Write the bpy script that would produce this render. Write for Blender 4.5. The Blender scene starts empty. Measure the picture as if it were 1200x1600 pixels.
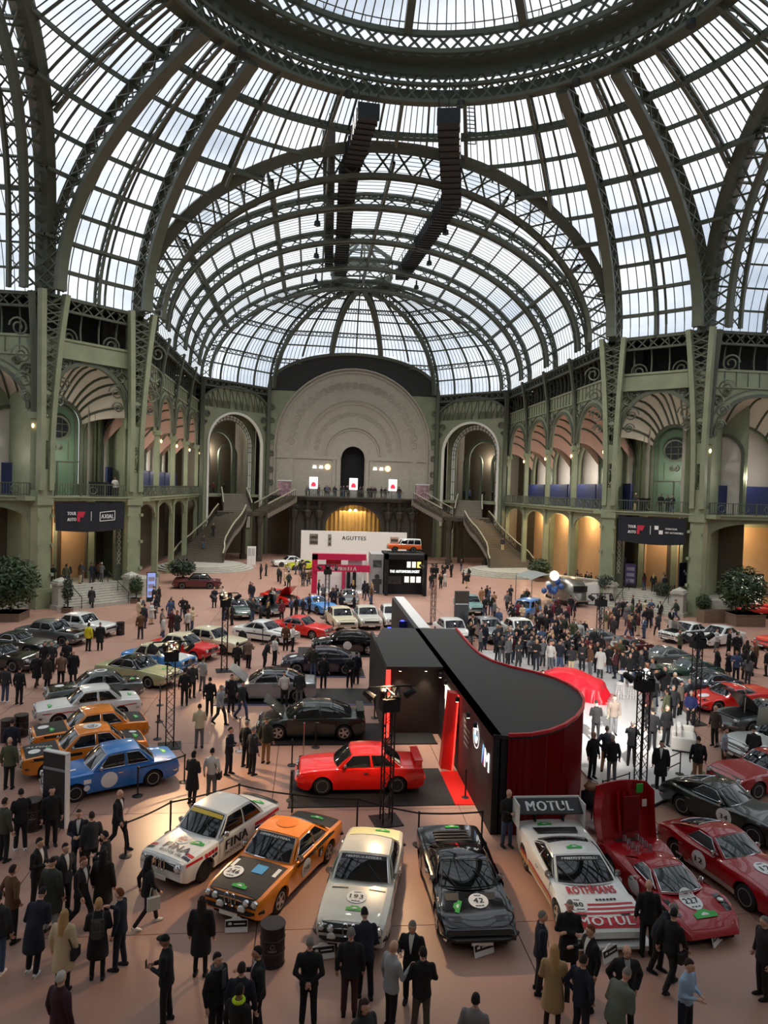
import bpy, bmesh, math, random
from math import sin, cos, pi, sqrt, radians, atan2, hypot
from mathutils import Vector, Matrix
from mathutils.bvhtree import BVHTree
random.seed(7)
SC = bpy.context.scene
COL = SC.collection
# ---------------------------------------------------------------- camera
F, ROLL, PITCH, PSI, CAMH, CAMX = 1108.0, .03, -.032, .1048, 10.5, -6.516
cd = bpy.data.cameras.new('camera')
cam = bpy.data.objects.new('camera', cd)
COL.objects.link(cam)
cd.sensor_fit = 'HORIZONTAL'; cd.sensor_width = 36.0; cd.lens = 36.0 * F / 1200.0
cd.clip_start = .1; cd.clip_end = 600
_fw = Vector((sin(PSI) * cos(PITCH), cos(PSI) * cos(PITCH), sin(PITCH)))
_rt = Vector((cos(PSI), -sin(PSI), 0))
_up = _rt.cross(_fw)
_r2 = _rt * cos(ROLL) + _up * sin(ROLL)
_u2 = -_rt * sin(ROLL) + _up * cos(ROLL)
m3 = Matrix((_r2, _u2, -_fw)).transposed().to_4x4()
m3.translation = Vector((CAMX, 0, CAMH))
cam.matrix_world = m3
SC.camera = cam
# ---------------------------------------------------------------- view
SC.view_settings.view_transform = 'Standard'
SC.view_settings.look = 'None'
SC.view_settings.exposure = EXPOSURE = 0.9
SC.view_settings.gamma = 1.0
SC.view_settings.use_curve_mapping = False
SC.cycles.use_denoising = True
SC.cycles.max_bounces = 6
SC.cycles.diffuse_bounces = 3
SC.cycles.glossy_bounces = 3
SC.cycles.transmission_bounces = 2
SC.cycles.transparent_max_bounces = 12
SC.cycles.caustics_reflective = False
SC.cycles.caustics_refractive = False
SC.cycles.sample_clamp_indirect = 4.0
# ---------------------------------------------------------------- sky (bright overcast)
wd = bpy.data.worlds.new('overcast_sky'); SC.world = wd; wd.use_nodes = True
nt = wd.node_tree; nt.nodes.clear()
o_ = nt.nodes.new('ShaderNodeOutputWorld'); b_ = nt.nodes.new('ShaderNodeBackground')
tc = nt.nodes.new('ShaderNodeTexCoord'); ns = nt.nodes.new('ShaderNodeTexNoise'); cr = nt.nodes.new('ShaderNodeValToRGB')
mp = nt.nodes.new('ShaderNodeMapping'); mp.inputs['Scale'].default_value = (1, 1, 2.2)
ns.inputs['Scale'].default_value = 2.6; ns.inputs['Detail'].default_value = 5; ns.inputs['Roughness'].default_value = .55
cr.color_ramp.elements[0].position = .34; cr.color_ramp.elements[0].color = (.36, .41, .49, 1)
cr.color_ramp.elements[1].position = .62; cr.color_ramp.elements[1].color = (.86, .88, .91, 1)
nt.links.new(tc.outputs['Generated'], mp.inputs[0]); nt.links.new(mp.outputs[0], ns.inputs['Vector'])
nt.links.new(ns.outputs[0], cr.inputs[0]); nt.links.new(cr.outputs[0], b_.inputs[0]); nt.links.new(b_.outputs[0], o_.inputs[0])
b_.inputs[1].default_value = SKY = 1.0
# ---------------------------------------------------------------- pixel <-> place helpers (ground positions read off the photograph)
def ray(px, py):
 x = px - 600.0; y = py - 800.0
 c, s = cos(ROLL), sin(ROLL)
 x, y = x * c + y * s, -x * s + y * c
 d = F * cos(PITCH) + y * sin(PITCH); Z = F * sin(PITCH) - y * cos(PITCH)
 return (x * cos(PSI) + d * sin(PSI), -x * sin(PSI) + d * cos(PSI), Z)
def G(px, py, z=0.0):
 u, v, Z = ray(px, py); t = (z - CAMH) / Z
 return Vector((CAMX + u * t, v * t, z))
def at(px, py, dist):
 u, v, Z = ray(px, py); t = dist / v
 return Vector((CAMX + u * t, dist, CAMH + Z * t))
def proj(p):
 u = p[0] - CAMX; v = p[1]
 X = u * cos(PSI) - v * sin(PSI); d = u * sin(PSI) + v * cos(PSI); Z = p[2] - CAMH
 d2 = d * cos(PITCH) + Z * sin(PITCH); Z2 = -d * sin(PITCH) + Z * cos(PITCH)
 if d2 < .1: return (-9999, -9999)
 a = F * X / d2; b = -F * Z2 / d2
 return (600 + a * cos(ROLL) - b * sin(ROLL), 800 + a * sin(ROLL) + b * cos(ROLL))
# ---------------------------------------------------------------- materials
def lin(c):
 c = c / 255.0
 return c / 12.92 if c <= .04045 else ((c + .055) / 1.055) ** 2.4
def rgb(r, g, b): return (lin(r), lin(g), lin(b), 1)
MATS = {}
def mat(name, col, rough=.5, metal=0., noise=0., nscale=8., coat=0., emit=0., ecol=None, spec=None, bump=0., bscale=40., trans=0.):
 if name in MATS: return MATS[name]
 m = bpy.data.materials.new(name); m.use_nodes = True
 t = m.node_tree; p = t.nodes['Principled BSDF']
 c = rgb(*col)
 p.inputs['Base Color'].default_value = c
 p.inputs['Roughness'].default_value = rough; p.inputs['Metallic'].default_value = metal
 if coat: p.inputs['Coat Weight'].default_value = coat; p.inputs['Coat Roughness'].default_value = .04
 if spec is not None: p.inputs['Specular IOR Level'].default_value = spec
 if trans: p.inputs['Transmission Weight'].default_value = trans
 if emit:
  p.inputs['Emission Color'].default_value = rgb(*(ecol or col)); p.inputs['Emission Strength'].default_value = emit
 if noise or bump:
  tc = t.nodes.new('ShaderNodeTexCoord'); n = t.nodes.new('ShaderNodeTexNoise')
  n.inputs['Scale'].default_value = nscale; n.inputs['Detail'].default_value = 4
  t.links.new(tc.outputs['Object'], n.inputs['Vector'])
  if noise:
   r = t.nodes.new('ShaderNodeValToRGB')
   r.color_ramp.elements[0].position = .3; r.color_ramp.elements[1].position = .7
   r.color_ramp.elements[0].color = tuple(x * (1 - noise) for x in c[:3]) + (1,)
   r.color_ramp.elements[1].color = tuple(min(1, x * (1 + noise)) for x in c[:3]) + (1,)
   t.links.new(n.outputs[0], r.inputs[0]); t.links.new(r.outputs[0], p.inputs['Base Color'])
  if bump:
   n2 = t.nodes.new('ShaderNodeTexNoise'); n2.inputs['Scale'].default_value = bscale
   t.links.new(tc.outputs['Object'], n2.inputs['Vector'])
   bm = t.nodes.new('ShaderNodeBump'); bm.inputs['Strength'].default_value = bump; bm.inputs['Distance'].default_value = .02
   t.links.new(n2.outputs[0], bm.inputs['Height']); t.links.new(bm.outputs[0], p.inputs['Normal'])
 MATS[name] = m
 return m
def emis(name, col, s):
 if name in MATS: return MATS[name]
 m = bpy.data.materials.new(name); m.use_nodes = True; t = m.node_tree; t.nodes.clear()
 o = t.nodes.new('ShaderNodeOutputMaterial'); e = t.nodes.new('ShaderNodeEmission')
 e.inputs[0].default_value = rgb(*col); e.inputs[1].default_value = s
 t.links.new(e.outputs[0], o.inputs[0]); MATS[name] = m
 return m
def glass_mat():
 m = bpy.data.materials.new('roof_glass'); m.use_nodes = True; t = m.node_tree; t.nodes.clear()
 o = t.nodes.new('ShaderNodeOutputMaterial'); a = t.nodes.new('ShaderNodeBsdfTransparent'); g = t.nodes.new('ShaderNodeBsdfGlossy')
 d = t.nodes.new('ShaderNodeBsdfDiffuse'); d.inputs[0].default_value = (.5, .53, .55, 1)
 a.inputs[0].default_value = (.90, .925, .93, 1); g.inputs['Roughness'].default_value = .12
 x = t.nodes.new('ShaderNodeMixShader'); x.inputs[0].default_value = .05
 y = t.nodes.new('ShaderNodeMixShader'); y.inputs[0].default_value = .06
 t.links.new(a.outputs[0], x.inputs[1]); t.links.new(g.outputs[0], x.inputs[2])
 t.links.new(x.outputs[0], y.inputs[1]); t.links.new(d.outputs[0], y.inputs[2])
 t.links.new(y.outputs[0], o.inputs[0]); MATS['roof_glass'] = m
 return m
ROOFGLASS = glass_mat()
IRON = mat('green_iron_shaded', (86, 92, 77), .5, 0, .10, 1.5)  # the one iron paint, darkened: backlit shade is put into the colour
IRON_LIT = mat('green_iron_lit', (134, 142, 114), .55, 0, .12, .8)  # same iron paint, lightened: interior light is put into the colour
STEEL_D = mat('dark_gantry_steel', (44, 46, 45), .6, .2)
BLACK = mat('black_paint', (18, 18, 19), .55)
BLACKM = mat('black_cloth', (15, 15, 17), .85)
WHITE = mat('white_board', (225, 225, 222), .5)
STONE = mat('pale_stone', (168, 166, 156), .7, 0, .15, 3)
CREAM = mat('cream_plaster', (176, 170, 155), .8, 0, .08, 2.0, bump=.25, bscale=3)
CHROME = mat('chrome', (200, 200, 202), .15, 1)
RUBBER = mat('tyre_rubber', (20, 20, 20), .75)
# ---------------------------------------------------------------- mesh builder
class MB:
 def __init__(s): s.v = []; s.f = []; s.m = []
 def add(s, vs, fs, mi=0):
  b = len(s.v); s.v.extend(vs)
  for f in fs: s.f.append([i + b for i in f]); s.m.append(mi)
  return s
 def box(s, c, size, rz=0, mi=0, M=None):
  x, y, z = (d / 2 for d in size); vs = []
  cs, sn = cos(rz), sin(rz)
  for k in range(8):
   a = (x if k & 1 else -x); b = (y if k & 2 else -y); d = (z if k & 4 else -z)
   p = Vector((c[0] + a * cs - b * sn, c[1] + a * sn + b * cs, c[2] + d))
   vs.append(M @ p if M else p)
  return s.add(vs, [(0, 2, 3, 1), (4, 5, 7, 6), (0, 1, 5, 4), (2, 6, 7, 3), (0, 4, 6, 2), (1, 3, 7, 5)], mi)
 def b2(s, x0, x1, y0, y1, z0, z1, mi=0):
  return s.box(((x0 + x1) / 2, (y0 + y1) / 2, (z0 + z1) / 2), (x1 - x0, y1 - y0, z1 - z0), 0, mi)
 def bar(s, p, q, w, h=None, up=None, mi=0, caps=False):
  p = Vector(p); q = Vector(q); h = h or w
  d = (q - p)
  if d.length < 1e-6: return s
  d.normalize()
  u = Vector(up) if up else Vector((0, 0, 1))
  if abs(d.dot(u)) > .97: u = Vector((1, 0, 0)) if abs(d.x) < .9 else Vector((0, 1, 0))
  a = d.cross(u); a.normalize(); b = a.cross(d)
  a = a * (w / 2); b = b * (h / 2)
  vs = [p - a - b, p + a - b, p + a + b, p - a + b, q - a - b, q + a - b, q + a + b, q - a + b]
  fs = [(0, 1, 5, 4), (1, 2, 6, 5), (2, 3, 7, 6), (3, 0, 4, 7)]
  if caps: fs += [(3, 2, 1, 0), (4, 5, 6, 7)]
  return s.add(vs, fs, mi)
 def beam(s, pts, w, h, ups, mi=0, closed=False):
  n = len(pts); vs = []
  for i in range(n):
   p = Vector(pts[i])
   a0 = Vector(pts[(i - 1) % n] if (closed or i > 0) else pts[0]); a1 = Vector(pts[(i + 1) % n] if (closed or i < n - 1) else pts[-1])
   d = (a1 - a0).normalized()
   u = Vector(ups[i] if isinstance(ups, list) else ups)
   a = d.cross(u)
   if a.length < 1e-5: a = Vector((1, 0, 0))
   a.normalize(); b = a.cross(d)
   ww = w[i] if isinstance(w, list) else w; hh = h[i] if isinstance(h, list) else h
   a = a * (ww / 2); b = b * (hh / 2)
   vs += [p - a - b, p + a - b, p + a + b, p - a + b]
  fs = []
  for i in range(n if closed else n - 1):
   j = (i + 1) % n
   for k in range(4):
    l = (k + 1) % 4
    fs.append((i * 4 + k, i * 4 + l, j * 4 + l, j * 4 + k))
  if not closed: fs += [(3, 2, 1, 0), tuple((n - 1) * 4 + k for k in range(4))]
  return s.add(vs, fs, mi)
 def tube(s, pts, r, n=6, mi=0, caps=True, closed=False):
  vs = []; N = len(pts); ref = None
  for i in range(N):
   p = Vector(pts[i])
   a0 = Vector(pts[(i - 1) % N] if (closed or i > 0) else pts[0]); a1 = Vector(pts[(i + 1) % N] if (closed or i < N - 1) else pts[-1])
   d = (a1 - a0).normalized()
   if ref is None or abs(ref.dot(d)) > .98: ref = Vector((0, 0, 1)) if abs(d.z) < .9 else Vector((1, 0, 0))
   a = d.cross(ref).normalized(); b = a.cross(d)
   ref = b
   rr = r[i] if isinstance(r, (list, tuple)) else r
   for k in range(n):
    t = 2 * pi * k / n
    vs.append(p + a * (cos(t) * rr) + b * (sin(t) * rr))
  fs = []
  for i in range(N if closed else N - 1):
   j = (i + 1) % N
   for k in range(n): fs.append((i * n + k, i * n + (k + 1) % n, j * n + (k + 1) % n, j * n + k))
  if caps and not closed:
   fs.append(tuple(range(n - 1, -1, -1))); fs.append(tuple((N - 1) * n + k for k in range(n)))
  return s.add(vs, fs, mi)
 def lathe(s, prof, c=(0, 0, 0), n=16, axis='z', mi=0, M=None):
  vs = []
  for r, h in prof:
   for k in range(n):
    t = 2 * pi * k / n; a, b = r * cos(t), r * sin(t)
    p = Vector((a, b, h)) if axis == 'z' else (Vector((a, h, b)) if axis == 'y' else Vector((h, a, b)))
    p = p + Vector(c); vs.append(M @ p if M else p)
  fs = []
  for i in range(len(prof) - 1):
   for k in range(n): fs.append((i * n + k, i * n + (k + 1) % n, (i + 1) * n + (k + 1) % n, (i + 1) * n + k))
  fs.append(tuple(range(n - 1, -1, -1))); fs.append(tuple((len(prof) - 1) * n + k for k in range(n)))
  return s.add(vs, fs, mi)
 def quad(s, a, b, c, d, mi=0): return s.add([Vector(a), Vector(b), Vector(c), Vector(d)], [(0, 1, 2, 3)], mi)
 def grid(s, P, mi=0, closed=False):
  n = len(P); m = len(P[0]); vs = [Vector(p) for row in P for p in row]; fs = []
  for i in range(n - 1):
   for j in range(m if closed else m - 1):
    k = (j + 1) % m
    fs.append((i * m + j, i * m + k, (i + 1) * m + k, (i + 1) * m + j))
  return s.add(vs, fs, mi)
 def prism(s, poly, z0, z1, mi=0):
  n = len(poly)
  vs = [Vector((p[0], p[1], z0)) for p in poly] + [Vector((p[0], p[1], z1)) for p in poly]
  fs = [tuple(range(n - 1, -1, -1)), tuple(range(n, 2 * n))] + [(i, (i + 1) % n, n + (i + 1) % n, n + i) for i in range(n)]
  return s.add(vs, fs, mi)
 def lattice(s, A, B, w, mi=0, single=False, every=1):
  up = None
  for i in range(0, len(A) - every, every):
   s.bar(A[i], B[i + every], w, w, mi=mi)
   if not single: s.bar(B[i], A[i + every], w, w, mi=mi)
   if single: s.bar(B[i + every], A[i + every], w, w, mi=mi)
  return s
 def mesh(s, name, mats, smooth=False):
  me = bpy.data.meshes.new(name)
  me.from_pydata([tuple(v) for v in s.v], [], s.f)
  for m in (mats if isinstance(mats, (list, tuple)) else [mats]): me.materials.append(m)
  if any(s.m): me.polygons.foreach_set('material_index', s.m)
  if smooth: me.polygons.foreach_set('use_smooth', [True] * len(s.f))
  me.update()
  return me
 def build(s, name, mats, parent=None, smooth=False, **kw):
  return link(name, s.mesh(name, mats, smooth), parent, **kw)
def link(name, me, parent=None, loc=None, rz=None, **kw):
 o = bpy.data.objects.new(name, me); COL.objects.link(o)
 if parent is not None: o.parent = parent
 if loc is not None: o.location = loc
 if rz is not None: o.rotation_euler = (0, 0, rz)
 for k, v in kw.items(): o[k] = v
 return o
def tag(o, label=None, cat=None, group=None, kind=None):
 if label: o['label'] = label
 if cat: o['category'] = cat
 if group: o['group'] = group
 if kind: o['kind'] = kind
 return o
def thing(name, label, cat, loc=(0, 0, 0), rz=0, group=None, kind=None):
 o = bpy.data.objects.new(name, None); COL.objects.link(o); o.empty_display_size = .1
 o.location = loc; o.rotation_euler = (0, 0, rz)
 return tag(o, label, cat, group, kind)
def struct(name, label=None):
 o = bpy.data.objects.new(name, None); COL.objects.link(o); o['kind'] = 'structure'
 if label: o['label'] = label
 return o
def copy_tree(o, parent=None):
 c = o.copy(); COL.objects.link(c); c.parent = parent
 for ch in list(o.children): copy_tree(ch, c)
 return c
def smooth_by_angle(me, ang=40):
 me.polygons.foreach_set('use_smooth', [True] * len(me.polygons))
 bm = bmesh.new(); bm.from_mesh(me)
 for e in bm.edges:
  if len(e.link_faces) == 2 and e.calc_face_angle(0) > radians(ang): e.smooth = False
 bm.to_mesh(me); bm.free()
WORK = bpy.data.scenes.new('workbench')   # scratch scene for evaluating text and modifiers; removed at the end
def bake(o):
 WORK.collection.objects.link(o); vl = WORK.view_layers[0]; vl.update(); dg = vl.depsgraph
 me = bpy.data.meshes.new_from_object(o.evaluated_get(dg)); WORK.collection.objects.unlink(o)
 return me
# lettering -> flat mesh polygons, centred, width/height set
_TXT = {}
def text_mesh(body, height, width=None, depth=0.0, spacing=1.12, shear=0):
 cu = bpy.data.curves.new('lettering', 'FONT'); cu.body = body; cu.size = 1; cu.align_x = 'CENTER'; cu.align_y = 'CENTER'
 cu.space_character = spacing; cu.extrude = depth; cu.resolution_u = 2; cu.shear = shear
 o = bpy.data.objects.new('lettering', cu); me = bake(o)
 bpy.data.objects.remove(o); bpy.data.curves.remove(cu)
 xs = [v.co.x for v in me.vertices]; ys = [v.co.y for v in me.vertices]
 if not xs: return me
 x0, x1, y0, y1 = min(xs), max(xs), min(ys), max(ys)
 sy = height / max(1e-6, y1 - y0); sx = (width / (x1 - x0)) if width else sy
 for v in me.vertices: v.co.x = (v.co.x - (x0 + x1) / 2) * sx; v.co.y = (v.co.y - (y0 + y1) / 2) * sy
 me.materials.clear()
 bm = bmesh.new(); dx = .045 * height   # a second, slightly shifted copy thickens the strokes
 for s_ in (-1, 1):
  n0 = len(bm.verts); bm.from_mesh(me); bm.verts.ensure_lookup_table()
  for v in bm.verts[n0:]: v.co.x += s_ * dx
 bm.to_mesh(me); bm.free()
 return me
def put_text(name, body, height, width, M, material, parent, bold=.0, **kw):
 me = text_mesh(body, height, width, **kw)
 me.materials.append(material); me.transform(M)
 return link(name, me, parent)
def frame(o, x, up):
 x = Vector(x).normalized(); up = Vector(up); n = x.cross(up).normalized(); up = n.cross(x)
 M = Matrix((x, up, n)).transposed().to_4x4(); M.translation = Vector(o)
 return M
# ================================================================ CEILING: dome, barrels, apse
CY, ZS = 38.2, 25.4
DA, DB = 35.8, 19.6          # dome plan radius and rise
BW, BR = 22.0, 14.5          # barrel half width and rise
P1 = (28.2, 60.17); P2 = (22.46, 66.06)
YB, YE, XE = 101.8, 110.7, 13.2
def dome(th, ph, dr=0.):
 r = (DA + dr) * cos(ph)
 return Vector((r * sin(th), CY + r * cos(th), ZS + (DB + dr) * sin(ph)))
def bz(t):
 return ZS + BR * sqrt(max(0, 1 - (t / BW) ** 2)) if abs(t) < BW else -1
def in_barrel(p, tol=0.):
 return p.z < bz(p.x) - tol or p.z < bz(p.y - CY) - tol
D2 = pi / 180
FILL_FLOOD = 5200
LV = [i * 6.38 * D2 for i in range(9)] + [57.9 * D2]
ceil_dome = struct('ceiling', 'glass and green iron dome over the crossing')
# panes and glazing bars
STEP = 1.32 * D2
bars = MB(); panes = []; thin = MB(); NTH = int(round(2 * pi / STEP)); STEP = 2 * pi / NTH
for k in range(NTH):
 th = k * STEP
 mid = (k % 5 == 0)
 for i in range(9):
  a, b = LV[i], LV[i + 1]; h = (a + b) / 2
  far = abs((th + pi) % (2 * pi) - pi) < 105 * D2
  for (s0, s1) in ((a, h), (h, b)):
   if not in_barrel(dome(th, (s0 + s1) / 2), .0):
    w = .15 if mid else .06
    bars.bar(dome(th, s0, -.05), dome(th, s1, -.05), w, w * 1.2, up=dome(th, h) - Vector((0, CY, ZS)))
  if True:
   q = [dome(th, a), dome(th + STEP, a), dome(th + STEP, b), dome(th, b)]
   ins = [in_barrel(p) for p in q]
   if all(ins): continue
   c = (q[0] + q[2]) / 2
   panes.append((q, c, any(ins), i))
def visible_area(q):
 pts = [proj(p) for p in q]
 cx = sum(p[0] for p in pts) / 4; cy = sum(p[1] for p in pts) / 4
 if not (10 < cx < 1190 and 5 < cy < 1590): return 0
 return abs(sum(pts[i][0] * pts[(i + 1) % 4][1] - pts[(i + 1) % 4][0] * pts[i][1] for i in range(4))) / 2
panes.sort(key=lambda t: -visible_area(t[0]) if not t[2] else 0)
rest = MB()
for n, (q, c, cut, i) in enumerate(panes):
 if n < 300:
  m = MB(); m.quad(*[c + (p - c) * .985 for p in q]); m.build('pane', ROOFGLASS, ceil_dome)
 else: rest.quad(*q)
rest.build('pane_field', ROOFGLASS, ceil_dome, kind='stuff')
bars.build('glazing_bars', IRON, ceil_dome, kind='stuff')
# purlins (horizontal hoops); every other one is a lattice girder
for i in range(0, 9):
 ph = LV[i]; truss = i in (2, 4, 6, 8)
 m = MB(); n = 120; any_ = False
 for k in range(n):
  t0, t1 = 2 * pi * k / n, 2 * pi * (k + 1) / n
  if i and in_barrel(dome((t0 + t1) / 2, ph), .1): continue
  if i == 0 and (abs(dome((t0 + t1) / 2, 0).x) < BW or abs(dome((t0 + t1) / 2, 0).y - CY) < BW): continue
  any_ = True
  m.bar(dome(t0, ph, -.1), dome(t1, ph, -.1), .14, .34, up=(0, 0, 1))
  if truss:
   A0, A1 = dome(t0, ph, -.9), dome(t1, ph, -.9); dz = Vector((0, 0, -.0))
   m.bar(A0, A1, .22, .22)
   B0, B1 = dome(t0, ph, -.1), dome(t1, ph, -.1)
   mA, mB = (A0 + A1) / 2, (B0 + B1) / 2
   for (p, q) in ((A0, mB), (B0, mA), (mA, B1), (mB, A1)): m.bar(p, q, .09)
 if any_: m.build('purlin', IRON, ceil_dome)
# main ribs from the eight piers to the ring
def rib(mb, fn, n, depth, w_in, w_out, lat=True, wl=.11, flange=.28):
 A = [fn(i / n, 0) for i in range(n + 1)]; B = [fn(i / n, depth) for i in range(n + 1)]
 ups = [(A[i] - B[i]).normalized() for i in range(n + 1)]
 mb.beam(A, w_out, .22, ups)
 mb.beam(B, w_in, flange, ups)
 if lat: mb.lattice(A, B, wl)
angs = []
for sx in (1, -1):
 for (px_, py_) in (P1, P2):
  t = atan2(px_, py_ - CY); angs += [sx * t, sx * (pi - t)]
for th in angs:
 m = MB(); u = Vector((cos(th), -sin(th), 0))
 for off in (-.0,):
  rib(m, lambda t, d: dome(th, t * LV[9], -d * (1.15 - .25 * t)), 22, 1.9, .85, .55, wl=.1, flange=.5)
 for off in (-.42, .42):
  A = [dome(th, t / 18 * LV[9], -.1) + u * off for t in range(19)]
  B = [dome(th, t / 18 * LV[9], -1.7 * (1.15 - .25 * t / 18)) + u * off for t in range(19)]
  m.lattice(A, B, .08)
 m.build('rib', IRON, ceil_dome)
# secondary ribs over the arches
for k in range(24):
 th = k * 15 * D2
 if min(abs((th - a + pi) % (2 * pi) - pi) for a in angs) < 6 * D2: continue
 m = MB(); n = 20; pts = []
 for i in range(n + 1):
  ph = LV[9] * i / n
  if not in_barrel(dome(th, ph), 0): pts.append(ph)
 if len(pts) < 3: continue
 A = [dome(th, p, -.1) for p in pts]; B = [dome(th, p, -.8) for p in pts]
 ups = [(A[i] - B[i]).normalized() for i in range(len(A))]
 m.beam(A, .2, .2, ups); m.beam(B, .24, .16, ups); m.lattice(A, B, .08, single=True)
 m.build('rib', IRON, ceil_dome)
# crown ring, walkway and the upper dome
def circ(r, z, n=96): return [Vector((r * sin(2 * pi * k / n), CY + r * cos(2 * pi * k / n), z)) for k in range(n)]
Zup = Vector((0, 0, 1)); RR = 19.0
m = MB(); m.beam(circ(RR + .2, 41.9), 1.0, .8, Zup, closed=True); m.beam(circ(RR, 43.7), .7, .5, Zup, closed=True)
m.build('crown_ring', IRON, ceil_dome)
m = MB(); A = circ(RR + .1, 42.1); B = circ(RR, 43.6); m.lattice(A + A[:1], B + B[:1], .16)
A = circ(RR - 1.2, 40.9); B = circ(RR - 1.0, 42.3); m.lattice(A + A[:1], B + B[:1], .12)
m.beam(A, .3, .25, Zup, closed=True); m.beam(B, .3, .25, Zup, closed=True)
m.build('ring_lattice', IRON, ceil_dome)
m = MB(); m.beam(circ(18.1, 44.15), 1.3, .3, Zup, closed=True); m.beam(circ(16.9, 44.2), .3, .35, Zup, closed=True); m.beam(circ(16.9, 45.5), .35, .4, Zup, closed=True); A = circ(16.9, 44.3); B = circ(16.9, 45.4); m.lattice(A + A[:1], B + B[:1], .15); A = circ(17.5, 44.1); B = circ(16.9, 44.2); m.lattice(A + A[:1], B + B[:1], .15)
m.build('ring_walkway', IRON, ceil_dome)
m = MB(); m.tube(circ(16.9, 46.3), .05, 4, closed=True)
for p in circ(16.9, 45.4, 64): m.bar(p, p + Vector((0, 0, .9)), .05)
m.build('ring_railing', STEEL_D, ceil_dome)
for k in range(6):   # added fill floods under the crown ring, brightening the floor
 t = (k - 2.5) * .5; p = Vector((17.6 * sin(t), CY + 17.6 * cos(t), 40.6)); m = MB(); m.lathe([(.1, .3), (.28, .2), (.34, -.2), (.3, -.22)], tuple(p), 12); m.build('added_floodlight', STEEL_D, ceil_dome)
 ld = bpy.data.lights.new('ring_fill_light', 'SPOT'); ld.energy = FILL_FLOOD; ld.spot_size = radians(110); ld.spot_blend = .8; ld.color = (1, .95, .88); ld.shadow_soft_size = .6
 lo = bpy.data.objects.new('ring_fill_light', ld); COL.objects.link(lo); lo.location = p - Vector((0, 0, .3)); lo.rotation_euler = (Vector((p.x * .9, 60, 0)) - p).to_track_quat('-Z', 'Y').to_euler()
def cap(th, t):
 r = 16.9 * (1 - t); return Vector((r * sin(th), CY + r * cos(th), 45.6 + 5.2 * (1 - (1 - t) ** 2)))
m = MB(); ms = MB(); mp_ = MB(); NC = 144; TL = [0, .16, .32, .5, .7, .95]
for k in range(NC):
 th = 2 * pi * k / NC; big = k % 12 == 0
 for i in range(len(TL) - 1):
  (m if big else ms).bar(cap(th, TL[i]), cap(th, TL[i + 1]), .6 if big else .08, .7 if big else .1)
  mp_.quad(cap(th, TL[i]), cap(th + 2 * pi / NC, TL[i]), cap(th + 2 * pi / NC, TL[i + 1]), cap(th, TL[i + 1]))
for t in TL[1:]:
 ms.beam([cap(2 * pi * k / 72, t) for k in range(72)], .16, .2, Zup, closed=True)
m.build('cap_ribs', IRON, ceil_dome); ms.build('cap_glazing_bars', IRON, ceil_dome, kind='stuff'); mp_.build('cap_pane_field', ROOFGLASS, ceil_dome, kind='stuff')
# ---- groin arch curve between dome and a barrel (local: t across, returns across, along-from-centre, z)
def groin(t, dz=0.):
 z = bz(t) if abs(t) < BW else ZS
 r = DA * sqrt(max(0, 1 - ((z - ZS) / DB) ** 2))
 return sqrt(max(0, r * r - t * t)), z
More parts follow.
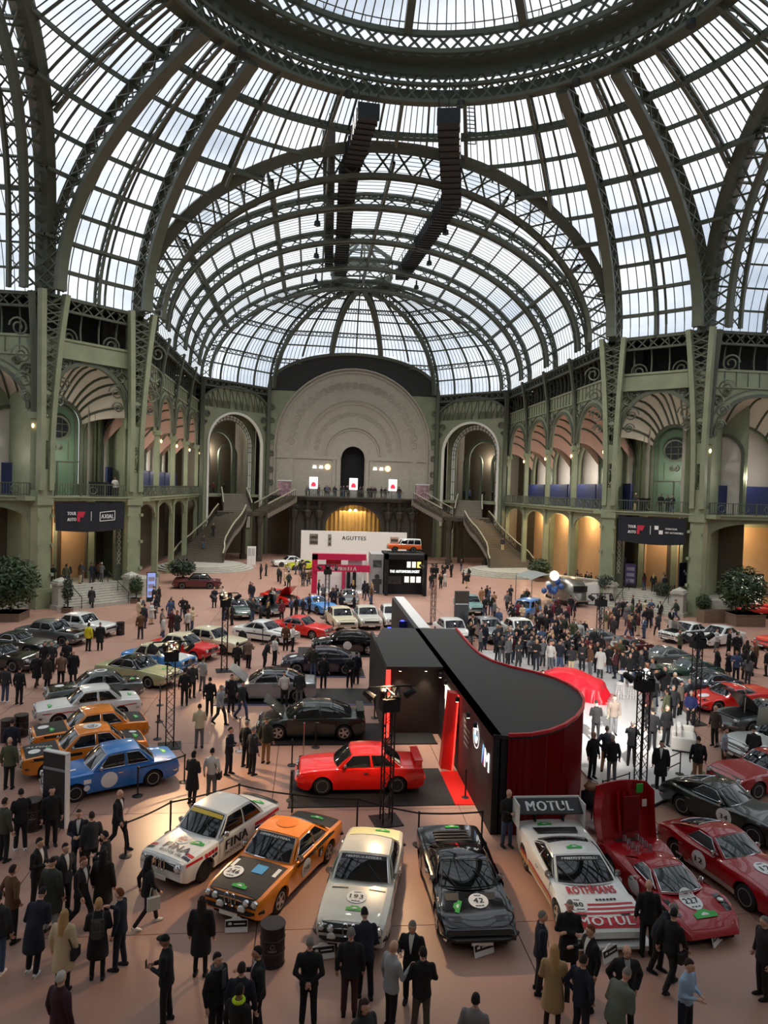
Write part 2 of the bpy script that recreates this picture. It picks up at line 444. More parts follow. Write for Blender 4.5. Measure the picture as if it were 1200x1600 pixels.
# generic barrel: M maps local (across, along-from-CY, z) to world
def barrel(name, label, M, y_end, ribs_at, far_detail=True):
 root = struct(name, label)
 def P(ph, y, d=0.):
  return M @ Vector(((BW - d) * cos(ph), y, ZS + (BR - d) * sin(ph)))
 NB = 24; PH = [pi * i / NB for i in range(NB + 1)]
 bars = MB(); glass = MB(); sp = .78
 y0 = 21.0; nb = int((y_end - y0) / sp)
 for k in range(nb + 1):
  y = y0 + (y_end - y0) * k / nb
  for i in range(NB):
   pm = (PH[i] + PH[i + 1]) / 2
   g = groin(BW * cos(pm))[0]
   if y < g: continue
   bars.bar(P(PH[i], y), P(PH[i + 1], y), .05, .04)
 # panes, clipped to the groin line
 for i in range(NB):
  g0 = groin(BW * cos(PH[i]))[0]; g1 = groin(BW * cos(PH[i + 1]))[0]
  ys = sorted(set([max(g0, g1)] + [r for r in ribs_at if r > max(g0, g1)] + [y_end]))
  glass.quad(P(PH[i], g0), P(PH[i + 1], g1), P(PH[i + 1], ys[0]), P(PH[i], ys[0]))
  for a, b in zip(ys, ys[1:]): glass.quad(P(PH[i], a), P(PH[i + 1], a), P(PH[i + 1], b), P(PH[i], b))
 bars.build('glazing_bars', IRON, root, kind='stuff'); glass.build('pane_field', ROOFGLASS, root, kind='stuff')
 for i in range(1, NB):
  ph = PH[i]; g = groin(BW * cos(ph))[0]; m = MB()
  m.bar(P(ph, g, .1), P(ph, y_end, .1), .16, .3, up=M.to_3x3() @ Vector((cos(ph), 0, sin(ph))))
  if i % 4 == 0:
   n = max(2, int((y_end - g) / 1.1)); A = [P(ph, g + (y_end - g) * k / n, .1) for k in range(n + 1)]; B = [P(ph, g + (y_end - g) * k / n, 1.0) for k in range(n + 1)]
   m.lattice(A, B, .09); m.bar(B[0], B[-1], .26, .26)
  m.build('purlin', IRON, root)
 for y in ribs_at:
  m = MB(); n = 40
  phs = [pi * i / n for i in range(n + 1)]
  phs = [p for p in phs if groin(BW * cos(p))[0] < y]
  A = [P(p, y, .1) for p in phs]; B = [P(p, y, 1.25) for p in phs]
  A2 = [P(p, y + .9, .1) for p in phs]; B2 = [P(p, y + .9, 1.25) for p in phs]
  ups = [(A[i] - B[i]).normalized() for i in range(len(A))]
  m.beam(A, .35, .25, ups); m.beam(B, .5, .3, ups); m.beam(A2, .25, .2, ups); m.beam(B2, .3, .24, ups)
  m.lattice(A, B, .1); m.lattice(B, B2, .1); m.lattice(A, A2, .06)
  m.build('arch_rib', IRON, root)
 # groin arch: outer chord on the glass, inner chord hung inside, lattice between
 n = 36; ts = [BW * cos(pi * i / n) for i in range(n + 1)]
 def gp(t, d, da=0):
  y, z = groin(t); s = 1 - d / BW
  return M @ Vector((t * s, y + da, ZS + (z - ZS) * (1 - d / BR)))
 A = [gp(t, -.3) for t in ts]; B = [gp(t, 1.7, .9) for t in ts]
 ups = [(A[i] - B[i]).normalized() for i in range(len(A))]
 m = MB(); m.beam(A, 1.2, .95, ups); m.build('groin_arch', IRON, root)
 m = MB(); m.beam(B, .6, .4, ups); m.lattice(A, B, .13)
 B2 = [gp(t, 1.5, 2.1) for t in ts]; m.beam(B2, .3, .3, ups); m.lattice(B, B2, .09)
 m.build('groin_truss', IRON, root)
 return root
Mfar = Matrix.Translation((0, CY, 0))
cfar = barrel('ceiling_far', 'glazed barrel vault of the far arm', Mfar, YB - CY, [33.2, 43.0, 53.0, YB - CY - 1.0])
for x in (-6.5, 6.5):
 for y in (72.0, 82, 92):   # added fill floods along the arch ribs, lifting the far floor
  p = Vector((x, y, 36.8)); m = MB(); m.lathe([(.1, .9), (.12, .3), (.28, .2), (.34, -.2), (.3, -.22)], tuple(p), 12); m.build('added_floodlight', STEEL_D, cfar)
  ld = bpy.data.lights.new('rib_fill_light', 'SPOT'); ld.energy = FILL_FLOOD; ld.spot_size = radians(115); ld.spot_blend = .8; ld.color = (1, .95, .88); ld.shadow_soft_size = .5
  lo = bpy.data.objects.new('rib_fill_light', ld); COL.objects.link(lo); lo.location = p - Vector((0, 0, .3))
Mleft = Matrix.Translation((0, CY, 0)) @ Matrix.Rotation(pi / 2, 4, 'Z')
Mright = Matrix.Translation((0, CY, 0)) @ Matrix.Rotation(-pi / 2, 4, 'Z')
barrel('ceiling_left', 'glazed barrel vault running off at the picture edge, left of the dome', Mleft, 62, [33.5, 43, 52.5])
barrel('ceiling_right', 'glazed barrel vault running off at the picture edge, right of the dome', Mright, 62, [33.5, 43, 52.5])
Mnear = Matrix.Translation((0, CY, 0)) @ Matrix.Rotation(pi, 4, 'Z')
near = struct('ceiling_near', 'unseen solid vault behind the viewer, shading the front floor'); m = MB(); rows = [[], []]  # vault out of view, made solid to cut skylight near the viewer
for i in range(33): ph = pi * i / 32; rows[0].append(Mnear @ Vector((BW * cos(ph), groin(BW * cos(ph))[0], ZS + BR * sin(ph)))); rows[1].append(Mnear @ Vector((BW * cos(ph), 46, ZS + BR * sin(ph))))
m.grid(rows); m.build('vault_shell', CREAM, near, smooth=True)
# ---- apse half dome at the far end
apse = struct('ceiling_apse', 'glazed half dome over the far end wall')
corners = [(-BW, YB), (-XE, YE), (-4.4, YE), (4.4, YE), (XE, YE), (BW, YB)]
def apse_pt(bx, by, ph, d=0.):
 k = cos(ph) * (1 - d / 20)
 return Vector((bx * k, YB + (by - YB) * k, ZS + (BR - d) * sin(ph)))
def lun(x): return ZS + 5.8 * sqrt(max(0, 1 - (x / XE) ** 2)) if abs(x) < XE else ZS
PHS = [i * 9.2 * D2 for i in range(9)] + [82 * D2]
bars = MB(); glass = MB()
for ci in range(5):
 (x0, y0), (x1, y1) = corners[ci], corners[ci + 1]
 L = hypot(x1 - x0, y1 - y0); nb = int(L / .62)
 for k in range(nb + 1):
  t = k / nb; bx, by = x0 + (x1 - x0) * t, y0 + (y1 - y0) * t
  for i in range(9):
   for (s0, s1) in ((PHS[i], (PHS[i] + PHS[i + 1]) / 2), ((PHS[i] + PHS[i + 1]) / 2, PHS[i + 1])):
    p, q = apse_pt(bx, by, s0), apse_pt(bx, by, s1)
    if abs(bx) < XE and (p.z + q.z) / 2 < lun((p.x + q.x) / 2): continue
    if i >= 7 and k % 2: continue
    bars.bar(p, q, .06, .06)
    if k < nb:
     t2 = (k + 1) / nb; b2x, b2y = x0 + (x1 - x0) * t2, y0 + (y1 - y0) * t2
     glass.quad(p, apse_pt(b2x, b2y, s0), apse_pt(b2x, b2y, s1), q)
bars.build('glazing_bars', IRON, apse, kind='stuff'); glass.build('pane_field', ROOFGLASS, apse, kind='stuff')
for ci, (bx, by) in enumerate(corners):
 if ci in (0, 5): continue
 m = MB(); phs = [82 * D2 * i / 30 for i in range(31)]
 phs = [p for p in phs if abs(bx) >= XE or apse_pt(bx, by, p).z > lun(apse_pt(bx, by, p).x)]
 A = [apse_pt(bx, by, p, .1) for p in phs]; B = [apse_pt(bx, by, p, 1.2) for p in phs]
 ups = [(A[i] - B[i]).normalized() for i in range(len(A))]
 m.beam(A, .4, .2, ups); m.beam(B, .75, .3, ups); m.lattice(A, B, .1)
 m.build('rib', IRON, apse)
for ci in range(5):
 (x0, y0), (x1, y1) = corners[ci], corners[ci + 1]
 for k in (.25, .5, .75) if ci in (0, 4) else (.5,):
  bx, by = x0 + (x1 - x0) * k, y0 + (y1 - y0) * k
  pts = [apse_pt(bx, by, 82 * D2 * i / 24, .1) for i in range(25)]
  pts = [p for p in pts if abs(bx) >= XE or p.z > lun(p.x)]
  if len(pts) > 2: MB().beam(pts, .2, .26, Zup).build('rib', IRON, apse)
for i in range(1, 9):
 m = MB()
 for ci in range(5):
  (x0, y0), (x1, y1) = corners[ci], corners[ci + 1]
  n = 12
  for k in range(n):
   a, b = k / n, (k + 1) / n
   p = apse_pt(x0 + (x1 - x0) * a, y0 + (y1 - y0) * a, PHS[i], .1); q = apse_pt(x0 + (x1 - x0) * b, y0 + (y1 - y0) * b, PHS[i], .1)
   if p.z < lun(p.x) or q.z < lun(q.x): continue
   m.bar(p, q, .14, .2)
   if i % 2 == 0:
    dz = Vector((0, 0, -.6)); m.bar(p + dz, q + dz, .12, .14); m.bar(p, q + dz, .07); m.bar(q, p + dz, .07)
 m.build('purlin', IRON, apse)
# lantern at the apse crown
m = MB(); C = Vector((0, YB, 0)); oct_ = lambda r, z, n=16: [C + Vector((r * cos(2 * pi * k / n), r * sin(2 * pi * k / n), z)) for k in range(n)]
m.beam(oct_(4.3, 41.0), .35, .9, Zup, closed=True); m.beam(oct_(4.3, 43.0), .2, .25, Zup, closed=True)
A, B = oct_(4.3, 39.5), oct_(4.3, 40.6); m.lattice(A + A[:1], B + B[:1], .12); m.beam(A, .2, .2, Zup, closed=True)
m.build('lantern_ring', IRON, apse)
m = MB()
for p in oct_(4.3, 43.0, 8): m.bar(p - Vector((0, 0, 2)), p, .2, .2); m.bar(p, C + Vector((0, 0, 46.0)), .28, .3)
m.beam(oct_(2.0, 44.6, 16), .15, .15, Zup, closed=True)
m.build('lantern_rafters', IRON, apse)
m = MB(); A = oct_(4.3, 43.0, 16)
for k in range(16): m.add([A[k], A[(k + 1) % 16], C + Vector((0, 0, 46.0))], [(0, 1, 2)])
m.build('lantern_glass', ROOFGLASS, apse)
# lunette arch over the end wall
m = MB(); n = 40; xs = [-XE * cos(pi * i / n) for i in range(n + 1)]
A = [Vector((x, YE - .2, lun(x))) for x in xs]
m.beam(A, .5, .45, [Vector((0, 0, 1))] * len(A)); m.build('lunette_arch', IRON, apse)
# ---- suspended service walkways under the roof
def walkway(label, pts, w, h):
 o = thing('suspended_walkway', label, 'walkway', tuple(pts[0]), 0, 'suspended walkways')
 p0 = Vector(pts[0]); P = [Vector(p) - p0 for p in pts]
 m = MB()
 for a, b in zip(P, P[1:]): m.bar(a, b, w, h, caps=True)
 m.build('deck', STEEL_D, o)
 m = MB()
 for a, b in zip(P, P[1:]):
  n = max(2, int((b - a).length / .9))
  for k in range(n + 1):
   c = a + (b - a) * (k / n); d = (b - a).normalized()
   MB().bar(c - d * .12, c + d * .12, w + .16, h + .16, caps=True).build('cross_rib', BLACK, o)
 m = MB()
 for a, b in zip(P, P[1:]):
  d = (b - a).normalized(); s = d.cross(Zup).normalized() * (w / 2)
  n = max(2, int((b - a).length / 2.5))
  for sg in (-1, 1):
   m.bar(a + s * sg + Vector((0, 0, h / 2 + 1)), b + s * sg + Vector((0, 0, h / 2 + 1)), .07)
   for k in range(n + 1):
    c = a + (b - a) * (k / n) + s * sg; m.bar(c, c + Vector((0, 0, h / 2 + 1)), .06)
 m.build('handrail', STEEL_D, o)
 m = MB()
 for a in (P[0], P[-1], (P[0] + P[1]) / 2):
  top = 42.5 - (a + p0).z; m = MB()
  if top > .3: m.bar(a, a + Vector((0, 0, top)), .08).build('hanger', STEEL_D, o)
 return o
walkway('dark ribbed suspended walkway running straight back to the apse crown', [at(576, 174, 54), at(543, 275, 66), at(532, 425, 97)], 1.5, 1.0)
walkway('narrow dark suspended walkway hanging just beside the straight ribbed one', [at(514, 215, 62), at(514, 415, 95)], .95, .9)
walkway('dark suspended walkway with a bent elbow below the front arch', [at(701, 182, 54), at(706, 312, 66), at(628, 430, 97)], 1.6, 1.1)
o = thing('service_ladder', 'thin lattice ladder hanging from the crown ring', 'ladder', tuple(at(731, 75, 57)))
p0 = at(731, 75, 57); p1 = at(737, 225, 61); m = MB(); dx = Vector((.35, 0, 0)); d = p1 - p0
m.bar(-dx, d - dx, .08); m.bar(dx, d + dx, .08); m.build('stringer', STEEL_D, o)
m = MB()
for k in range(24): c = d * (k / 23); m.bar(c - dx, c + dx, .06)
m.build('rungs', STEEL_D, o)
# ================================================================ FLOOR
FLOORM = mat('pink_floor', (168, 131, 116), .42, 0, .06, .35, bump=.03, bscale=3)
root = struct('floor', 'pinkish terracotta concrete floor of slabs with thin joints')
m = MB(); m.b2(-75, 75, -20, 130, -.5, -.03); m.build('floor_bed', mat('joint_mortar', (110, 82, 72), .8), root)
FT = 6.2
for i in range(-8, 9):
 for j in range(0, 19):
  x0, y0 = i * FT - 1.3, j * FT + 4.2
  if y0 > 60.5 and abs(x0 + 3) > 28: continue
  if 'slab_me' not in globals():
   q = MB(); q.b2(.012, FT - .012, .012, FT - .012, -.06, 0); slab_me = q.mesh('slab', FLOORM)
  link('slab', slab_me, root, (x0, y0, 0))
# ================================================================ WALLS
WHITEWALL = mat('white_wall_panel', (205, 198, 188), .8, 0, .03, 1)
PINKV = mat('rosy_vault_plaster', (176, 142, 126), .8, 0, .05, 1)
CREAMV = mat('cream_vault_plaster', (186, 178, 162), .8, 0, .05, 1)
WARMW = mat('warm_lit_wall', (196, 160, 118), .8, 0, .05, 1)  # cream wall with the warm lamplight put into its colour
BLUEP = mat('navy_panel', (28, 38, 84), .6)
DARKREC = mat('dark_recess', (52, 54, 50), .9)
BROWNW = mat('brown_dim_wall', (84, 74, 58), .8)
class Loc:
 def __init__(s, A, B, inside=(0, 60)):
  s.A = Vector((A[0], A[1], 0)); d = Vector((B[0] - A[0], B[1] - A[1], 0)); s.w = d.length; s.s = d.normalized()
  n = Vector((s.s.y, -s.s.x, 0)); c = Vector((inside[0], inside[1], 0)) - s.A
  s.n = -n if n.dot(c) > 0 else n
 def __call__(s, a, n, z): return s.A + s.s * a + s.n * n + Vector((0, 0, z))
 def box(s, mb, a0, a1, n0, n1, z0, z1, mi=0):
  vs = [s(a, n, z) for z in (z0, z1) for n in (n0, n1) for a in (a0, a1)]
  return mb.add(vs, [(0, 2, 3, 1), (4, 5, 7, 6), (0, 1, 5, 4), (2, 6, 7, 3), (0, 4, 6, 2), (1, 3, 7, 5)], mi)
def arc(c, r, zc, n, rz=None): return [(c - r * cos(pi * i / n), zc + (rz or r) * sin(pi * i / n)) for i in range(n + 1)]
def spandrel(L, mb, a0, a1, z0, ztop, c, r, zc, n0, n1, rz=None):
 """plate from a0..a1, z0..ztop with an arched hole"""
 P = arc(c, r, zc, 20, rz)
 for nn in (n0, n1):
  if c - r > a0 + .01: mb.quad(L(a0, nn, z0), L(c - r, nn, z0), L(c - r, nn, zc), L(a0, nn, zc))
  if a1 > c + r + .01: mb.quad(L(c + r, nn, z0), L(a1, nn, z0), L(a1, nn, zc), L(c + r, nn, zc))
  mb.quad(L(a0, nn, zc), L(c - r, nn, zc), L(c - r, nn, ztop), L(a0, nn, ztop)); mb.quad(L(c + r, nn, zc), L(a1, nn, zc), L(a1, nn, ztop), L(c + r, nn, ztop))
  for (p, q) in zip(P, P[1:]): mb.quad(L(p[0], nn, p[1]), L(q[0], nn, q[1]), L(q[0], nn, ztop), L(p[0], nn, ztop))
 for (p, q) in zip(P, P[1:]): mb.quad(L(p[0], n0, p[1]), L(p[0], n1, p[1]), L(q[0], n1, q[1]), L(q[0], n0, q[1]))
 mb.quad(L(c - r, n0, z0), L(c - r, n1, z0), L(c - r, n1, zc), L(c - r, n0, zc)); mb.quad(L(c + r, n0, z0), L(c + r, n1, z0), L(c + r, n1, zc), L(c + r, n0, zc))
def arch_moulding(L, mb, c, r, zc, n, w, h, z0=None, rz=None):
 P = arc(c, r, zc, 24, rz)
 pts = ([L(c - r, n, z0)] if z0 is not None else []) + [L(a, n, z) for a, z in P] + ([L(c + r, n, z0)] if z0 is not None else [])
 ups = ([-L.s] if z0 is not None else []) + [(L.s * (a - c) + Zup * (z - zc)).normalized() for a, z in P] + ([L.s] if z0 is not None else [])
 mb.beam(pts, w, h, ups)
def fan(L, c, r, zc, n0, r2, zc2, n1, parent, material, nr=9, rz=None):
 A = arc(c, r, zc, 28, rz); B = arc(c, r2, zc2, 28)
 rows = []
 for k in range(7):
  t = k / 6; e = sin(t * pi / 2)
  rows.append([L(a[0] + (b[0] - a[0]) * e, n0 + (n1 - n0) * t, a[1] + (b[1] - a[1]) * (1 - cos(t * pi / 2))) for a, b in zip(A, B)])
 mb = MB(); mb.grid(rows); mb.build('fan_vault', material, parent, smooth=True)
 for j in range(1, nr + 1):
  i = int(round(28 * j / (nr + 1)))
  q = MB(); q.beam([rows[k][i] - Zup * .05 for k in range(7)], .14, .18, Zup); q.build('vault_rib', mat('vault_rib_green', (66, 72, 56), .6), parent)
def railing(L, a0, a1, n, z, parent, step=.22, h=1.05):
 q = MB(); q.bar(L(a0, n, z + h), L(a1, n, z + h), .09, .07); q.bar(L(a0, n, z + .12), L(a1, n, z + .12), .06, .05)
 k = int((a1 - a0) / step)
 for i in range(k + 1):
  a = a0 + (a1 - a0) * i / k; q.bar(L(a, n, z), L(a, n, z + h), .12 if i % 10 == 0 else .035)
 for i in range(0, k - 9, 10):
  a = a0 + (a1 - a0) * (i + 5) / k
  q.tube([L(a + .35 * cos(t * pi / 6), n - .03, z + .55 + .3 * sin(t * pi / 6)) for t in range(12)], .035, 4, closed=True)
 q.build('railing', IRON, parent, kind='stuff')
def scroll(L, q, a, n, z, r, sg=1, w=.09):
 pts = [L(a + sg * r * (1 - t / 30) * cos(t * .42), n, z + r * (1 - t / 30) * sin(t * .42)) for t in range(26)]
 q.tube(pts, w, 4)
ZB = 9.1
def fill_light(p, e, col, root):  # added fill light without a fixture
 ld = bpy.data.lights.new('gallery_fill', 'POINT'); ld.energy = e; ld.color = col; ld.shadow_soft_size = .4
 lo = bpy.data.objects.new('gallery_fill', ld); COL.objects.link(lo); lo.location = p; lo.parent = root
LAMP_W = mat('lamp_glow', (255, 214, 150), .5, emit=2.5, ecol=(255, 214, 150))
def upper_band(L, a0, a1, parent, nstr=7, depth=3.2):
 """green band, dark open gallery above it and the eaves girder under the glass"""
 q = MB(); L.box(q, a0, a1, -.05, .35, 20.6, 22.0); L.box(q, a0, a1, -.15, .4, 21.95, 22.15); L.box(q, a0, a1, -.12, .38, 20.5, 20.65); q.build('frieze', IRON_LIT, parent)
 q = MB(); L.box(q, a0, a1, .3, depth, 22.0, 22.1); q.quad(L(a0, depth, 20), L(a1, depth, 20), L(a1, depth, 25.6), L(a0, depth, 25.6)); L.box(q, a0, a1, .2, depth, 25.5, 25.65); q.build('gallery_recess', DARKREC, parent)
 for i in range(nstr + 1):
  a = a0 + (a1 - a0) * i / nstr; q = MB()
  q.beam([L(a, .3 - .5 * (t / 6) ** 2 + .2 * sin(t / 6 * pi), 22.0 + 3.2 * t / 6) for t in range(7)], .12, .16, L.n); q.build('strut', IRON, parent)
 for i in range(2 * nstr):
  pass
 q = MB(); n = max(2, int((a1 - a0) / 1.0)); A = [L(a0 + (a1 - a0) * i / n, -.25, 25.35) for i in range(n + 1)]; B = [L(a0 + (a1 - a0) * i / n, -.25, 24.35) for i in range(n + 1)]
 q.bar(A[0], A[-1], .3, .25); q.bar(B[0], B[-1], .3, .2); q.lattice(A, B, .1); q.bar(L(a0, .5, 25.4), L(a1, .5, 25.4), 1.4, .12)
 q.build('eaves_girder', IRON, parent)
def column(L, a, parent, lean=1):
 q = MB(); L.box(q, a - .45, a + .45, -.45, .45, 0, 1.1); L.box(q, a - .28, a + .28, -.28, .28, 1.1, ZB - .6); L.box(q, a - .4, a + .4, -.42, .42, ZB - .6, ZB - .1)
 L.box(q, a - .24, a + .24, -.24, .24, ZB, 15.6); L.box(q, a - .38, a + .38, -.4, .4, 15.4, 15.9)
 q.build('column', IRON_LIT, parent)
 q = MB(); A = [L(a, -.1 - 1.0 * (t / 10) ** 2.2, 15.8 + 9.6 * t / 10) for t in range(11)]; B = [L(a, .5 + .6 * (t / 10), 15.8 + 9.6 * t / 10) for t in range(11)]
 q.beam(A, .55, .2, [L.n] * 11); q.beam(B, .3, .2, [L.n] * 11); q.lattice(A, B, .1)
 for z, r in ((17.2, .35), (18.6, .45), (20.2, .5), (21.9, .55), (23.6, .6)): q.tube([L(a + .05, .1 + r * .7 * cos(t * pi / 5), z + r * sin(t * pi / 5)) for t in range(10)], .07, 4, closed=True)
 q.build('bracket', IRON, parent)
 q = MB(); q.lathe([(.03, 0), (.09, .08), (.11, .22), (.07, .32), (.02, .36)], tuple(L(a, -.42, 14.6)), 8); q.build('wall_lamp', LAMP_W, parent)
def arcade(name, A, B, nb, vault=PINKV, inside=(0, 60), warm=True, blue=True, lamps=True, band=True):
 root = struct(name); L = Loc(A, B, inside); w = L.w / nb
 for i in range(nb + 1): column(L, max(.05, min(L.w - .05, i * w)), root)
 for i in range(nb):
  a0, a1 = i * w, (i + 1) * w; c = (a0 + a1) / 2; r = w / 2 - .7
  q = MB(); spandrel(L, q, a0, a1, 15.7, 20.6, c, r, 16.2, 0, .25, rz=3.6); q.build('spandrel', IRON_LIT, root)
  q = MB(); arch_moulding(L, q, c, r + .12, 16.2, -.05, .3, .3, rz=3.72); arch_moulding(L, q, c, r + .7, 16.4, -.03, .1, .1, rz=4.1)
  for sg in (-1, 1):
   scroll(L, q, c + sg * (w / 2 - .75), -.08, 19.3, .55, sg); scroll(L, q, c + sg * (w / 2 - 1.5), -.08, 20.0, .35, -sg)
  for k in range(9): q.bar(L(a0 + w * k / 9 + .2, -.08, 20.55), L(a0 + w * k / 9 + .2, -.08, 21.95), .07)
  q.build('arch_moulding', IRON, root)
  fan(L, c, r, 16.2, .25, r - .45, 13.6, 3.4, root, vault, 7, rz=3.6)
  q = MB(); spandrel(L, q, a0, a1, ZB, 20.6, c, r - .45, 13.6, 3.4, 3.7); q.build('inner_wall', IRON_LIT, root)
  q = MB(); arch_moulding(L, q, c, r - .4, 13.6, 3.3, .2, .22, z0=ZB); arch_moulding(L, q, c, r + .1, 13.6, 3.32, .1, .12); q.lattice([L(x, 3.3, z) for x, z in arc(c, r - .4, 13.6, 14)], [L(x, 3.3, z) for x, z in arc(c, r + .1, 13.6, 14)], .06); q.build('inner_arch', IRON, root)
  q = MB(); q.quad(L(a0, 4.3, ZB), L(a1, 4.3, ZB), L(a1, 4.3, 19), L(a0, 4.3, 19)); q.build('wall_panel', WHITEWALL, root)
  q = MB(); L.box(q, a0 + .3, a1 - .3, 2.6, 2.8, ZB, ZB + 2.7); q.build('navy_screen', BLUEP, root) if blue else None
  q = MB(); L.box(q, a0, a1, -.5, 4.3, ZB - .4, ZB); L.box(q, a0, a1, -.62, -.3, ZB - .12, ZB + .02); q.build('balcony_slab', IRON_LIT, root)
  railing(L, a0 + .25, a1 - .25, -.42, ZB, root)
  # lower storey
  q = MB(); spandrel(L, q, a0 + .2, a1 - .2, 6.9, ZB - .4, c, w / 2 - .5, 7.0, -.05, .2, rz=1.35); q.build('spandrel', IRON_LIT, root)
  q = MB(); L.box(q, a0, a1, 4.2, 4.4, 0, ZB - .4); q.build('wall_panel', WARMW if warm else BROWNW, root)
  q = MB(); L.box(q, a0 + .1, a0 + .6, 3.6, 4.2, 0, ZB - .4); L.box(q, a0, a1, 3.9, 4.2, ZB - 1.2, ZB - .4); q.build('inner_pilaster', IRON_LIT, root)
  fill_light(L(c, 1.6, 12.6), GALLERY_FILL, (1, .9, .78), root)
  if lamps:
   ld = bpy.data.lights.new('bay_lamp', 'POINT'); ld.energy = LAMP_BAY; ld.color = (1, .72, .42); ld.shadow_soft_size = .3
   lo = bpy.data.objects.new('bay_lamp', ld); COL.objects.link(lo); lo.location = L(c, 2.4, 7.6); lo.parent = root
 if band: upper_band(L, 0, L.w, root, 7 * nb)
 return root, L
LAMP_BAY = 300; GALLERY_FILL = 170
wr, Lr = arcade('wall_right', (22.4, 67.0), (22.4, YB), 4, PINKV)
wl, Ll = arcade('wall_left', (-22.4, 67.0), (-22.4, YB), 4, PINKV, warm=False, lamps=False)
for sx, nm, warm in ((1, 'wall_right_far', True), (-1, 'wall_left_far', True)):
 arcade(nm, (sx * 28.8, 60.4), (sx * 48.8, 60.4), 2, CREAMV, inside=(sx * 35, 40), warm=warm)
# plain enclosing walls that lie outside the view
for nm, (x0, x1, y0, y1) in dict(wall_nave_left=(-63, -62, 16, 62), wall_nave_right=(62, 63, 16, 62), wall_near_left=(-62, -28, 15, 16), wall_near_right=(28, 62, 15, 16),
                                  wall_entrance=(-23, 23, -8, -7), wall_entrance_left=(-23.5, -22.5, -8, 10), wall_entrance_right=(22.5, 23.5, -8, 10)).items():
 r_ = struct(nm); q = MB(); q.b2(x0, x1, y0, y1, 0, ZS); q.build('wall_face', WHITEWALL, r_)
 q = MB()
 for k in range(7):
  if x1 - x0 > y1 - y0: xx = x0 + (x1 - x0) * k / 6; q.b2(xx - .4, xx + .4, y0 - .2, y1 + .2, 0, ZS)
  else: yy = y0 + (y1 - y0) * k / 6; q.b2(x0 - .2, x1 + .2, yy - .4, yy + .4, 0, ZS)
 q.build('pilaster', IRON_LIT, r_)
# ---- big piers of the crossing
def pillar(x, y, label):
 sg = 1 if x > 0 else -1
 o = struct('pillar', label); o.location = (x, y, 0)
 c = Vector((0, CY)) - Vector((x, y)); inw = Vector((-x, CY - y, 0)).normalized()   # towards the dome centre
 sd = Vector((-inw.y, inw.x, 0))
 rz = atan2(inw.y, inw.x)
 def bx(q, dn, ds, n0, z0, z1, off=0, so=0): q.box((inw.x * off + sd.x * so, inw.y * off + sd.y * so, (z0 + z1) / 2), (dn, ds, z1 - z0), rz)
 q = MB(); bx(q, 1.4, 1.6, 0, 0, 1.3); bx(q, 1.2, 1.35, 0, 1.3, 1.6); bx(q, 1.0, 1.15, 0, 1.6, ZB - .6); bx(q, 1.25, 1.4, 0, ZB - .7, ZB - .1); bx(q, 1.1, 1.3, 0, ZB - .1, ZB + .5)
 for z in (2.6, 5.0, 7.4):
  for s_ in (-.6, .6): bx(q, .25, .25, 0, z, z + .25, .62, s_)
 q.build('shaft', IRON_LIT, o)
 q = MB(); n = 12
 zs = [ZB + .5 + (ZS - ZB - .5) * i / n for i in range(n + 1)]
 fl = []
 for s_ in (-1, 1):
  A = [inw * (.5 + .9 * (i / n) ** 2) + sd * (s_ * (.42 + .62 * max(0, (i / n - .25) / .75) ** 1.5)) + Zup * zs[i] for i in range(n + 1)]
  q.beam(A, .42, .6, [inw] * (n + 1)); fl.append(A)
 B = [inw * (-.9) + Zup * zs[i] for i in range(n + 1)]
 q.beam(B, .8, .3, [inw] * (n + 1)); q.lattice(fl[0], B, .13); q.lattice(fl[1], B, .13)
 q.build('flange', IRON_LIT, o)
 q = MB()
 bx(q, .3, .95, 0, ZB + .5, 11.3, .4); bx(q, .3, .95, 0, 13.6, 15.4, .45); bx(q, .3, 1.05, 0, 17.3, 17.9, .55)
 for s_ in (-1, 1): bx(q, .3, .3, 0, 11.3, 13.6, .4, s_ * .36); bx(q, .3, .28, 0, 15.4, 17.3, .5, s_ * .42)
 q.build('web_plate', IRON_LIT, o)
 q = MB(); f0 = [fl[0][5 + i // 2] if i % 2 == 0 else (fl[0][5 + i // 2] + fl[0][6 + i // 2]) / 2 for i in range(14)]; f1 = [fl[1][5 + i // 2] if i % 2 == 0 else (fl[1][5 + i // 2] + fl[1][6 + i // 2]) / 2 for i in range(14)]; q.lattice(f0, f1, .1); q.build('web_lattice', IRON, o)
 q = MB()
 for s_ in (-1, 1):
  for z, r in ((17.0, .5), (18.3, .7), (20.2, .8), (22.3, .8)):
   cc = sd * (s_ * (1.5 + (z - 17) * .12)) + Zup * z + inw * .1
   q.tube([cc + sd * (s_ * r * (1 - t / 30) * cos(t * .45)) + Zup * (r * (1 - t / 30) * sin(t * .45)) for t in range(24)], .08, 4)
 q.build('scrollwork', IRON, o)
 return o
pillar(-P1[0], P1[1], 'tall green iron pier beside the palm, left of the AXIAL banner')
pillar(-P2[0], P2[1], 'tall green iron pier right of the AXIAL banner')
pillar(P2[0], P2[1], 'tall green iron pier at the left end of the navy banner by the round topiary')
pillar(P1[0], P1[1], 'tall green iron pier right of the navy banner, by the big potted shrub')
for sx in (-1, 1):
 pillar(sx * P1[0], 2 * CY - P1[1], 'tall green iron pier near the viewer'); pillar(sx * P2[0], 2 * CY - P2[1], 'tall green iron pier at the entrance side')
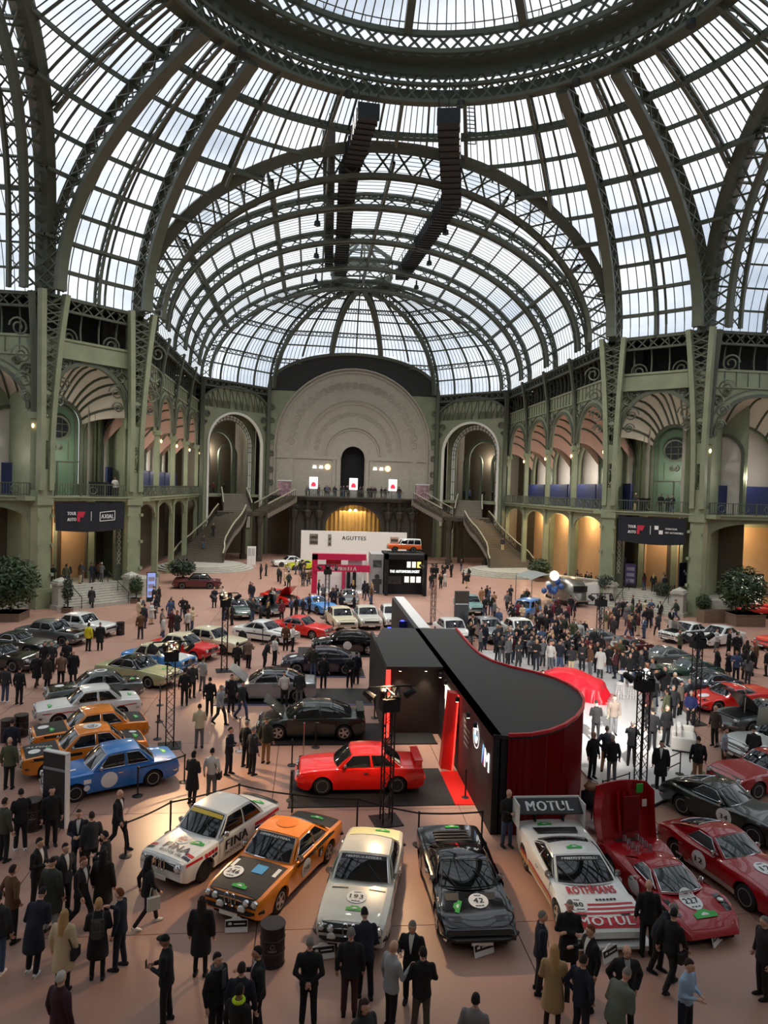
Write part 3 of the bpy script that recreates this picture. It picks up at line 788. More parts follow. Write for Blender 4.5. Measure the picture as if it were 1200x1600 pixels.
# ---- diagonal bays with steps
NAVYB = mat('dark_navy_banner', (22, 25, 34), .8)
TXTW = mat('white_lettering', (230, 230, 228), .6)
TXTR = mat('red_lettering', (190, 40, 66), .6)
def diag(sx):
 nm = 'wall_corner_left' if sx < 0 else 'wall_corner_right'
 root = struct(nm); L = Loc((sx * P1[0], P1[1]), (sx * P2[0], P2[1]), (0, CY)); w = L.w; c = w / 2; r = w / 2 - .55
 q = MB(); spandrel(L, q, 0, w, 15.2, 20.6, c, r, 16.2, .3, .6, rz=4.1); q.build('spandrel', IRON_LIT, root)
 q = MB(); arch_moulding(L, q, c, r + .1, 16.2, .22, .3, .35, rz=4.2); arch_moulding(L, q, c, r + .55, 16.4, .25, .1, .1, rz=4.35)
 for sg in (-1, 1): scroll(L, q, c + sg * 2.9, .2, 19.6, .6, sg); scroll(L, q, c + sg * 2.2, .2, 20.1, .4, -sg)
 for k in range(10): q.bar(L(w * k / 9, .2, 20.6), L(w * k / 9, .2, 22), .07)
 q.build('arch_moulding', IRON, root)
 fan(L, c, r, 16.2, .6, 2.0, 15.6, 5.2, root, CREAMV, 11, rz=4.1)
 upper_band(L, 0, w, root, 5, 4)
 q = MB(); L.box(q, -1.5, w + 1.5, -.45, 5.2, ZB - .35, ZB); L.box(q, -.2, w + .2, -.6, -.3, ZB - .1, ZB + .03); q.build('balcony_slab', IRON_LIT, root)
 railing(L, .9, w - .9, -.4, ZB, root)
 fill_light(L(c, 2.6, 13.0), 190, (1, .92, .82), root); fill_light(L(c, 3.2, 6.2), 90, (1, .75, .5), root)
 # back: tall green door with round window, white recesses to both sides
 q = MB(); spandrel(L, q, -2.5, w + 2.5, ZB, 20.6, c, 2.0, 15.6, 5.2, 5.5); q.build('back_wall', IRON_LIT, root)
 q = MB(); L.box(q, c - 2.0, c + 2.0, 5.6, 5.8, ZB, 15.6); P = arc(c, 2.0, 15.6, 20)
 for a, b in zip(P, P[1:]): q.add([L(a[0], 5.6, a[1]), L(b[0], 5.6, b[1]), L(c, 5.6, 15.6)], [(0, 1, 2)])
 q.build('door_leaf', mat('green_door', (84, 108, 86), .5, 0, .1, 1), root)
 q = MB(); arch_moulding(L, q, c, 2.0, 15.6, 5.15, .25, .3, z0=ZB); arch_moulding(L, q, c, 1.6, 15.6, 5.5, .1, .12, z0=ZB)
 q.tube([L(c + 1.05 * cos(t * pi / 12), 5.5, 15.2 + 1.05 * sin(t * pi / 12)) for t in range(24)], .14, 6, closed=True)
 for k in (-.35, .35): q.bar(L(c + k, 5.5, 14.3), L(c + k, 5.5, 16.1), .07); q.bar(L(c - .95, 5.5, 15.2 + k), L(c + .95, 5.5, 15.2 + k), .07)
 q.bar(L(c - 2, 5.5, 12.2), L(c + 2, 5.5, 12.2), .1); q.bar(L(c, 5.5, ZB), L(c, 5.5, 12.2), .1)
 for k in (-1.0, 1.0): q.bar(L(c + k, 5.52, 12.3), L(c + k, 5.52, 14), .08)
 scroll(L, q, c - .2, 5.5, 13.4, .3); scroll(L, q, c + .2, 5.5, 13.4, .3, -1)
 q.build('door_frame', IRON, root)
 q = MB(); q.add([L(c, 5.55, 15.2)] + [L(c + 1.0 * cos(t * pi / 12), 5.55, 15.2 + 1.0 * sin(t * pi / 12)) for t in range(24)], [(0, t + 1, (t + 1) % 24 + 1) for t in range(24)]); q.build('round_window', mat('dark_glass', (30, 36, 38), .15), root)
 for a0, a1 in ((-2.2, c - 2.35), (c + 2.35, w + 2.2)):
  cc, rr = (a0 + a1) / 2, (a1 - a0) / 2
  q = MB(); L.box(q, a0, a1, 5.05, 5.2, ZB, 14.6); P = arc(cc, rr, 14.6, 14)
  for a, b in zip(P, P[1:]): q.add([L(a[0], 5.05, a[1]), L(b[0], 5.05, b[1]), L(cc, 5.05, 14.6)], [(0, 1, 2)])
  q.build('wall_panel', WHITEWALL, root)
  q = MB(); arch_moulding(L, q, cc, rr, 14.6, 5.0, .2, .3, z0=ZB); q.build('inner_arch', IRON, root)
 for a in (-.35, w + .35): q = MB(); q.quad(L(a, .6, 0), L(a, 5.4, 0), L(a, 5.4, 20.6), L(a, .6, 20.6)); q.build('side_wall', IRON_LIT, root)
 # lower storey
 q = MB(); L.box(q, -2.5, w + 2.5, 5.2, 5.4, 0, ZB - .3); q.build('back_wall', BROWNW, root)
 q = MB(); L.box(q, c + 0.2, c + 2.6, 5.0, 5.2, 1.55, 6.6); q.build('wall_panel', WARMW, root)
 q = MB(); L.box(q, c - 3.4, c - .2, 5.0, 5.2, 1.55, 6.6); q.build('door_leaf', IRON_LIT, root)
 for a in (.75, w - .75):
  q = MB(); L.box(q, a - .35, a + .35, .8, 1.2, 0, ZB - .3); q.build('pilaster', IRON, root)
  q = MB()
  for k in range(8): q.bar(L(a - .15, .78, 3 + k * .5), L(a + .15, .78, 3.5 + k * .5), .06); q.bar(L(a + .15, .78, 3 + k * .5), L(a - .15, .78, 3.5 + k * .5), .06)
  q.build('pilaster_lattice', CREAMV, root)
 q = MB(); L.box(q, -3, w + 3, .1, 5.2, 0, 1.55)
 q.build('raised_floor', STONE, root)
 for k in range(9):
  q = MB(); L.box(q, .9, w - .9, .1 - .36 * (k + 1), .1 - .36 * k + .02, 0, 1.55 - .155 * (k + 1) + .001)
  if k < 8: q.build('stair_tread', STONE, root)
 for a in (.95, w - .95):
  t = bpy.data.objects.new('pedestal', None); COL.objects.link(t); t.parent = root; t.location = L(a, -1.6, 0); t.rotation_euler = (0, 0, atan2(L.s.y, L.s.x))
  q = MB(); q.b2(-.62, .62, -.62, .62, 0, .35); q.build('plinth', STONE, t)
  q = MB(); q.b2(-.5, .5, -.5, .5, .35, 2.0); q.build('die', STONE, t)
  q = MB(); q.b2(-.62, .62, -.62, .62, 2.0, 2.2); q.b2(-.5, .5, -.5, .5, 2.2, 2.32); q.add([Vector((-.5, -.5, 2.32)), Vector((.5, -.5, 2.32)), Vector((.5, .5, 2.32)), Vector((-.5, .5, 2.32)), Vector((0, 0, 2.6))], [(0, 1, 4), (1, 2, 4), (2, 3, 4), (3, 0, 4)]); q.build('cap_stone', STONE, t)
 for a in (2.0, w - 2.0):
  q = MB(); q.tube([L(a, .4, 1.55), L(a, .4, 2.5), L(a, -2.9, 1.0), L(a, -2.9, .1)], .035, 5); q.tube([L(a, -1.2, .9), L(a, -1.2, 1.7)], .03, 5); q.build('handrail', BLACK, root)
 # banner slung under the balcony
 lab = 'dark banner lettered TOUR AUTO and AXIAL slung under the balcony' if sx < 0 else 'dark navy banner with a crest and lettering slung under the balcony'
 zc = ZB - .45
 t = thing('hanging_banner', lab, 'banner', tuple(L(c, -.35, zc)), atan2(-L.s.y, -L.s.x) if sx < 0 else atan2(L.s.y, L.s.x))
 hw = 3.15
 q = MB(); n = 16
 rows = []
 for k in range(2):
  rows.append([Vector((hw * (2 * i / n - 1), .05 * sin(i * 1.3), 0)) for i in range(n + 1)] if k == 0 else [Vector((hw * (2 * i / n - 1) * .98, .05 * sin(i * 1.3 + .8), -2.35 - .2 * sin(pi * i / n))) for i in range(n + 1)])
 q.grid(rows); q.grid([[p + Vector((0, .03, 0)) for p in rw] for rw in rows]); q.build('cloth', NAVYB, t)
 # which way faces the room
 fac = t.matrix_basis.to_3x3().inverted() @ (-L.n); fy = -1 if fac.y < 0 else 1
 X = Vector((1, 0, 0)) if fy < 0 else Vector((-1, 0, 0))
 def T(s_, h, wd, x, z, mt): put_text('lettering', s_, h, wd, frame((X.x * x, fy * .09, z), X, (0, 0, 1)), mt, t)
 T('TOUR', .28, .75, -1.75, -.95, TXTW); T('AUTO', .28, .75, -1.75, -1.45, TXTW)
 def flat(nm, poly, mt):
  q = MB(); q.add([Vector((X.x * x, fy * .09, z)) for x, z in poly], [tuple(range(len(poly)))]); q.build(nm, mt, t)
 flat('red_mark', [(-1.25, -.8), (-.55, -.8), (-.75, -1.3), (-1.0, -1.25), (-1.05, -1.65), (-1.3, -1.6)], TXTR)
 flat('divider', [(-.05, -.8), (.0, -.8), (.0, -1.6), (-.05, -1.6)], TXTW)
 if sx < 0:
  for pl in ([(.75, -.85), (2.2, -.72), (2.2, -.78), (.75, -.91)], [(.75, -1.6), (2.2, -1.5), (2.2, -1.56), (.75, -1.66)], [(.75, -.85), (.81, -.85), (.81, -1.66), (.75, -1.66)], [(2.14, -.72), (2.2, -.72), (2.2, -1.56), (2.14, -1.56)]): flat('logo_border', pl, TXTW)
  T('AXIAL', .36, 1.15, 1.48, -1.22, TXTW)
 else:
  for (x, z) in ((.35, -.95), (.75, -1.35)): flat('crest', [(x, z + .18), (x + .36, z + .18), (x + .36, z - .18), (x, z - .18)], TXTW)
  T('FONDATION', .17, 1.0, 1.85, -1.0, TXTW); T('ART AUTOMOBILE', .17, 1.6, 2.12, -1.35, TXTW)
 return L
LdL = diag(-1); LdR = diag(1)
# ---- far end: end wall, chamfer arches, balcony and grand stairs
end = struct('wall_far', 'cream plaster end wall with concentric relief and a dark arched niche')
L = Loc((-XE, YE), (XE, YE)); cx = XE
q = MB(); spandrel(L, q, 0, 2 * XE, ZB, 25.2, cx, 1.85, 15.2, .0, .4)
P_ = [a for a in arc(cx, 12.15, 16.9, 60) if a[1] > 25.19]
for a, b in zip(P_, P_[1:]): q.quad(L(a[0], .1, 25.2), L(b[0], .1, 25.2), L(b[0], .1, b[1]), L(a[0], .1, a[1]))
q.build('end_plaster', CREAM, end)
q = MB(); dk = MB(); P_ = [(0, 16.9)] + arc(cx, 12.15, 16.9, 48) + [(2 * XE, 16.9)]
for a, b in zip(P_, P_[1:]):
 if min(a[1], b[1]) < 25.2: q.quad(L(a[0], -.1, a[1]), L(b[0], -.1, b[1]), L(b[0], -.1, 25.2), L(a[0], -.1, 25.2))
 la, lb = lun(a[0] - cx), lun(b[0] - cx); dk.quad(L(a[0], .15, max(25.0, a[1])), L(b[0], .15, max(25.0, b[1])), L(b[0], -.1, max(25.2, lb)), L(a[0], -.1, max(25.2, la)))
q.build('corner_plate', IRON_LIT, end); dk.build('cove_band', STEEL_D, end)
q = MB()
for r, w_, zc in ((12.1, .35, 16.9), (11.6, .2, 16.9), (7.6, .22, 16.6), (7.0, .12, 16.6), (4.4, .25, 15.6), (4.0, .1, 15.6)): arch_moulding(L, q, cx, r, zc, -.06, w_, .2, z0=ZB if r > 11 else None)
for k in range(25):
 t = pi * (k + .5) / 25; a = cx - 9.6 * cos(t); z = 16.8 + 9.6 * sin(t)
 scroll(L, q, a, -.02, z, .65, 1 if k % 2 else -1, .06); scroll(L, q, cx - 5.7 * cos(t), -.02, 16.2 + 5.7 * sin(t), .45, -1 if k % 2 else 1, .05)
q.build('plaster_relief', CREAM, end)
q = MB()
for sg in (-1, 1):
 L.box(q, cx + sg * 2.1 - (.15 if sg > 0 else 7.2), cx + sg * 2.1 + (7.2 if sg > 0 else .15), -.15, .05, 14.9, 15.25)
 L.box(q, cx + sg * 11.0 - 1.0, cx + sg * 11.0 + 1.0, -.15, .05, 14.9, 15.15)
 L.box(q, cx + sg * 2.25 - .25, cx + sg * 2.25 + .25, -.2, .05, ZB, 14.9); L.box(q, cx + sg * 2.9 - .25, cx + sg * 2.9 + .25, -.12, .05, ZB, 14.9); L.box(q, cx + sg * 9.0 - .1, cx + sg * 9.0 + .1, -.1, .05, ZB, 14.9)
arch_moulding(L, q, cx, 1.95, 15.2, -.1, .25, .3); q.build('cornice', CREAM, end)
q = MB(); L.box(q, cx - 2, cx + 2, 1.0, 1.2, ZB, 17.3); q.build('niche_back', BLACKM, end)
# iron corner strips with scrolls beside the plaster
q = MB()
for sg in (-1, 1):
 for z in (11, 13, 15.5, 18, 20.5, 22.5): scroll(L, q, cx + sg * 12.6, -.15, z, .5, sg, .06)
 q.bar(L(cx + sg * 13.1, -.3, 0), L(cx + sg * 13.1, -.3, 26), .5); q.bar(L(cx + sg * 12.0, -.15, ZB), L(cx + sg * 12.0, -.15, 17), .1)
q.build('corner_ironwork', IRON, end)
# lit square marks on the wall
for a in (-5.9, -4.9, 3.5, 4.5):
 t = thing('wall_light', 'small white lit emblem on the cream wall, ' + {-5.9: 'outer one left of the niche', -4.9: 'middle one left of the niche', 3.5: 'first one right of the niche', 4.5: 'middle one right of the niche'}[a], 'sign', tuple(L(cx + a, -.12, 13.7)), 0, 'lit emblems by the niche')
 q = MB(); q.b2(-.3, .3, -.04, .04, -.25, -.1); q.add([Vector((-.28, -.05, -.1)), Vector((.28, -.05, -.1)), Vector((.18, -.05, .25)), Vector((0, -.05, .1)), Vector((-.18, -.05, .25))], [(0, 1, 2, 3, 4)]); q.build('emblem', emis('emblem_white', (255, 245, 235), 1.6), t)
for a in (-3.9, 5.5):
 t = thing('wall_light', 'round warm lit emblem on the cream wall %s of the niche' % ('left' if a < 0 else 'right'), 'sign', tuple(L(cx + a, -.12, 13.7)), 0, 'lit emblems by the niche')
 q = MB(); q.lathe([(.0, -.04), (.45, -.04), (.45, .04), (0, .04)], n=20, axis='y'); q.build('disc', emis('emblem_warm', (255, 205, 150), 1.3), t)
 q = MB(); q.add([Vector((-.2, -.06, -.25)), Vector((-.1, -.06, -.25)), Vector((0, -.06, .2)), Vector((.1, -.06, -.25)), Vector((.2, -.06, -.25)), Vector((.05, -.06, .3)), Vector((-.05, -.06, .3))], [(0, 1, 2, 6), (2, 3, 4, 5), (2, 5, 6)]); q.build('letter_mark', emis('emblem_white', (255, 245, 235), 1.6), t)
# chamfer walls
WTILE = mat('pale_arch_tile', (228, 228, 218), .5)
def chamfer(sx):
 root = struct('wall_arch_left' if sx < 0 else 'wall_arch_right', 'green iron wall with a tall arch lined in pale panels')
 L = Loc((sx * BW, YB), (sx * XE, YE), (0, 90)); w = L.w; c = w / 2
 q = MB(); spandrel(L, q, 0, w, 0, 22.6, c, 5.0, 16.4, .0, .4, rz=4.6); q.build('spandrel', IRON_LIT, root)
 P = arc(c, 6.2, 21.6, 16, 3.2); q = MB()
 for a, b in zip(P, P[1:]): q.quad(L(a[0], 0, a[1]), L(b[0], 0, b[1]), L(b[0], 0, 21.5), L(a[0], 0, 21.5))
 q.build('gable', IRON_LIT, root)
 q = MB(); q.lattice([L(a, -.06, z) for a, z in P], [L(a, -.06, min(z, 21.7) - .1 if False else 21.5) for a, z in P], .07, single=True); q.beam([L(a, -.1, z) for a, z in P], .3, .3, [Zup] * len(P))
 for sg in (-1, 1): scroll(L, q, c + sg * 5.2, -.1, 20.4, .55, sg, .08); scroll(L, q, c + sg * 5.6, -.1, 19.2, .4, -sg, .07)
 q.build('gable_tracery', IRON, root)
 q = MB(); arch_moulding(L, q, c, 5.0, 16.4, -.08, .35, .3, z0=5, rz=4.6); q.build('outer_arch', WTILE, root)
 q = MB(); spandrel(L, q, c - 5.2, c + 5.2, 0, 21.6, c, 3.7, 16.2, 1.6, 1.8, rz=3.9); q.build('inner_wall', IRON_LIT, root)
 fill_light(L(c, 5, 15.5), 260, (1, .93, .84), root); fill_light(L(c, 0, 4.0) - L.n * 3, 0.1, (1, .9, .8), root)
 # pale lattice arch
 q = MB(); m2 = MB()
 path = [(c - 4.0, z) for z in (4, 6, 8, 10, 12, 14, 15.5)] + arc(c, 4.0, 16.2, 20, 4.2) + [(c + 4.0, z) for z in (15.5, 14, 12, 10, 8, 6, 4)]
 n_ = len(path)
 for i in range(n_ - 1):
  a, b = path[i], path[i + 1]; ctr = Vector((c, 16.2)) if 7 <= i <= 27 else None
  da = Vector((a[0] - c, max(0, a[1] - 16.2))).normalized(); db = Vector((b[0] - c, max(0, b[1] - 16.2))).normalized()
  A0, A1 = Vector(a) - da * .4, Vector(a) + da * .4; B0, B1 = Vector(b) - db * .4, Vector(b) + db * .4
  q.quad(L(A0.x, 1.45, A0.y), L(B0.x, 1.45, B0.y), L(B1.x, 1.45, B1.y), L(A1.x, 1.45, A1.y))
  m2.bar(L(A0.x, 1.4, A0.y), L(A1.x, 1.4, A1.y), .08); m2.bar(L(A0.x, 1.4, A0.y), L(B0.x, 1.4, B0.y), .12); m2.bar(L(A1.x, 1.4, A1.y), L(B1.x, 1.4, B1.y), .12); m2.bar(L((A0.x + A1.x) / 2, 1.4, (A0.y + A1.y) / 2), L((B0.x + B1.x) / 2, 1.4, (B0.y + B1.y) / 2), .06)
 q.build('arch_panels', WTILE, root); m2.build('arch_grid', IRON, root)
 # hall behind
 q = MB(); q.quad(L(c - 5.5, 8, 0), L(c + 5.5, 8, 0), L(c + 5.5, 8, 22), L(c - 5.5, 8, 22))
 q.quad(L(c - 5.5, 1.8, 0), L(c - 5.5, 8, 0), L(c - 5.5, 8, 22), L(c - 5.5, 1.8, 22)); q.quad(L(c + 5.5, 1.8, 0), L(c + 5.5, 8, 0), L(c + 5.5, 8, 22), L(c + 5.5, 1.8, 22)); q.quad(L(c - 5.5, 1.8, 21), L(c + 5.5, 1.8, 21), L(c + 5.5, 8, 21), L(c - 5.5, 8, 21)); q.build('hall_wall', CREAMV, root)
 q = MB()
 for a in (c - 2.6, c + 2.6): arch_moulding(L, q, a, 1.6, 15, 5.0, .3, .4, z0=ZB)
 arch_moulding(L, q, c, 3.0, 15.6, 4.2, .35, .5, z0=ZB); q.build('hall_arch', IRON, root)
 q = MB(); L.box(q, c - 1.0, c + 1.2, 7.7, 7.95, ZB, 13.4); q.build('hall_door', mat('dark_doorway', (34, 34, 32), .8), root)
 q = MB(); L.box(q, c - 5.5, c + 5.5, .4, 8, ZB - .4, ZB); q.build('balcony_slab', IRON_LIT, root)
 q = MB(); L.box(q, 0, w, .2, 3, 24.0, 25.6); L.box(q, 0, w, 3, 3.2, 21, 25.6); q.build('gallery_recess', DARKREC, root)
 q = MB(); n = 12; A = [L(w * i / n, -.2, 25.35) for i in range(n + 1)]; B = [L(w * i / n, -.2, 24.4) for i in range(n + 1)]; q.bar(A[0], A[-1], .3, .25); q.bar(B[0], B[-1], .3, .2); q.lattice(A, B, .1); q.build('eaves_girder', IRON, root)
 for a in (.1, w - .1):
  q = MB(); q.bar(L(a, -.3, 0), L(a, -.3, 25.4), .7, .5); q.build('column', IRON, root)
 # glowing poster screen in the hall door
 t = thing('display_screen', 'tall lit screen standing inside the arch %s' % ('over the left staircase' if sx < 0 else 'over the right staircase'), 'screen', tuple(L(c + .6 * -sx, 6.8, ZB)), atan2(-L.n.y, -L.n.x) + pi / 2, 'lit screens in the stair arches')
 q = MB(); q.b2(-.62, .62, -.12, .12, 0, 2.4); q.build('housing', BLACK, t)
 q = MB(); q.b2(-.5, .5, -.15, .15, .3, 2.25); q.build('picture', emis('screen_lilac', (205, 205, 240), 1.2), t)
 q = MB(); q.b2(-.35, .35, -.17, .17, .6, 1.3); q.build('picture_detail', mat('screen_dark', (60, 50, 80), .5), t)
 return L
LcL = chamfer(-1); LcR = chamfer(1)
# central balcony over dark ironwork with a golden arch
DARKIRON = mat('dark_bronze_iron', (58, 54, 46), .5, .2, .15, 2)
bal = struct('wall_balcony', 'dark iron substructure of the central balcony with a golden arched doorway')
q = MB(); pts = [(-XE, YE), (-9.6, 104.6), (-7, 103.6), (7, 103.6), (9.6, 104.6), (XE, YE)]; q.prism(pts, ZB - .5, ZB); q.prism([(x * 1.01, y - .25) for x, y in pts], ZB - .15, ZB + .02); q.build('balcony_slab', DARKIRON, bal)
L = Loc((-9.4, 104.4), (9.4, 104.4))
q = MB(); spandrel(L, q, 0, 18.8, 0, ZB - .5, 9.4, 4.3, 4.3, .6, .9, rz=3.8); q.build('screen_wall', DARKIRON, bal)
q = MB(); arch_moulding(L, q, 9.4, 4.4, 4.3, .5, .3, .35, z0=0, rz=3.9)
for a in (.6, 2.6, 4.3, 14.5, 16.2, 18.2):
 q.lathe([(.55, 0), (.55, .8), (.35, .9), (.3, 5.6), (.55, 6.2), (.7, 7.0), (.35, 7.3), (.45, 8.5)], tuple(L(a, .2, 0)), 10)
 scroll(L, q, a + .5, -.1, 7.3, .5, 1, .12); scroll(L, q, a - .5, -.1, 7.3, .5, -1, .12)
q.build('iron_columns', DARKIRON, bal)
GOLD = mat('gold_curtain', (196, 160, 98), .6, 0, .08, .8)
q = MB(); n = 44; q.grid([[L(5.0 + 8.8 * i / n, 3.4 + .12 * sin(i * 1.9), z) for i in range(n + 1)] for z in (0, 8.4)]); q.build('gold_curtain', GOLD, bal)
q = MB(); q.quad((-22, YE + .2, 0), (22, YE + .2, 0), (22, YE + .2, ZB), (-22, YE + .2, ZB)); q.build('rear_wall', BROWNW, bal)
for dx in (-.4, .4):
 q = MB(); q.lathe([(.05, 0), (.2, .1), (.2, .25), (.05, .35)], tuple(L(9.4 + dx, 2.6, 7.0)), 10); q.build('arch_lamp', emis('arch_lamp_glow', (255, 235, 180), 5), bal)
ld = bpy.data.lights.new('golden_arch_lamp', 'AREA'); ld.energy = 300; ld.color = (1, .80, .48); ld.size = 4
lo = bpy.data.objects.new('golden_arch_lamp', ld); COL.objects.link(lo); lo.location = L(9.4, 2.4, 7.6); lo.rotation_euler = (radians(-28), 0, 0); lo.parent = bal
Lb = Loc((-9.6, 104.5), (9.6, 104.5)); railing(Lb, 2.4, 16.8, -.85, ZB, bal, step=.25)
# grand stairs: mirrored pair
STAIRM = mat('stair_stone', (104, 98, 88), .6, 0, .12, 2)
STAIRN = mat('stair_nosing', (150, 142, 128), .6)
def flight(path, z0, z1, width, nsteps, root, side=.0):
 """steps along a plan polyline, each tread its own block inside one stair mesh"""
 P = [Vector(p) for p in path]; seg = [(P[i + 1] - P[i]).length for i in range(len(P) - 1)]; T = sum(seg)
 def pt(s):
  for i, l in enumerate(seg):
   if s <= l or i == len(seg) - 1: return P[i] + (P[i + 1] - P[i]) * (s / l)
   s -= l
 def wd(t): return width[0] + (width[1] - width[0]) * t
 q = MB(); e = MB(); edges = ([], [])
 for k in range(nsteps):
  a, b = pt(T * k / nsteps), pt(T * (k + 1) / nsteps); d0 = (pt(min(T, T * k / nsteps + .8)) - pt(max(0, T * k / nsteps - .8))).normalized(); d1 = (pt(min(T, T * (k + 1) / nsteps + .8)) - pt(max(0, T * (k + 1) / nsteps - .8))).normalized()
  z = z0 + (z1 - z0) * (k + 1) / nsteps; zl = max(0, z - .9)
  s0 = Vector((-d0.y, d0.x)) * (wd(k / nsteps) / 2); s1 = Vector((-d1.y, d1.x)) * (wd((k + 1) / nsteps) / 2)
  c = [a - s0, a + s0, b + s1, b - s1]
  q.add([Vector((p.x, p.y, zl)) for p in c] + [Vector((p.x, p.y, z)) for p in c], [(0, 1, 5, 4), (1, 2, 6, 5), (2, 3, 7, 6), (3, 0, 4, 7), (4, 5, 6, 7), (3, 2, 1, 0)])
  e.bar(Vector((*(a - s0), z)), Vector((*(a + s0), z)), .06, .05)
  edges[0].append(Vector((*(a - s0), z))); edges[1].append(Vector((*(a + s0), z)))
 q.build('stair_steps', STAIRM, root, kind='stuff'); e.build('stair_nosings', STAIRN, root, kind='stuff')
 for E_ in edges:
  r_ = MB(); r_.beam([p + Vector((0, 0, 1.05)) for p in E_], .16, .12, Zup); r_.build('stair_handrail', mat('pale_handrail', (160, 156, 136), .4), root)
  g = MB(); g.grid([[p + Vector((0, 0, -.35)) for p in E_], [p + Vector((0, 0, .12)) for p in E_]])
  for i, p in enumerate(E_):
   g.bar(p, p + Vector((0, 0, 1.05)), .05)
   if i % 3 == 0 and i + 3 < len(E_): g.bar(p + Vector((0, 0, .2)), E_[i + 3] + Vector((0, 0, 1)), .05); g.bar(p + Vector((0, 0, 1)), E_[i + 3] + Vector((0, 0, .2)), .05)
  g.build('stair_balustrade', DARKIRON, root)
for sx in (-1, 1):
 st = thing('grand_staircase', 'curved stone staircase with iron balustrade rising to the %s arch' % ('left' if sx < 0 else 'right'), 'staircase', (0, 0, 0), 0, 'grand staircases')
 pth = [(sx * x, y) for x, y in ((20.4, 91.6), (20.0, 93.2), (19.0, 94.8), (17.7, 96.6), (16.9, 98.4))]
 flight(pth, .6, 6.8, (6.6, 4.2), 36, st)
 q = MB(); q.prism([(sx * x, y) for x, y in ((19.0, 98.2), (14.2, 98.0), (12.6, 99.6), (13.0, 102.2), (16.0, 103.2), (19.4, 101.6))][::sx], 6.3, 6.8); q.build('landing', DARKIRON, st)
 for x, y in ((18.6, 98.6), (13.4, 99.4), (15.8, 102.4)):
  q = MB(); q.lathe([(.5, 0), (.5, .7), (.32, .8), (.28, 4.6), (.5, 5.4), (.6, 6.3)], (sx * x, y, 0), 10); q.build('landing_column', DARKIRON, st)
 flight([(sx * x, y) for x, y in ((16.6, 101.8), (17.0, 103.4), (17.6, 105.4))], 6.8, ZB, (4.0, 3.6), 14, st)
 flight([(sx * x, y) for x, y in ((13.3, 100.6), (11.4, 102.2), (9.4, 104.2))], 6.8, ZB, (3.2, 3.0), 14, st)
 for k in range(4):
  R0 = 6.4 - .5 * k; q = MB()
  q.prism([(sx * 19.4 + R0 * .95 * cos(2 * pi * t / 64), 90.0 + R0 * sin(2 * pi * t / 64) * .92) for t in range(64)], .15 * k, .15 * (k + 1)); q.build('podium_step', STONE, st)
# outer shell that closes the building behind the arcades
for sx, nm in ((-1, 'wall_outer_left'), (1, 'wall_outer_right')):
 r_ = struct(nm); q = MB(); q.b2(min(sx * 27.2, sx * 27.6), max(sx * 27.2, sx * 27.6), 73.0, 104, 0, 25.6); q.build('wall_face', BROWNW, r_)
 q = MB(); q.add([Vector((sx * 27.4, 103, z)) for z in (0, 25.3)] + [Vector((sx * 14.0, 121, z)) for z in (25.3, 0)], [(0, 1, 2, 3)]); q.build('wall_face', BROWNW, r_)
 q = MB(); q.add([Vector((sx * 22.3, 101.8, 25.45)), Vector((sx * 27.4, 101.8, 25.45)), Vector((sx * 27.4, 105, 25.45)), Vector((sx * 15, 120, 25.45)), Vector((sx * 13.2, 110.9, 25.45))], [(0, 1, 2, 3, 4)]); q.build('roof_slab', DARKREC, r_)
 q = MB(); q.add([Vector((sx * 22.4, 66, 25.6)), Vector((sx * 28.6, 60, 25.6)), Vector((sx * 35, 66.5, 25.6)), Vector((sx * 27.4, 73, 25.6))], [(0, 1, 2, 3)]); q.build('roof_slab', DARKREC, r_)
 q = MB(); q.b2(min(sx * 13.2, sx * 13.5), max(sx * 13.2, sx * 13.5), 110.7, 121, 0, 25.5); q.build('wall_face', BROWNW, r_)
r_ = struct('wall_outer_far'); q = MB(); q.b2(-14, 14, 112.2, 112.5, 0, 25); q.build('wall_face', CREAM, r_)
# ================================================================ CARS
GLASS = mat('car_glass', (16, 19, 22), .04, 0, spec=.7)
GLASSL = mat('car_glass_pale', (70, 78, 80), .05, 0, spec=.8)
LAMPG = mat('headlamp_glass', (225, 228, 225), .08, .3)
REDL = mat('tail_lamp_red', (150, 16, 14), .2)
AMBER = mat('indicator_amber', (220, 120, 20), .25)
UNDER = mat('car_underside', (10, 10, 10), .8)
ALLOY = mat('alloy_wheel', (176, 178, 180), .28, .85)
ALLOYD = mat('dark_alloy_wheel', (60, 62, 64), .35, .7)
DECALW = mat('decal_white', (226, 228, 226), .4)
DECALK = mat('decal_black', (16, 16, 18), .4)
DECALG = mat('decal_green', (40, 168, 62), .4)
DECALR = mat('decal_red', (186, 28, 40), .4)
DECALB = mat('decal_blue', (70, 150, 205), .4)
DECALY = mat('decal_yellow', (225, 190, 60), .4)
DECALN = mat('decal_navy', (24, 28, 60), .4)
PLATE = mat('number_plate', (228, 226, 215), .4)
def paint(name, col, rough=.28, metal=0.): return mat('paint_' + name, col, rough, metal, coat=.7)
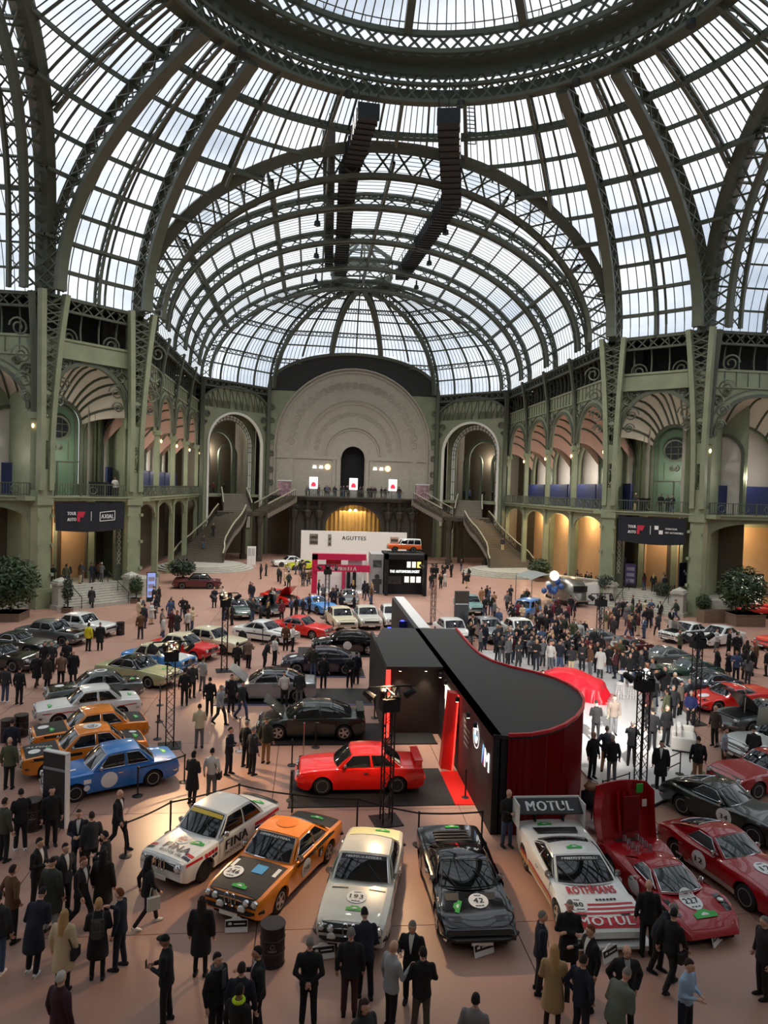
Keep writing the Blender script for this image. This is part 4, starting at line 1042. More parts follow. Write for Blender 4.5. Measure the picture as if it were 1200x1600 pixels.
def interp(pts, x):
 n = len(pts)
 if x <= pts[0][0]: return pts[0][1]
 if x >= pts[-1][0]: return pts[-1][1]
 for i in range(n - 1):
  x0, y0 = pts[i]; x1, y1 = pts[i + 1]
  if x <= x1:
   h = x1 - x0; t = (x - x0) / h
   def sl(j):
    if j <= 0 or j >= n - 1: return (pts[min(j + 1, n - 1)][1] - pts[max(j - 1, 0)][1]) / max(1e-6, pts[min(j + 1, n - 1)][0] - pts[max(j - 1, 0)][0]) * .5
    a = (pts[j][1] - pts[j - 1][1]) / (pts[j][0] - pts[j - 1][0]); b = (pts[j + 1][1] - pts[j][1]) / (pts[j + 1][0] - pts[j][0])
    return 0 if a * b <= 0 else 2 * a * b / (a + b)
   m0, m1 = sl(i) * h, sl(i + 1) * h
   t2, t3 = t * t, t * t * t
   return (2 * t3 - 3 * t2 + 1) * y0 + (t3 - 2 * t2 + t) * m0 + (-2 * t3 + 3 * t2) * y1 + (t3 - t2) * m1
TYPES = {
 # xn from tail (-1) to nose (+1); zt deck centre, zs shoulder, hw half width fraction
 'sedan02': dict(L=4.23, W=1.60, wb=2.50, R=.30, ax=.02, zt=[(-1, .74), (-.97, .86), (-.55, .92), (.2, .92), (.45, .90), (.96, .84), (1, .74)], zs=[(-1, .66), (-.97, .80), (-.3, .88), (.4, .86), (.97, .78), (1, .66)], hw=[(-1, .88), (-.93, .95), (-.4, 1), (.4, 1), (.92, .96), (1, .90)], zb=.22, cab=(.36, .12, -.36, -.60), rw=.76, bw=.93, zr=1.40, belt=.89, lamps=1, win=((.06, .50), (.56, .93))),
 'coupe9': dict(L=4.60, W=1.68, wb=2.62, R=.31, ax=.01, zt=[(-1, .70), (-.97, .83), (-.5, .90), (.2, .90), (.45, .88), (.94, .79), (1, .68)], zs=[(-1, .64), (-.97, .78), (-.3, .86), (.4, .84), (.96, .73), (1, .62)], hw=[(-1, .86), (-.93, .94), (-.4, 1), (.4, 1), (.9, .96), (1, .88)], zb=.21, cab=(.30, .06, -.30, -.62), rw=.74, bw=.92, zr=1.35, belt=.87, lamps=2, win=((.06, .55), (.60, .92))),
 'm1': dict(L=4.36, W=1.84, wb=2.56, R=.32, ax=.02, zt=[(-1, .82), (-.97, .93), (-.5, .94), (-.1, .88), (.25, .80), (.6, .68), (.95, .52), (1, .44)], zs=[(-1, .76), (-.97, .88), (-.5, .90), (0, .82), (.4, .74), (.75, .66), (.96, .49), (1, .42)], hw=[(-1, .94), (-.9, .98), (-.4, 1), (.3, .97), (.8, .97), (1, .88)], zb=.17, cab=(.34, .05, -.20, -.46), rw=.66, bw=.86, zr=1.14, belt=.82, lamps=0, win=((.05, .60), (.66, .95)), low=1),
 'proto': dict(L=4.05, W=1.78, wb=2.35, R=.32, ax=.03, zt=[(-1, .58), (-.95, .70), (-.6, .84), (-.3, .82), (.05, .70), (.4, .60), (.75, .50), (.97, .34), (1, .26)], zs=[(-1, .56), (-.92, .72), (-.6, .86), (-.25, .70), (.05, .62), (.35, .66), (.55, .70), (.8, .58), (.97, .34), (1, .26)], hw=[(-1, .86), (-.9, .94), (-.5, 1), (0, .90), (.5, 1), (.85, .94), (1, .72)], zb=.13, cab=(.36, .06, -.16, -.40), rw=.52, bw=.74, zr=1.0, belt=.68, lamps=0, win=((.05, .70),), low=1),
 'gt': dict(L=4.42, W=1.72, wb=2.42, R=.33, ax=.00, zt=[(-1, .62), (-.97, .74), (-.7, .86), (-.2, .90), (.1, .90), (.4, .87), (.8, .74), (.97, .56), (1, .46)], zs=[(-1, .56), (-.96, .72), (-.65, .88), (-.3, .80), (.1, .80), (.5, .84), (.8, .76), (.97, .52), (1, .42)], hw=[(-1, .78), (-.9, .90), (-.55, 1), (0, .95), (.5, 1), (.85, .92), (1, .66)], zb=.20, cab=(.16, -.08, -.34, -.84), rw=.66, bw=.84, zr=1.25, belt=.84, lamps=1, win=((.06, .66),)),
 'e30': dict(L=4.35, W=1.70, wb=2.57, R=.31, ax=.02, zt=[(-1, .78), (-.97, .92), (-.6, .96), (.2, .94), (.45, .92), (.95, .82), (1, .68)], zs=[(-1, .68), (-.97, .88), (-.3, .90), (.4, .88), (.96, .76), (1, .64)], hw=[(-1, .92), (-.93, .97), (-.5, 1), (.4, 1), (.9, .98), (1, .92)], zb=.18, cab=(.38, .14, -.36, -.62), rw=.74, bw=.92, zr=1.37, belt=.91, lamps=2, win=((.06, .52), (.58, .92)), modern=1),
 'modern': dict(L=4.50, W=1.80, wb=2.72, R=.33, ax=.00, zt=[(-1, .82), (-.96, .98), (-.62, 1.02), (.2, .98), (.5, .92), (.88, .76), (1, .58)], zs=[(-1, .74), (-.96, .92), (-.3, .94), (.4, .88), (.9, .72), (1, .56)], hw=[(-1, .86), (-.9, .95), (-.5, 1), (.5, 1), (.88, .94), (1, .80)], zb=.17, cab=(.44, .14, -.34, -.74), rw=.70, bw=.90, zr=1.38, belt=.93, lamps=2, win=((.08, .52), (.57, .90)), modern=1),
 'saloon': dict(L=4.68, W=1.74, wb=2.70, R=.32, ax=.02, zt=[(-1, .72), (-.97, .88), (-.55, .93), (.25, .93), (.5, .92), (.95, .86), (1, .72)], zs=[(-1, .66), (-.97, .82), (-.3, .89), (.4, .88), (.96, .80), (1, .66)], hw=[(-1, .90), (-.93, .95), (-.4, 1), (.4, 1), (.92, .97), (1, .92)], zb=.22, cab=(.34, .14, -.36, -.56), rw=.78, bw=.93, zr=1.45, belt=.90, lamps=1, win=((.05, .48), (.53, .94))),
 'suv': dict(L=4.30, W=1.70, wb=2.36, R=.36, ax=.03, zt=[(-1, .95), (-.98, 1.05), (.2, 1.05), (.45, 1.04), (.96, 1.0), (1, .85)], zs=[(-1, .9), (-.97, 1.0), (.4, 1.0), (.97, .95), (1, .85)], hw=[(-1, .94), (-.95, .97), (.4, 1), (.95, .96), (1, .92)], zb=.42, cab=(.32, .18, -.94, -.985), rw=.84, bw=.95, zr=1.72, belt=1.02, lamps=1, win=((.04, .34), (.37, .64), (.67, .97))),
}
WHEELS = {}
def wheel_mesh(R, style):
 key = (round(R, 2), style)
 if key in WHEELS: return WHEELS[key]
 w = .105
 t = MB(); t.lathe([(R * .62, -w), (R * .80, -w * 1.05), (R * .95, -w * .9), (R, -w * .55), (R, w * .55), (R * .95, w * .9), (R * .80, w * 1.05), (R * .62, w)], n=20, axis='y')
 tm = t.mesh('wheel', RUBBER, True)
 r = MB(); rr = R * .66
 r.lathe([(rr, w * .98), (rr, w * 1.08), (rr * .9, w * 1.06), (rr * .86, w * .4), (rr * .2, w * .35), (.01, w * .35)], n=20, axis='y')
 if style == 'steel':
  r.lathe([(rr * .75, w * .36), (rr * .6, w * .8), (rr * .3, w * .7), (.01, w * .9)], n=16, axis='y')
 else:
  ns = {'spoke': 5, 'mesh': 14, 'wire': 22, 'slot': 8}[style]; sw = {'spoke': .07, 'mesh': .022, 'wire': .012, 'slot': .05}[style] * R / .31
  for k in range(ns):
   a = 2 * pi * k / ns; r.bar((0, w * .85, 0), (rr * .92 * cos(a), w * .8, rr * .92 * sin(a)), sw, sw * .7, up=(0, 1, 0))
   if style in ('mesh', 'wire'): r.bar((rr * .2 * cos(a), w * .9, rr * .2 * sin(a)), (rr * .92 * cos(a + .35), w * .8, rr * .92 * sin(a + .35)), sw, sw * .7, up=(0, 1, 0))
  r.lathe([(rr * .2, w * .4), (rr * .2, w * .95), (.01, w * 1.0)], n=12, axis='y')
 rm = r.mesh('rim', ALLOYD if style == 'slot' else ALLOY)
 WHEELS[key] = (tm, rm)
 return WHEELS[key]
class Car: pass
def car(kind, label, pos, heading, body, hood=None, roof=None, trunk=None, wheels='steel', detail=2, hood_open=0, bumper='chrome', trim=True, lower=None, glass=None, group=None, rear_open=False, no_roof=False, scale=1.0, plate=True, doors_open=False, name='classic_car', skip_hood=False, base=0.):
 T = TYPES[kind]; L, W = T['L'], T['W']; hl, w = L / 2, W / 2; R = T['R']
 c = Car(); c.T = T
 root = thing(name, label, 'car', (pos[0], pos[1], base), radians(heading), group); root.scale = (scale,) * 3
 c.root = root; glass = glass or GLASS
 xf, xr = T['wb'] / 2 + T['ax'] * hl, -T['wb'] / 2 + T['ax'] * hl
 Ra = R * 1.16
 zt = lambda x: interp(T['zt'], x / hl); zs = lambda x: interp(T['zs'], x / hl); hw = lambda x: interp(T['hw'], x / hl) * w
 xs = set()
 n = 34 if detail > 1 else 22
 for i in range(n + 1): xs.add(round(-hl + L * i / n, 4))
 for xa in (xf, xr):
  for k in (1.0, .985, .93, .82, .66, .46, .24, 0): xs.add(round(xa + Ra * k, 4)); xs.add(round(xa - Ra * k, 4))
 xs |= {round(-hl + .02, 4), round(hl - .02, 4), round(-hl + .06, 4), round(hl - .06, 4)}
 xs = sorted(x for x in xs if -hl <= x <= hl)
 US = (0, .3, .55, .75, .89)
 p_ = 3 if not T.get('low') else 2.2
 def top(x, u): return zt(x) - (zt(x) - zs(x)) * min(1, abs(u) / .97) ** p_
 def arch(x):
  z = 0
  for xa in (xf, xr):
   if abs(x - xa) < Ra: z = max(z, R + sqrt(Ra * Ra - (x - xa) ** 2))
  return z
 def side_y(x, z):
  s, zb = zs(x), T['zb']; t = max(0, min(1, (z - zb) / (s - zb))); fl = 0
  for xa in (xf, xr):
   dd = abs(hypot(x - xa, z - R) - Ra)
   if z > R * .3: fl = max(fl, .03 * max(0, 1 - dd / .14))
  return hw(x) * (.94 + .06 * sin(min(1, t * 1.15) * pi * .62)) + fl * (1 if T.get('modern') or kind in ('coupe9', 'm1', 'sedan02') else .5)
 rows = []
 for x in xs:
  s = zs(x); zb = T['zb'] + (.12 * max(0, (abs(x) / hl - .9) / .1)); a = arch(x); row = []
  for u in US: row.append((u * hw(x), top(x, u)))
  row.append((hw(x) * .965, s - .012))
  for f in (.86, .66, .45, .25, .1, 0):
   z = max(zb + (s - zb) * f, min(a, s - .03)); row.append((side_y(x, z), z))
  z = max(zb, min(a, s - .03)); row.append((side_y(x, z) - .07, z + .005))
  rows.append(([Vector((x, y, z)) for y, z in reversed(row)] + [Vector((x, -y, z)) for y, z in row[1:]]))
 m = MB(); m.grid(rows)
 nn = len(rows[0])
 for ri, rev in ((0, True), (len(rows) - 1, False)):
  b = ri * nn; idx = [b + i for i in range(nn)]
  m.f.append(idx if rev else idx[::-1]); m.m.append(0)
 me = m.mesh('body', body); smooth_by_angle(me, 38); link('body', me, root)
 bvh_src = [m]
 q = MB(); q.b2(-hl * .93, hl * .93, -w + .27, w - .27, T['zb'] - .04, min(zs(0), zs(hl * .9)) - .12); q.build('chassis', UNDER, root)
 # ---- panels laid on the body
 def patch(x0, x1, u1, off=.006, nx=10, nu=6, sk=0.):
  return [[Vector((x, hw(x) * u, top(x, u) + off)) for u in [u1 * (2 * j / nu - 1) for j in range(nu + 1)]] for x in [x0 + (x1 - x0) * i / nx for i in range(nx + 1)]]
 xa0, xa1, xr1, xr0 = (v * hl for v in T['cab'])
 belt, zr, bw, rw = T['belt'], T['zr'], T['bw'] * w, T['rw'] * w
 def shell(name, grid_, material, th=.012, parent=root, smooth=True):
  q = MB(); q.grid(grid_); k = len(grid_); l = len(grid_[0]); dn = [[p - Vector((0, 0, th)) for p in r_] for r_ in grid_]
  q.grid([grid_[0], dn[0]]); q.grid([dn[-1], grid_[-1]]); q.grid([[r_[0] for r_ in dn], [r_[0] for r_ in grid_]]); q.grid([[r_[-1] for r_ in grid_], [r_[-1] for r_ in dn]])
  me = q.mesh(name, material); smooth_by_angle(me, 35); bvh_src.append(q)
  return link(name, me, parent)
 hb, hf = xa0 + .16, hl * (.95 if not T.get('low') else .93)
 hood_m = hood or body
 if not skip_hood:
  gr = patch(hb, hf, .80 if hood is None else .86, .008)
  if hood_open:
   piv = Vector((hb, 0, top(hb, 0))); ang = radians(hood_open)
   Rm = Matrix.Translation(piv) @ Matrix.Rotation(-ang, 4, 'Y') @ Matrix.Translation(-piv)
   q = MB(); g2 = patch(hb + .1, hf - .1, .7, .002); q.grid(g2); q.build('engine_bay', UNDER, root)
   gr = [[Rm @ p for p in r_] for r_ in gr]
   q = MB(); q.grid(gr); q.grid([[p - (Rm.to_3x3() @ Vector((0, 0, .025))) for p in r_] for r_ in gr]); me = q.mesh('bonnet', hood_m); me.polygons.foreach_set('use_smooth', [True] * len(me.polygons)); link('bonnet', me, root)
   q = MB(); q.bar((hb + (hf - hb) * .5, .4, top(hb, 0)), gr[7][5], .02); q.build('bonnet_stay', CHROME, root)
  else: shell('bonnet', gr, hood_m)
 if xr0 - .1 > -hl * .9 and not rear_open and kind not in ('suv',):
  shell('boot_lid' if kind not in ('m1', 'proto') else 'engine_cover', patch(-hl * .95, xr0 - .1, .80 if trunk is None else .86, .008), trunk or body)
 # ---- cabin
 if not no_roof:
  bow = .12 if not T.get('low') else .2
  nW = 9
  def edge(xb, z, hwid, bowx, crown=0.): return [Vector((xb + bowx * (1 - (2 * j / (nW - 1) - 1) ** 2), hwid * (2 * j / (nW - 1) - 1), z + crown * (1 - (2 * j / (nW - 1) - 1) ** 2))) for j in range(nW)]
  zf = min(belt, top(xa0, .9)) + .0
  wb_ = edge(xa0, top(xa0, .8) - .01, bw * .97, bow, .03); wt = edge(xa1, zr - .05, rw, .05, .045)
  rt = edge(xr1, zr - .05, rw * .98, -.04, .045); rb = edge(xr0, top(xr0, .8) - .01, bw * .95 if kind not in ('gt',) else bw * .72, -.10 if kind != 'suv' else 0, .03)
  mid = edge((xa1 + xr1) / 2, zr - .025, rw * 1.0, 0, .05)
  lerp = lambda A, B, t: [a + (b - a) * t for a, b in zip(A, B)]
  ws = [lerp(wb_, wt, t) for t in (0, .25, .5, .75, 1)]
  rfs = [wt, lerp(wt, mid, .5), mid, lerp(mid, rt, .5), rt]
  for r_ in (rfs[1], rfs[3]):
   for p in r_: p.z += .008
  bl = [lerp(rt, rb, t) for t in (0, .25, .5, .75, 1)]
  for k, r_ in enumerate(bl):
   for p in r_: p.z += .03 * sin(pi * k / 4)
  for k, r_ in enumerate(ws):
   for p in r_: p.z += .02 * sin(pi * k / 4)
  # side profile from windscreen base round to backlight base
  def side(t, h, sg, off=0.):
   # t along 0..1 from A to C, h 0 belt .. 1 roof
   j = nW - 1 if sg > 0 else 0
   A0, A1, C1, C0 = wb_[j], wt[j], rt[j], rb[j]
   lo = A0 + (C0 - A0) * t; hi = A1 + (C1 - A1) * t
   p = lo + (hi - lo) * h; p = p + Vector((0, sg * (.035 * sin(pi * h) + .02 * sin(pi * t)), .03 * sin(pi * t) * h))
   return p + Vector((0, sg * off, off * .4))
  NT = 12
  q = MB()
  q.grid(ws); q.grid(rfs); q.grid(bl)
  for sg in (-1, 1):
   q.grid([[side(i / NT, h / 5, sg) for i in range(NT + 1)] for h in range(6)])
  me = q.mesh('cabin', roof if roof is not None and kind != 'modern' else body); smooth_by_angle(me, 32); link('cabin', me, root); bvh_src.append(q)
  if roof is not None or detail > 1:
   g = [[p + Vector((0, 0, .008)) for p in r_] for r_ in rfs]; shell('roof_panel', g, roof or body, .006)
  def inset(gr, a, b, off, nrm):
   # gr rows x cols -> sub patch
   R0 = len(gr) - 1; C0 = len(gr[0]) - 1
   def smp(u, v):
    fu, fv = u * R0, v * C0; i, j = min(int(fu), R0 - 1), min(int(fv), C0 - 1); fu -= i; fv -= j
    return (gr[i][j] * (1 - fu) + gr[i + 1][j] * fu) * (1 - fv) + (gr[i][j + 1] * (1 - fu) + gr[i + 1][j + 1] * fu) * fv
   return [[smp(a[0] + (a[1] - a[0]) * i / 5, b[0] + (b[1] - b[0]) * j / 8) + nrm * off for j in range(9)] for i in range(6)]
  nf = Vector((zr - belt, 0, xa0 - xa1)).normalized(); nb_ = Vector((-(zr - belt), 0, xr1 - xr0)).normalized()
  gw = inset(ws, (.06, .93), (.05, .95), .012, nf); gb = inset(bl, (.08, .92) if kind != 'gt' else (.06, .72), (.07, .93) if kind != 'gt' else (.14, .86), .012, nb_)
  c.gw, c.nf = gw, nf
  if rear_open: gb = None
  glist = [('windscreen', gw)] + ([('rear_window', gb)] if gb else [])
  for sg in (-1, 1):
   for (t0, t1) in T['win']:
    glist.append(('side_window', [[side(t0 + (t1 - t0) * i / 6, .10 + .78 * h / 3, sg, .010) for i in range(7)] for h in range(4)]))
  for nm, g in glist:
   q = MB(); q.grid(g); ob = q.build(nm, glass, root, smooth=True); bvh_src.append(q)
   if trim and detail:
    loop = g[0] + [r_[-1] for r_ in g[1:]] + g[-1][-2::-1] + [r_[0] for r_ in g[-2:0:-1]]
    q = MB(); q.tube(loop, .012, 4, closed=True); q.build('window_trim', trim if not isinstance(trim, bool) else CHROME, ob)
  if detail > 1:
   for sy in (.28, -.22):
    q = MB(); j0 = 4 + sy * 8; a = gw[0][int(max(1, min(7, round(4 + sy * 10))))] + nf * .02; b = gw[3][int(max(0, min(8, round(4 + sy * 10 - 2))))] + nf * .02
    q.bar(a, b, .016); q.build('wiper', DECALK, root)
 # doors
 if detail and not T.get('nodoor'):
  xd1, xd0 = xa0 - .02, (xa0 + (xr0 - xa0) * T['win'][0][1])
  for sg in (-1, 1):
   g = [[Vector((x, sg * (side_y(x, z) + .007), z)) for x in [xd0 + (xd1 - xd0) * i / 6 for i in range(7)]] for z in [T['zb'] + .06 + (belt - .09 - T['zb']) * k / 5 for k in range(6)]]
   q = MB(); q.grid(g); d_ = q.build('door', body, root, smooth=True); bvh_src.append(q)
   if detail > 1:
    q = MB(); q.box((xd0 + .15, sg * (side_y(xd0 + .15, belt - .14) + .025), belt - .14), (.16, .03, .03)); q.build('door_handle', CHROME if trim else BLACK, d_)
 allm = MB()
 for s_ in bvh_src: allm.add(s_.v, s_.f)
 c.bvh = BVHTree.FromPolygons([tuple(v) for v in allm.v], allm.f)
 def zray(x, y, off=.006):
  h = c.bvh.ray_cast(Vector((x, y, 4)), Vector((0, 0, -1)))
  return Vector((x, y, (h[0].z if h[0] else .8) + off))
 def yray(x, z, sg, off=.006):
  h = c.bvh.ray_cast(Vector((x, sg * 4, z)), Vector((0, -sg, 0)))
  return Vector((x, (h[0].y if h[0] else sg * w) + sg * off, z))
 def xray(y, z, sg=1, off=.006):
  h = c.bvh.ray_cast(Vector((sg * 5, y, z)), Vector((-sg, 0, 0)))
  return Vector(((h[0].x if h[0] else sg * hl) + sg * off, y, z))
 c.zray, c.yray, c.xray = zray, yray, xray
 if lower is not None:
  for sg in (-1, 1):
   q = MB(); q.grid([[Vector((x, sg * (side_y(x, z) + .012), z)) for x in [-hl * .55 + hl * .95 * i / 8 for i in range(9)]] for z in (T['zb'] + .02, T['zb'] + .16)]); q.build('side_stripe', lower, root)
 # wheels
 tm, rm = wheel_mesh(R, wheels)
 for xa in (xf, xr):
  for sg in (-1, 1):
   o = link('wheel', tm, root, (xa, sg * (w - .13), R), 0 if sg > 0 else pi)
   link('rim', rm, o)
 if detail:
  # bumpers
  for sg in (1, -1):
   if bumper is None: break
   bm_ = CHROME if bumper == 'chrome' else (bumper if not isinstance(bumper, str) else BLACK)
   z = .46 if not T.get('low') else .36
   pts = []
   for k in range(-6, 7):
    y = w * .97 * k / 6; e = abs(k / 6)
    x = sg * (hl + .045 - .26 * max(0, e - .72) / .28 * (1 if e > .72 else 0)); pts.append(Vector((x, y, z)))
   q = MB(); q.beam(pts, .055, .11, [Vector((sg, 0, .0))] * 13); q.build('bumper', bm_, root)
  # lamps and grille
  zl = .66 if not T.get('low') else .42
  if kind in ('modern',): zl = .62
  if T['lamps']:
   q = MB(); g = [[xray(y, z, 1, .012) for y in [-w * .84 + 2 * w * .84 * i / 14 for i in range(15)]] for z in (zl - .10, zl, zl + .09)]; q.grid(g); q.build('grille', DECALK, root)
   ys = (w * .72,) if T['lamps'] == 1 else (w * .78, w * .52)
   for y in ys:
    for sg in (-1, 1):
     r0 = .09 if T['lamps'] == 1 else .07; p = xray(sg * y, zl, 1, .0)
     q = MB(); q.lathe([(r0 * 1.2, -.03), (r0 * 1.2, .02), (r0 * 1.05, .03)], tuple(p), 14, 'x'); h_ = q.build('headlamp', CHROME, root)
     q = MB(); q.lathe([(r0, .0), (r0 * .95, .03), (r0 * .5, .055), (.005, .06)], tuple(p), 14, 'x'); q.build('lens', LAMPG, h_)
   for sg in (-1, 1) if kind not in ('gt', 'saloon', 'suv') else ():
    q = MB(); p = xray(sg * .09, zl + .01, 1, .02); q.tube([p + Vector((0, .065 * cos(t * pi / 6), .15 * sin(t * pi / 6))) for t in range(12)], .018, 4, closed=True); q.build('kidney', CHROME, root)
  elif kind == 'm1':
   for sg in (-1, 1):
    q = MB(); p = [zray(hl * .80 + dx, sg * (w * .62 + dy), .008) for dx, dy in ((0, -.17), (0, .17), (.16, .17), (.16, -.17))]; q.quad(*p); q.build('headlamp', mat('popup_lid', (26, 27, 30), .25), root)
  for sg in (-1, 1):
   q = MB(); g = [[xray(sg * y, z, -1, .01) for y in (w * .50, w * .66, w * .84)] for z in (zl - .06, zl + .10)]; q.grid(g); q.build('tail_lamp', REDL, root)
   p = yray(hl * .88, zl + .02, sg, 0) if False else None
  if plate:
   q = MB(); p = xray(0, .36 if not T.get('low') else .30, 1, .07); q.box(tuple(p), (.02, .5, .11)); q.build('number_plate', PLATE, root)
  if detail > 1 and not no_roof:
   for sg in (-1, 1):
    p = side(.10, .12, sg, .10); q = MB(); q.lathe([(.02, -.05), (.075, -.03), (.085, .03), (.03, .06)], tuple(p), 10, 'x'); q.bar(p, p + Vector((0, -sg * .12, -.05)), .02); q.build('mirror', CHROME if trim else BLACK, root)
 c.hl, c.w, c.hw, c.top = hl, w, hw, top
 # ---- decals follow the surface
 def on_top(nm, poly, material, sub=None, off=.006, parent=None):
  q = MB(); n = len(poly); mx, my = sum(p[0] for p in poly) / n, sum(p[1] for p in poly) / n
  vs = [zray(mx, my, off)]
  for f in (.5, 1):
   for x, y in poly: vs.append(zray(mx + (x - mx) * f, my + (y - my) * f, off))
  fs = [(0, 1 + i, 1 + (i + 1) % n) for i in range(n)] + [(1 + i, 1 + n + i, 1 + n + (i + 1) % n, 1 + (i + 1) % n) for i in range(n)]
  q.add(vs, fs); return q.build(nm, material, parent or root)
 def disc_top(x, y, r, text=None, material=DECALW, tcol=DECALK, nm='number_disc', ry=None):
  q = MB(); n = 24; rings = [.25, .5, .75, 1.0]
  vs = [zray(x, y, .014)]; fs = []
  for k, f in enumerate(rings):
   for i in range(n): vs.append(zray(x + r * f * cos(2 * pi * i / n), y + (ry or r) * f * sin(2 * pi * i / n), .014))
  for i in range(n):
   fs.append((0, 1 + i, 1 + (i + 1) % n))
   for k in range(3): fs.append((1 + k * n + i, 1 + (k + 1) * n + i, 1 + (k + 1) * n + (i + 1) % n, 1 + k * n + (i + 1) % n))
  q.add(vs, fs); d_ = q.build(nm, material, root)
  if text: text_top(text, x, y, r * .62, min(r * 1.3, r * .5 * len(text)), tcol, parent=d_, off=.024)
  if text and detail > 1:
   for k in (-1, 0, 1): on_top('badge_dot', [(x + r * .62, y + k * r * .3 - .03), (x + r * .62, y + k * r * .3 + .03), (x + r * .74, y + k * r * .3 + .03), (x + r * .74, y + k * r * .3 - .03)], DECALK, off=.022, parent=d_)
   on_top('badge_box', [(x - r * .62, y - r * .35), (x - r * .62, y + r * .35), (x - r * .76, y + r * .35), (x - r * .76, y - r * .35)], mat('decal_grey', (150, 150, 155), .5), off=.022, parent=d_)
  return d_
 def text_top(s_, x, y, h, wd, material, rot=0., parent=None, off=.018, flip=1, **kw):
  # reads from the front of the car: letters run towards +y seen from the nose
  me = text_mesh(s_, h, wd, **kw); cr_, sr_ = cos(rot), sin(rot)
  for v in me.vertices:
   a, b = v.co.x * cr_ - v.co.y * sr_, v.co.x * sr_ + v.co.y * cr_
   p = zray(x - b * flip, y + a * flip, off); v.co = p
  me.materials.append(material); return link('lettering', me, parent or root)
 def text_side(s_, x, z, sg, h, wd, material, parent=None, off=.022, **kw):
  me = text_mesh(s_, h, wd, **kw)
  for v in me.vertices: v.co = yray(x - sg * v.co.x, z + v.co.y, sg, off)
  me.materials.append(material); return link('lettering', me, parent or root)
 def disc_side(x, z, sg, r, text=None, material=DECALW, tcol=DECALK):
  q = MB(); n = 22; vs = [yray(x, z, sg, .014)] + [yray(x + r * f * cos(2 * pi * i / n), z + r * f * sin(2 * pi * i / n), sg, .014) for f in (.33, .66, 1) for i in range(n)]
  q.add(vs, [(0, 1 + i, 1 + (i + 1) % n) for i in range(n)] + [(1 + k * n + i, 1 + (k + 1) * n + i, 1 + (k + 1) * n + (i + 1) % n, 1 + k * n + (i + 1) % n) for k in range(2) for i in range(n)]); d_ = q.build('number_disc', material, root)
  if text: text_side(text, x, z, sg, r * .6, min(r * 1.3, r * .5 * len(text)), tcol, parent=d_, off=.026)
  return d_
 def poly_side(nm, poly, sg, material, off=.012):
  q = MB(); q.add([yray(x, z, sg, off) for x, z in poly], [tuple(range(len(poly)))]); return q.build(nm, material, root)
 def strip_side(nm, x0, x1, z0, z1, sg, material, n=10, off=.011):
  q = MB(); q.grid([[yray(x0 + (x1 - x0) * i / n, z, sg, off) for i in range(n + 1)] for z in (z0, z1)]); return q.build(nm, material, root)
 def strip_top(nm, x0, x1, y0, y1, material, n=8, off=.009):
  q = MB(); q.grid([[zray(x0 + (x1 - x0) * i / n, y0 + (y1 - y0) * j / n, off) for i in range(n + 1)] for j in range(n + 1)]); return q.build(nm, material, root)
 def plaque(x, y, rot=0., s_=1.0):
  # green rally plate with a domed top
  base = [(-.20, -.07), (.20, -.07), (.20, .03), (.12, .045), (.07, .10), (-.07, .10), (-.12, .045), (-.20, .03)]
  cr_, sr_ = cos(rot), sin(rot); pl = []
  for a, b in base: a, b = a * s_, b * s_; a, b = a * cr_ - b * sr_, a * sr_ + b * cr_; pl.append((x - b, y + a))
  o = on_top('rally_plate', pl, DECALG, off=.016)
  pl2 = [(x + (px_ - x) * .32, y + (py_ - y) * .32) for px_, py_ in pl]; on_top('plate_badge', pl2, DECALW, off=.024, parent=o)
 def banner_glass(s_, material=DECALW, band=DECALK, frac=(.80, .97), h=None):
  # strip across the top of the windscreen, with lettering
  gr = c.gw; R0 = len(gr) - 1; C0 = len(gr[0]) - 1
  def smp(u, v):
   fu, fv = max(0, min(1, u)) * R0, max(0, min(1, v)) * C0; i, j = min(int(fu), R0 - 1), min(int(fv), C0 - 1); fu -= i; fv -= j
   return (gr[i][j] * (1 - fu) + gr[i + 1][j] * fu) * (1 - fv) + (gr[i][j + 1] * (1 - fu) + gr[i + 1][j + 1] * fu) * fv
  q = MB(); q.grid([[smp(u, v / 10) + c.nf * .006 for v in range(11)] for u in frac]); b_ = q.build('screen_banner', band, root)
  if s_:
   me = text_mesh(s_, 1, 1)
   for v in me.vertices: v.co = smp((frac[0] + frac[1]) / 2 + v.co.y * (frac[1] - frac[0]) * .6, .5 + v.co.x * .72) + c.nf * .011
   me.materials.append(material); link('lettering', me, b_)
 for f_ in (on_top, disc_top, text_top, text_side, disc_side, poly_side, strip_side, strip_top, plaque, banner_glass): setattr(c, f_.__name__, f_)
 return c
def place2(fp, fz, rp, rz, Lc):
 A, B = G(*fp, fz), G(*rp, rz); d = A - B
 mid = (A + B) / 2; ang = math.degrees(atan2(d.y, d.x))
 return (mid.x, mid.y), ang
def place_w(fp, rp, side, kind):
 """from the ground contacts of the two wheels on one side (side=+1 the car's left)"""
 T = TYPES[kind]; A, B = G(*fp), G(*rp); d = (A - B); d.z = 0; d.normalize()
 n = Vector((-d.y, d.x, 0)); mid = A - d * (T['wb'] / 2) - n * (side * (T['W'] / 2 - .1)) - d * (T['ax'] * T['L'] / 2)
 return (mid.x, mid.y), math.degrees(atan2(d.y, d.x))
P_WHITE = paint('white', (226, 228, 224)); P_ORANGE = paint('orange', (232, 132, 20)); P_BLACK = paint('black', (9, 9, 11), .1)
P_CREAM = paint('cream', (206, 206, 194)); P_BLUE = paint('blue', (30, 110, 190)); P_RED = paint('bright_red', (222, 22, 14)); P_DRED = paint('deep_red', (158, 10, 22))
P_GREEN = paint('dark_green', (14, 32, 26)); P_SILVER = paint('silver', (150, 155, 160), .3, .5); P_NAVY = paint('navy', (16, 22, 44)); P_GREY = paint('grey', (96, 104, 104), .3, .4)
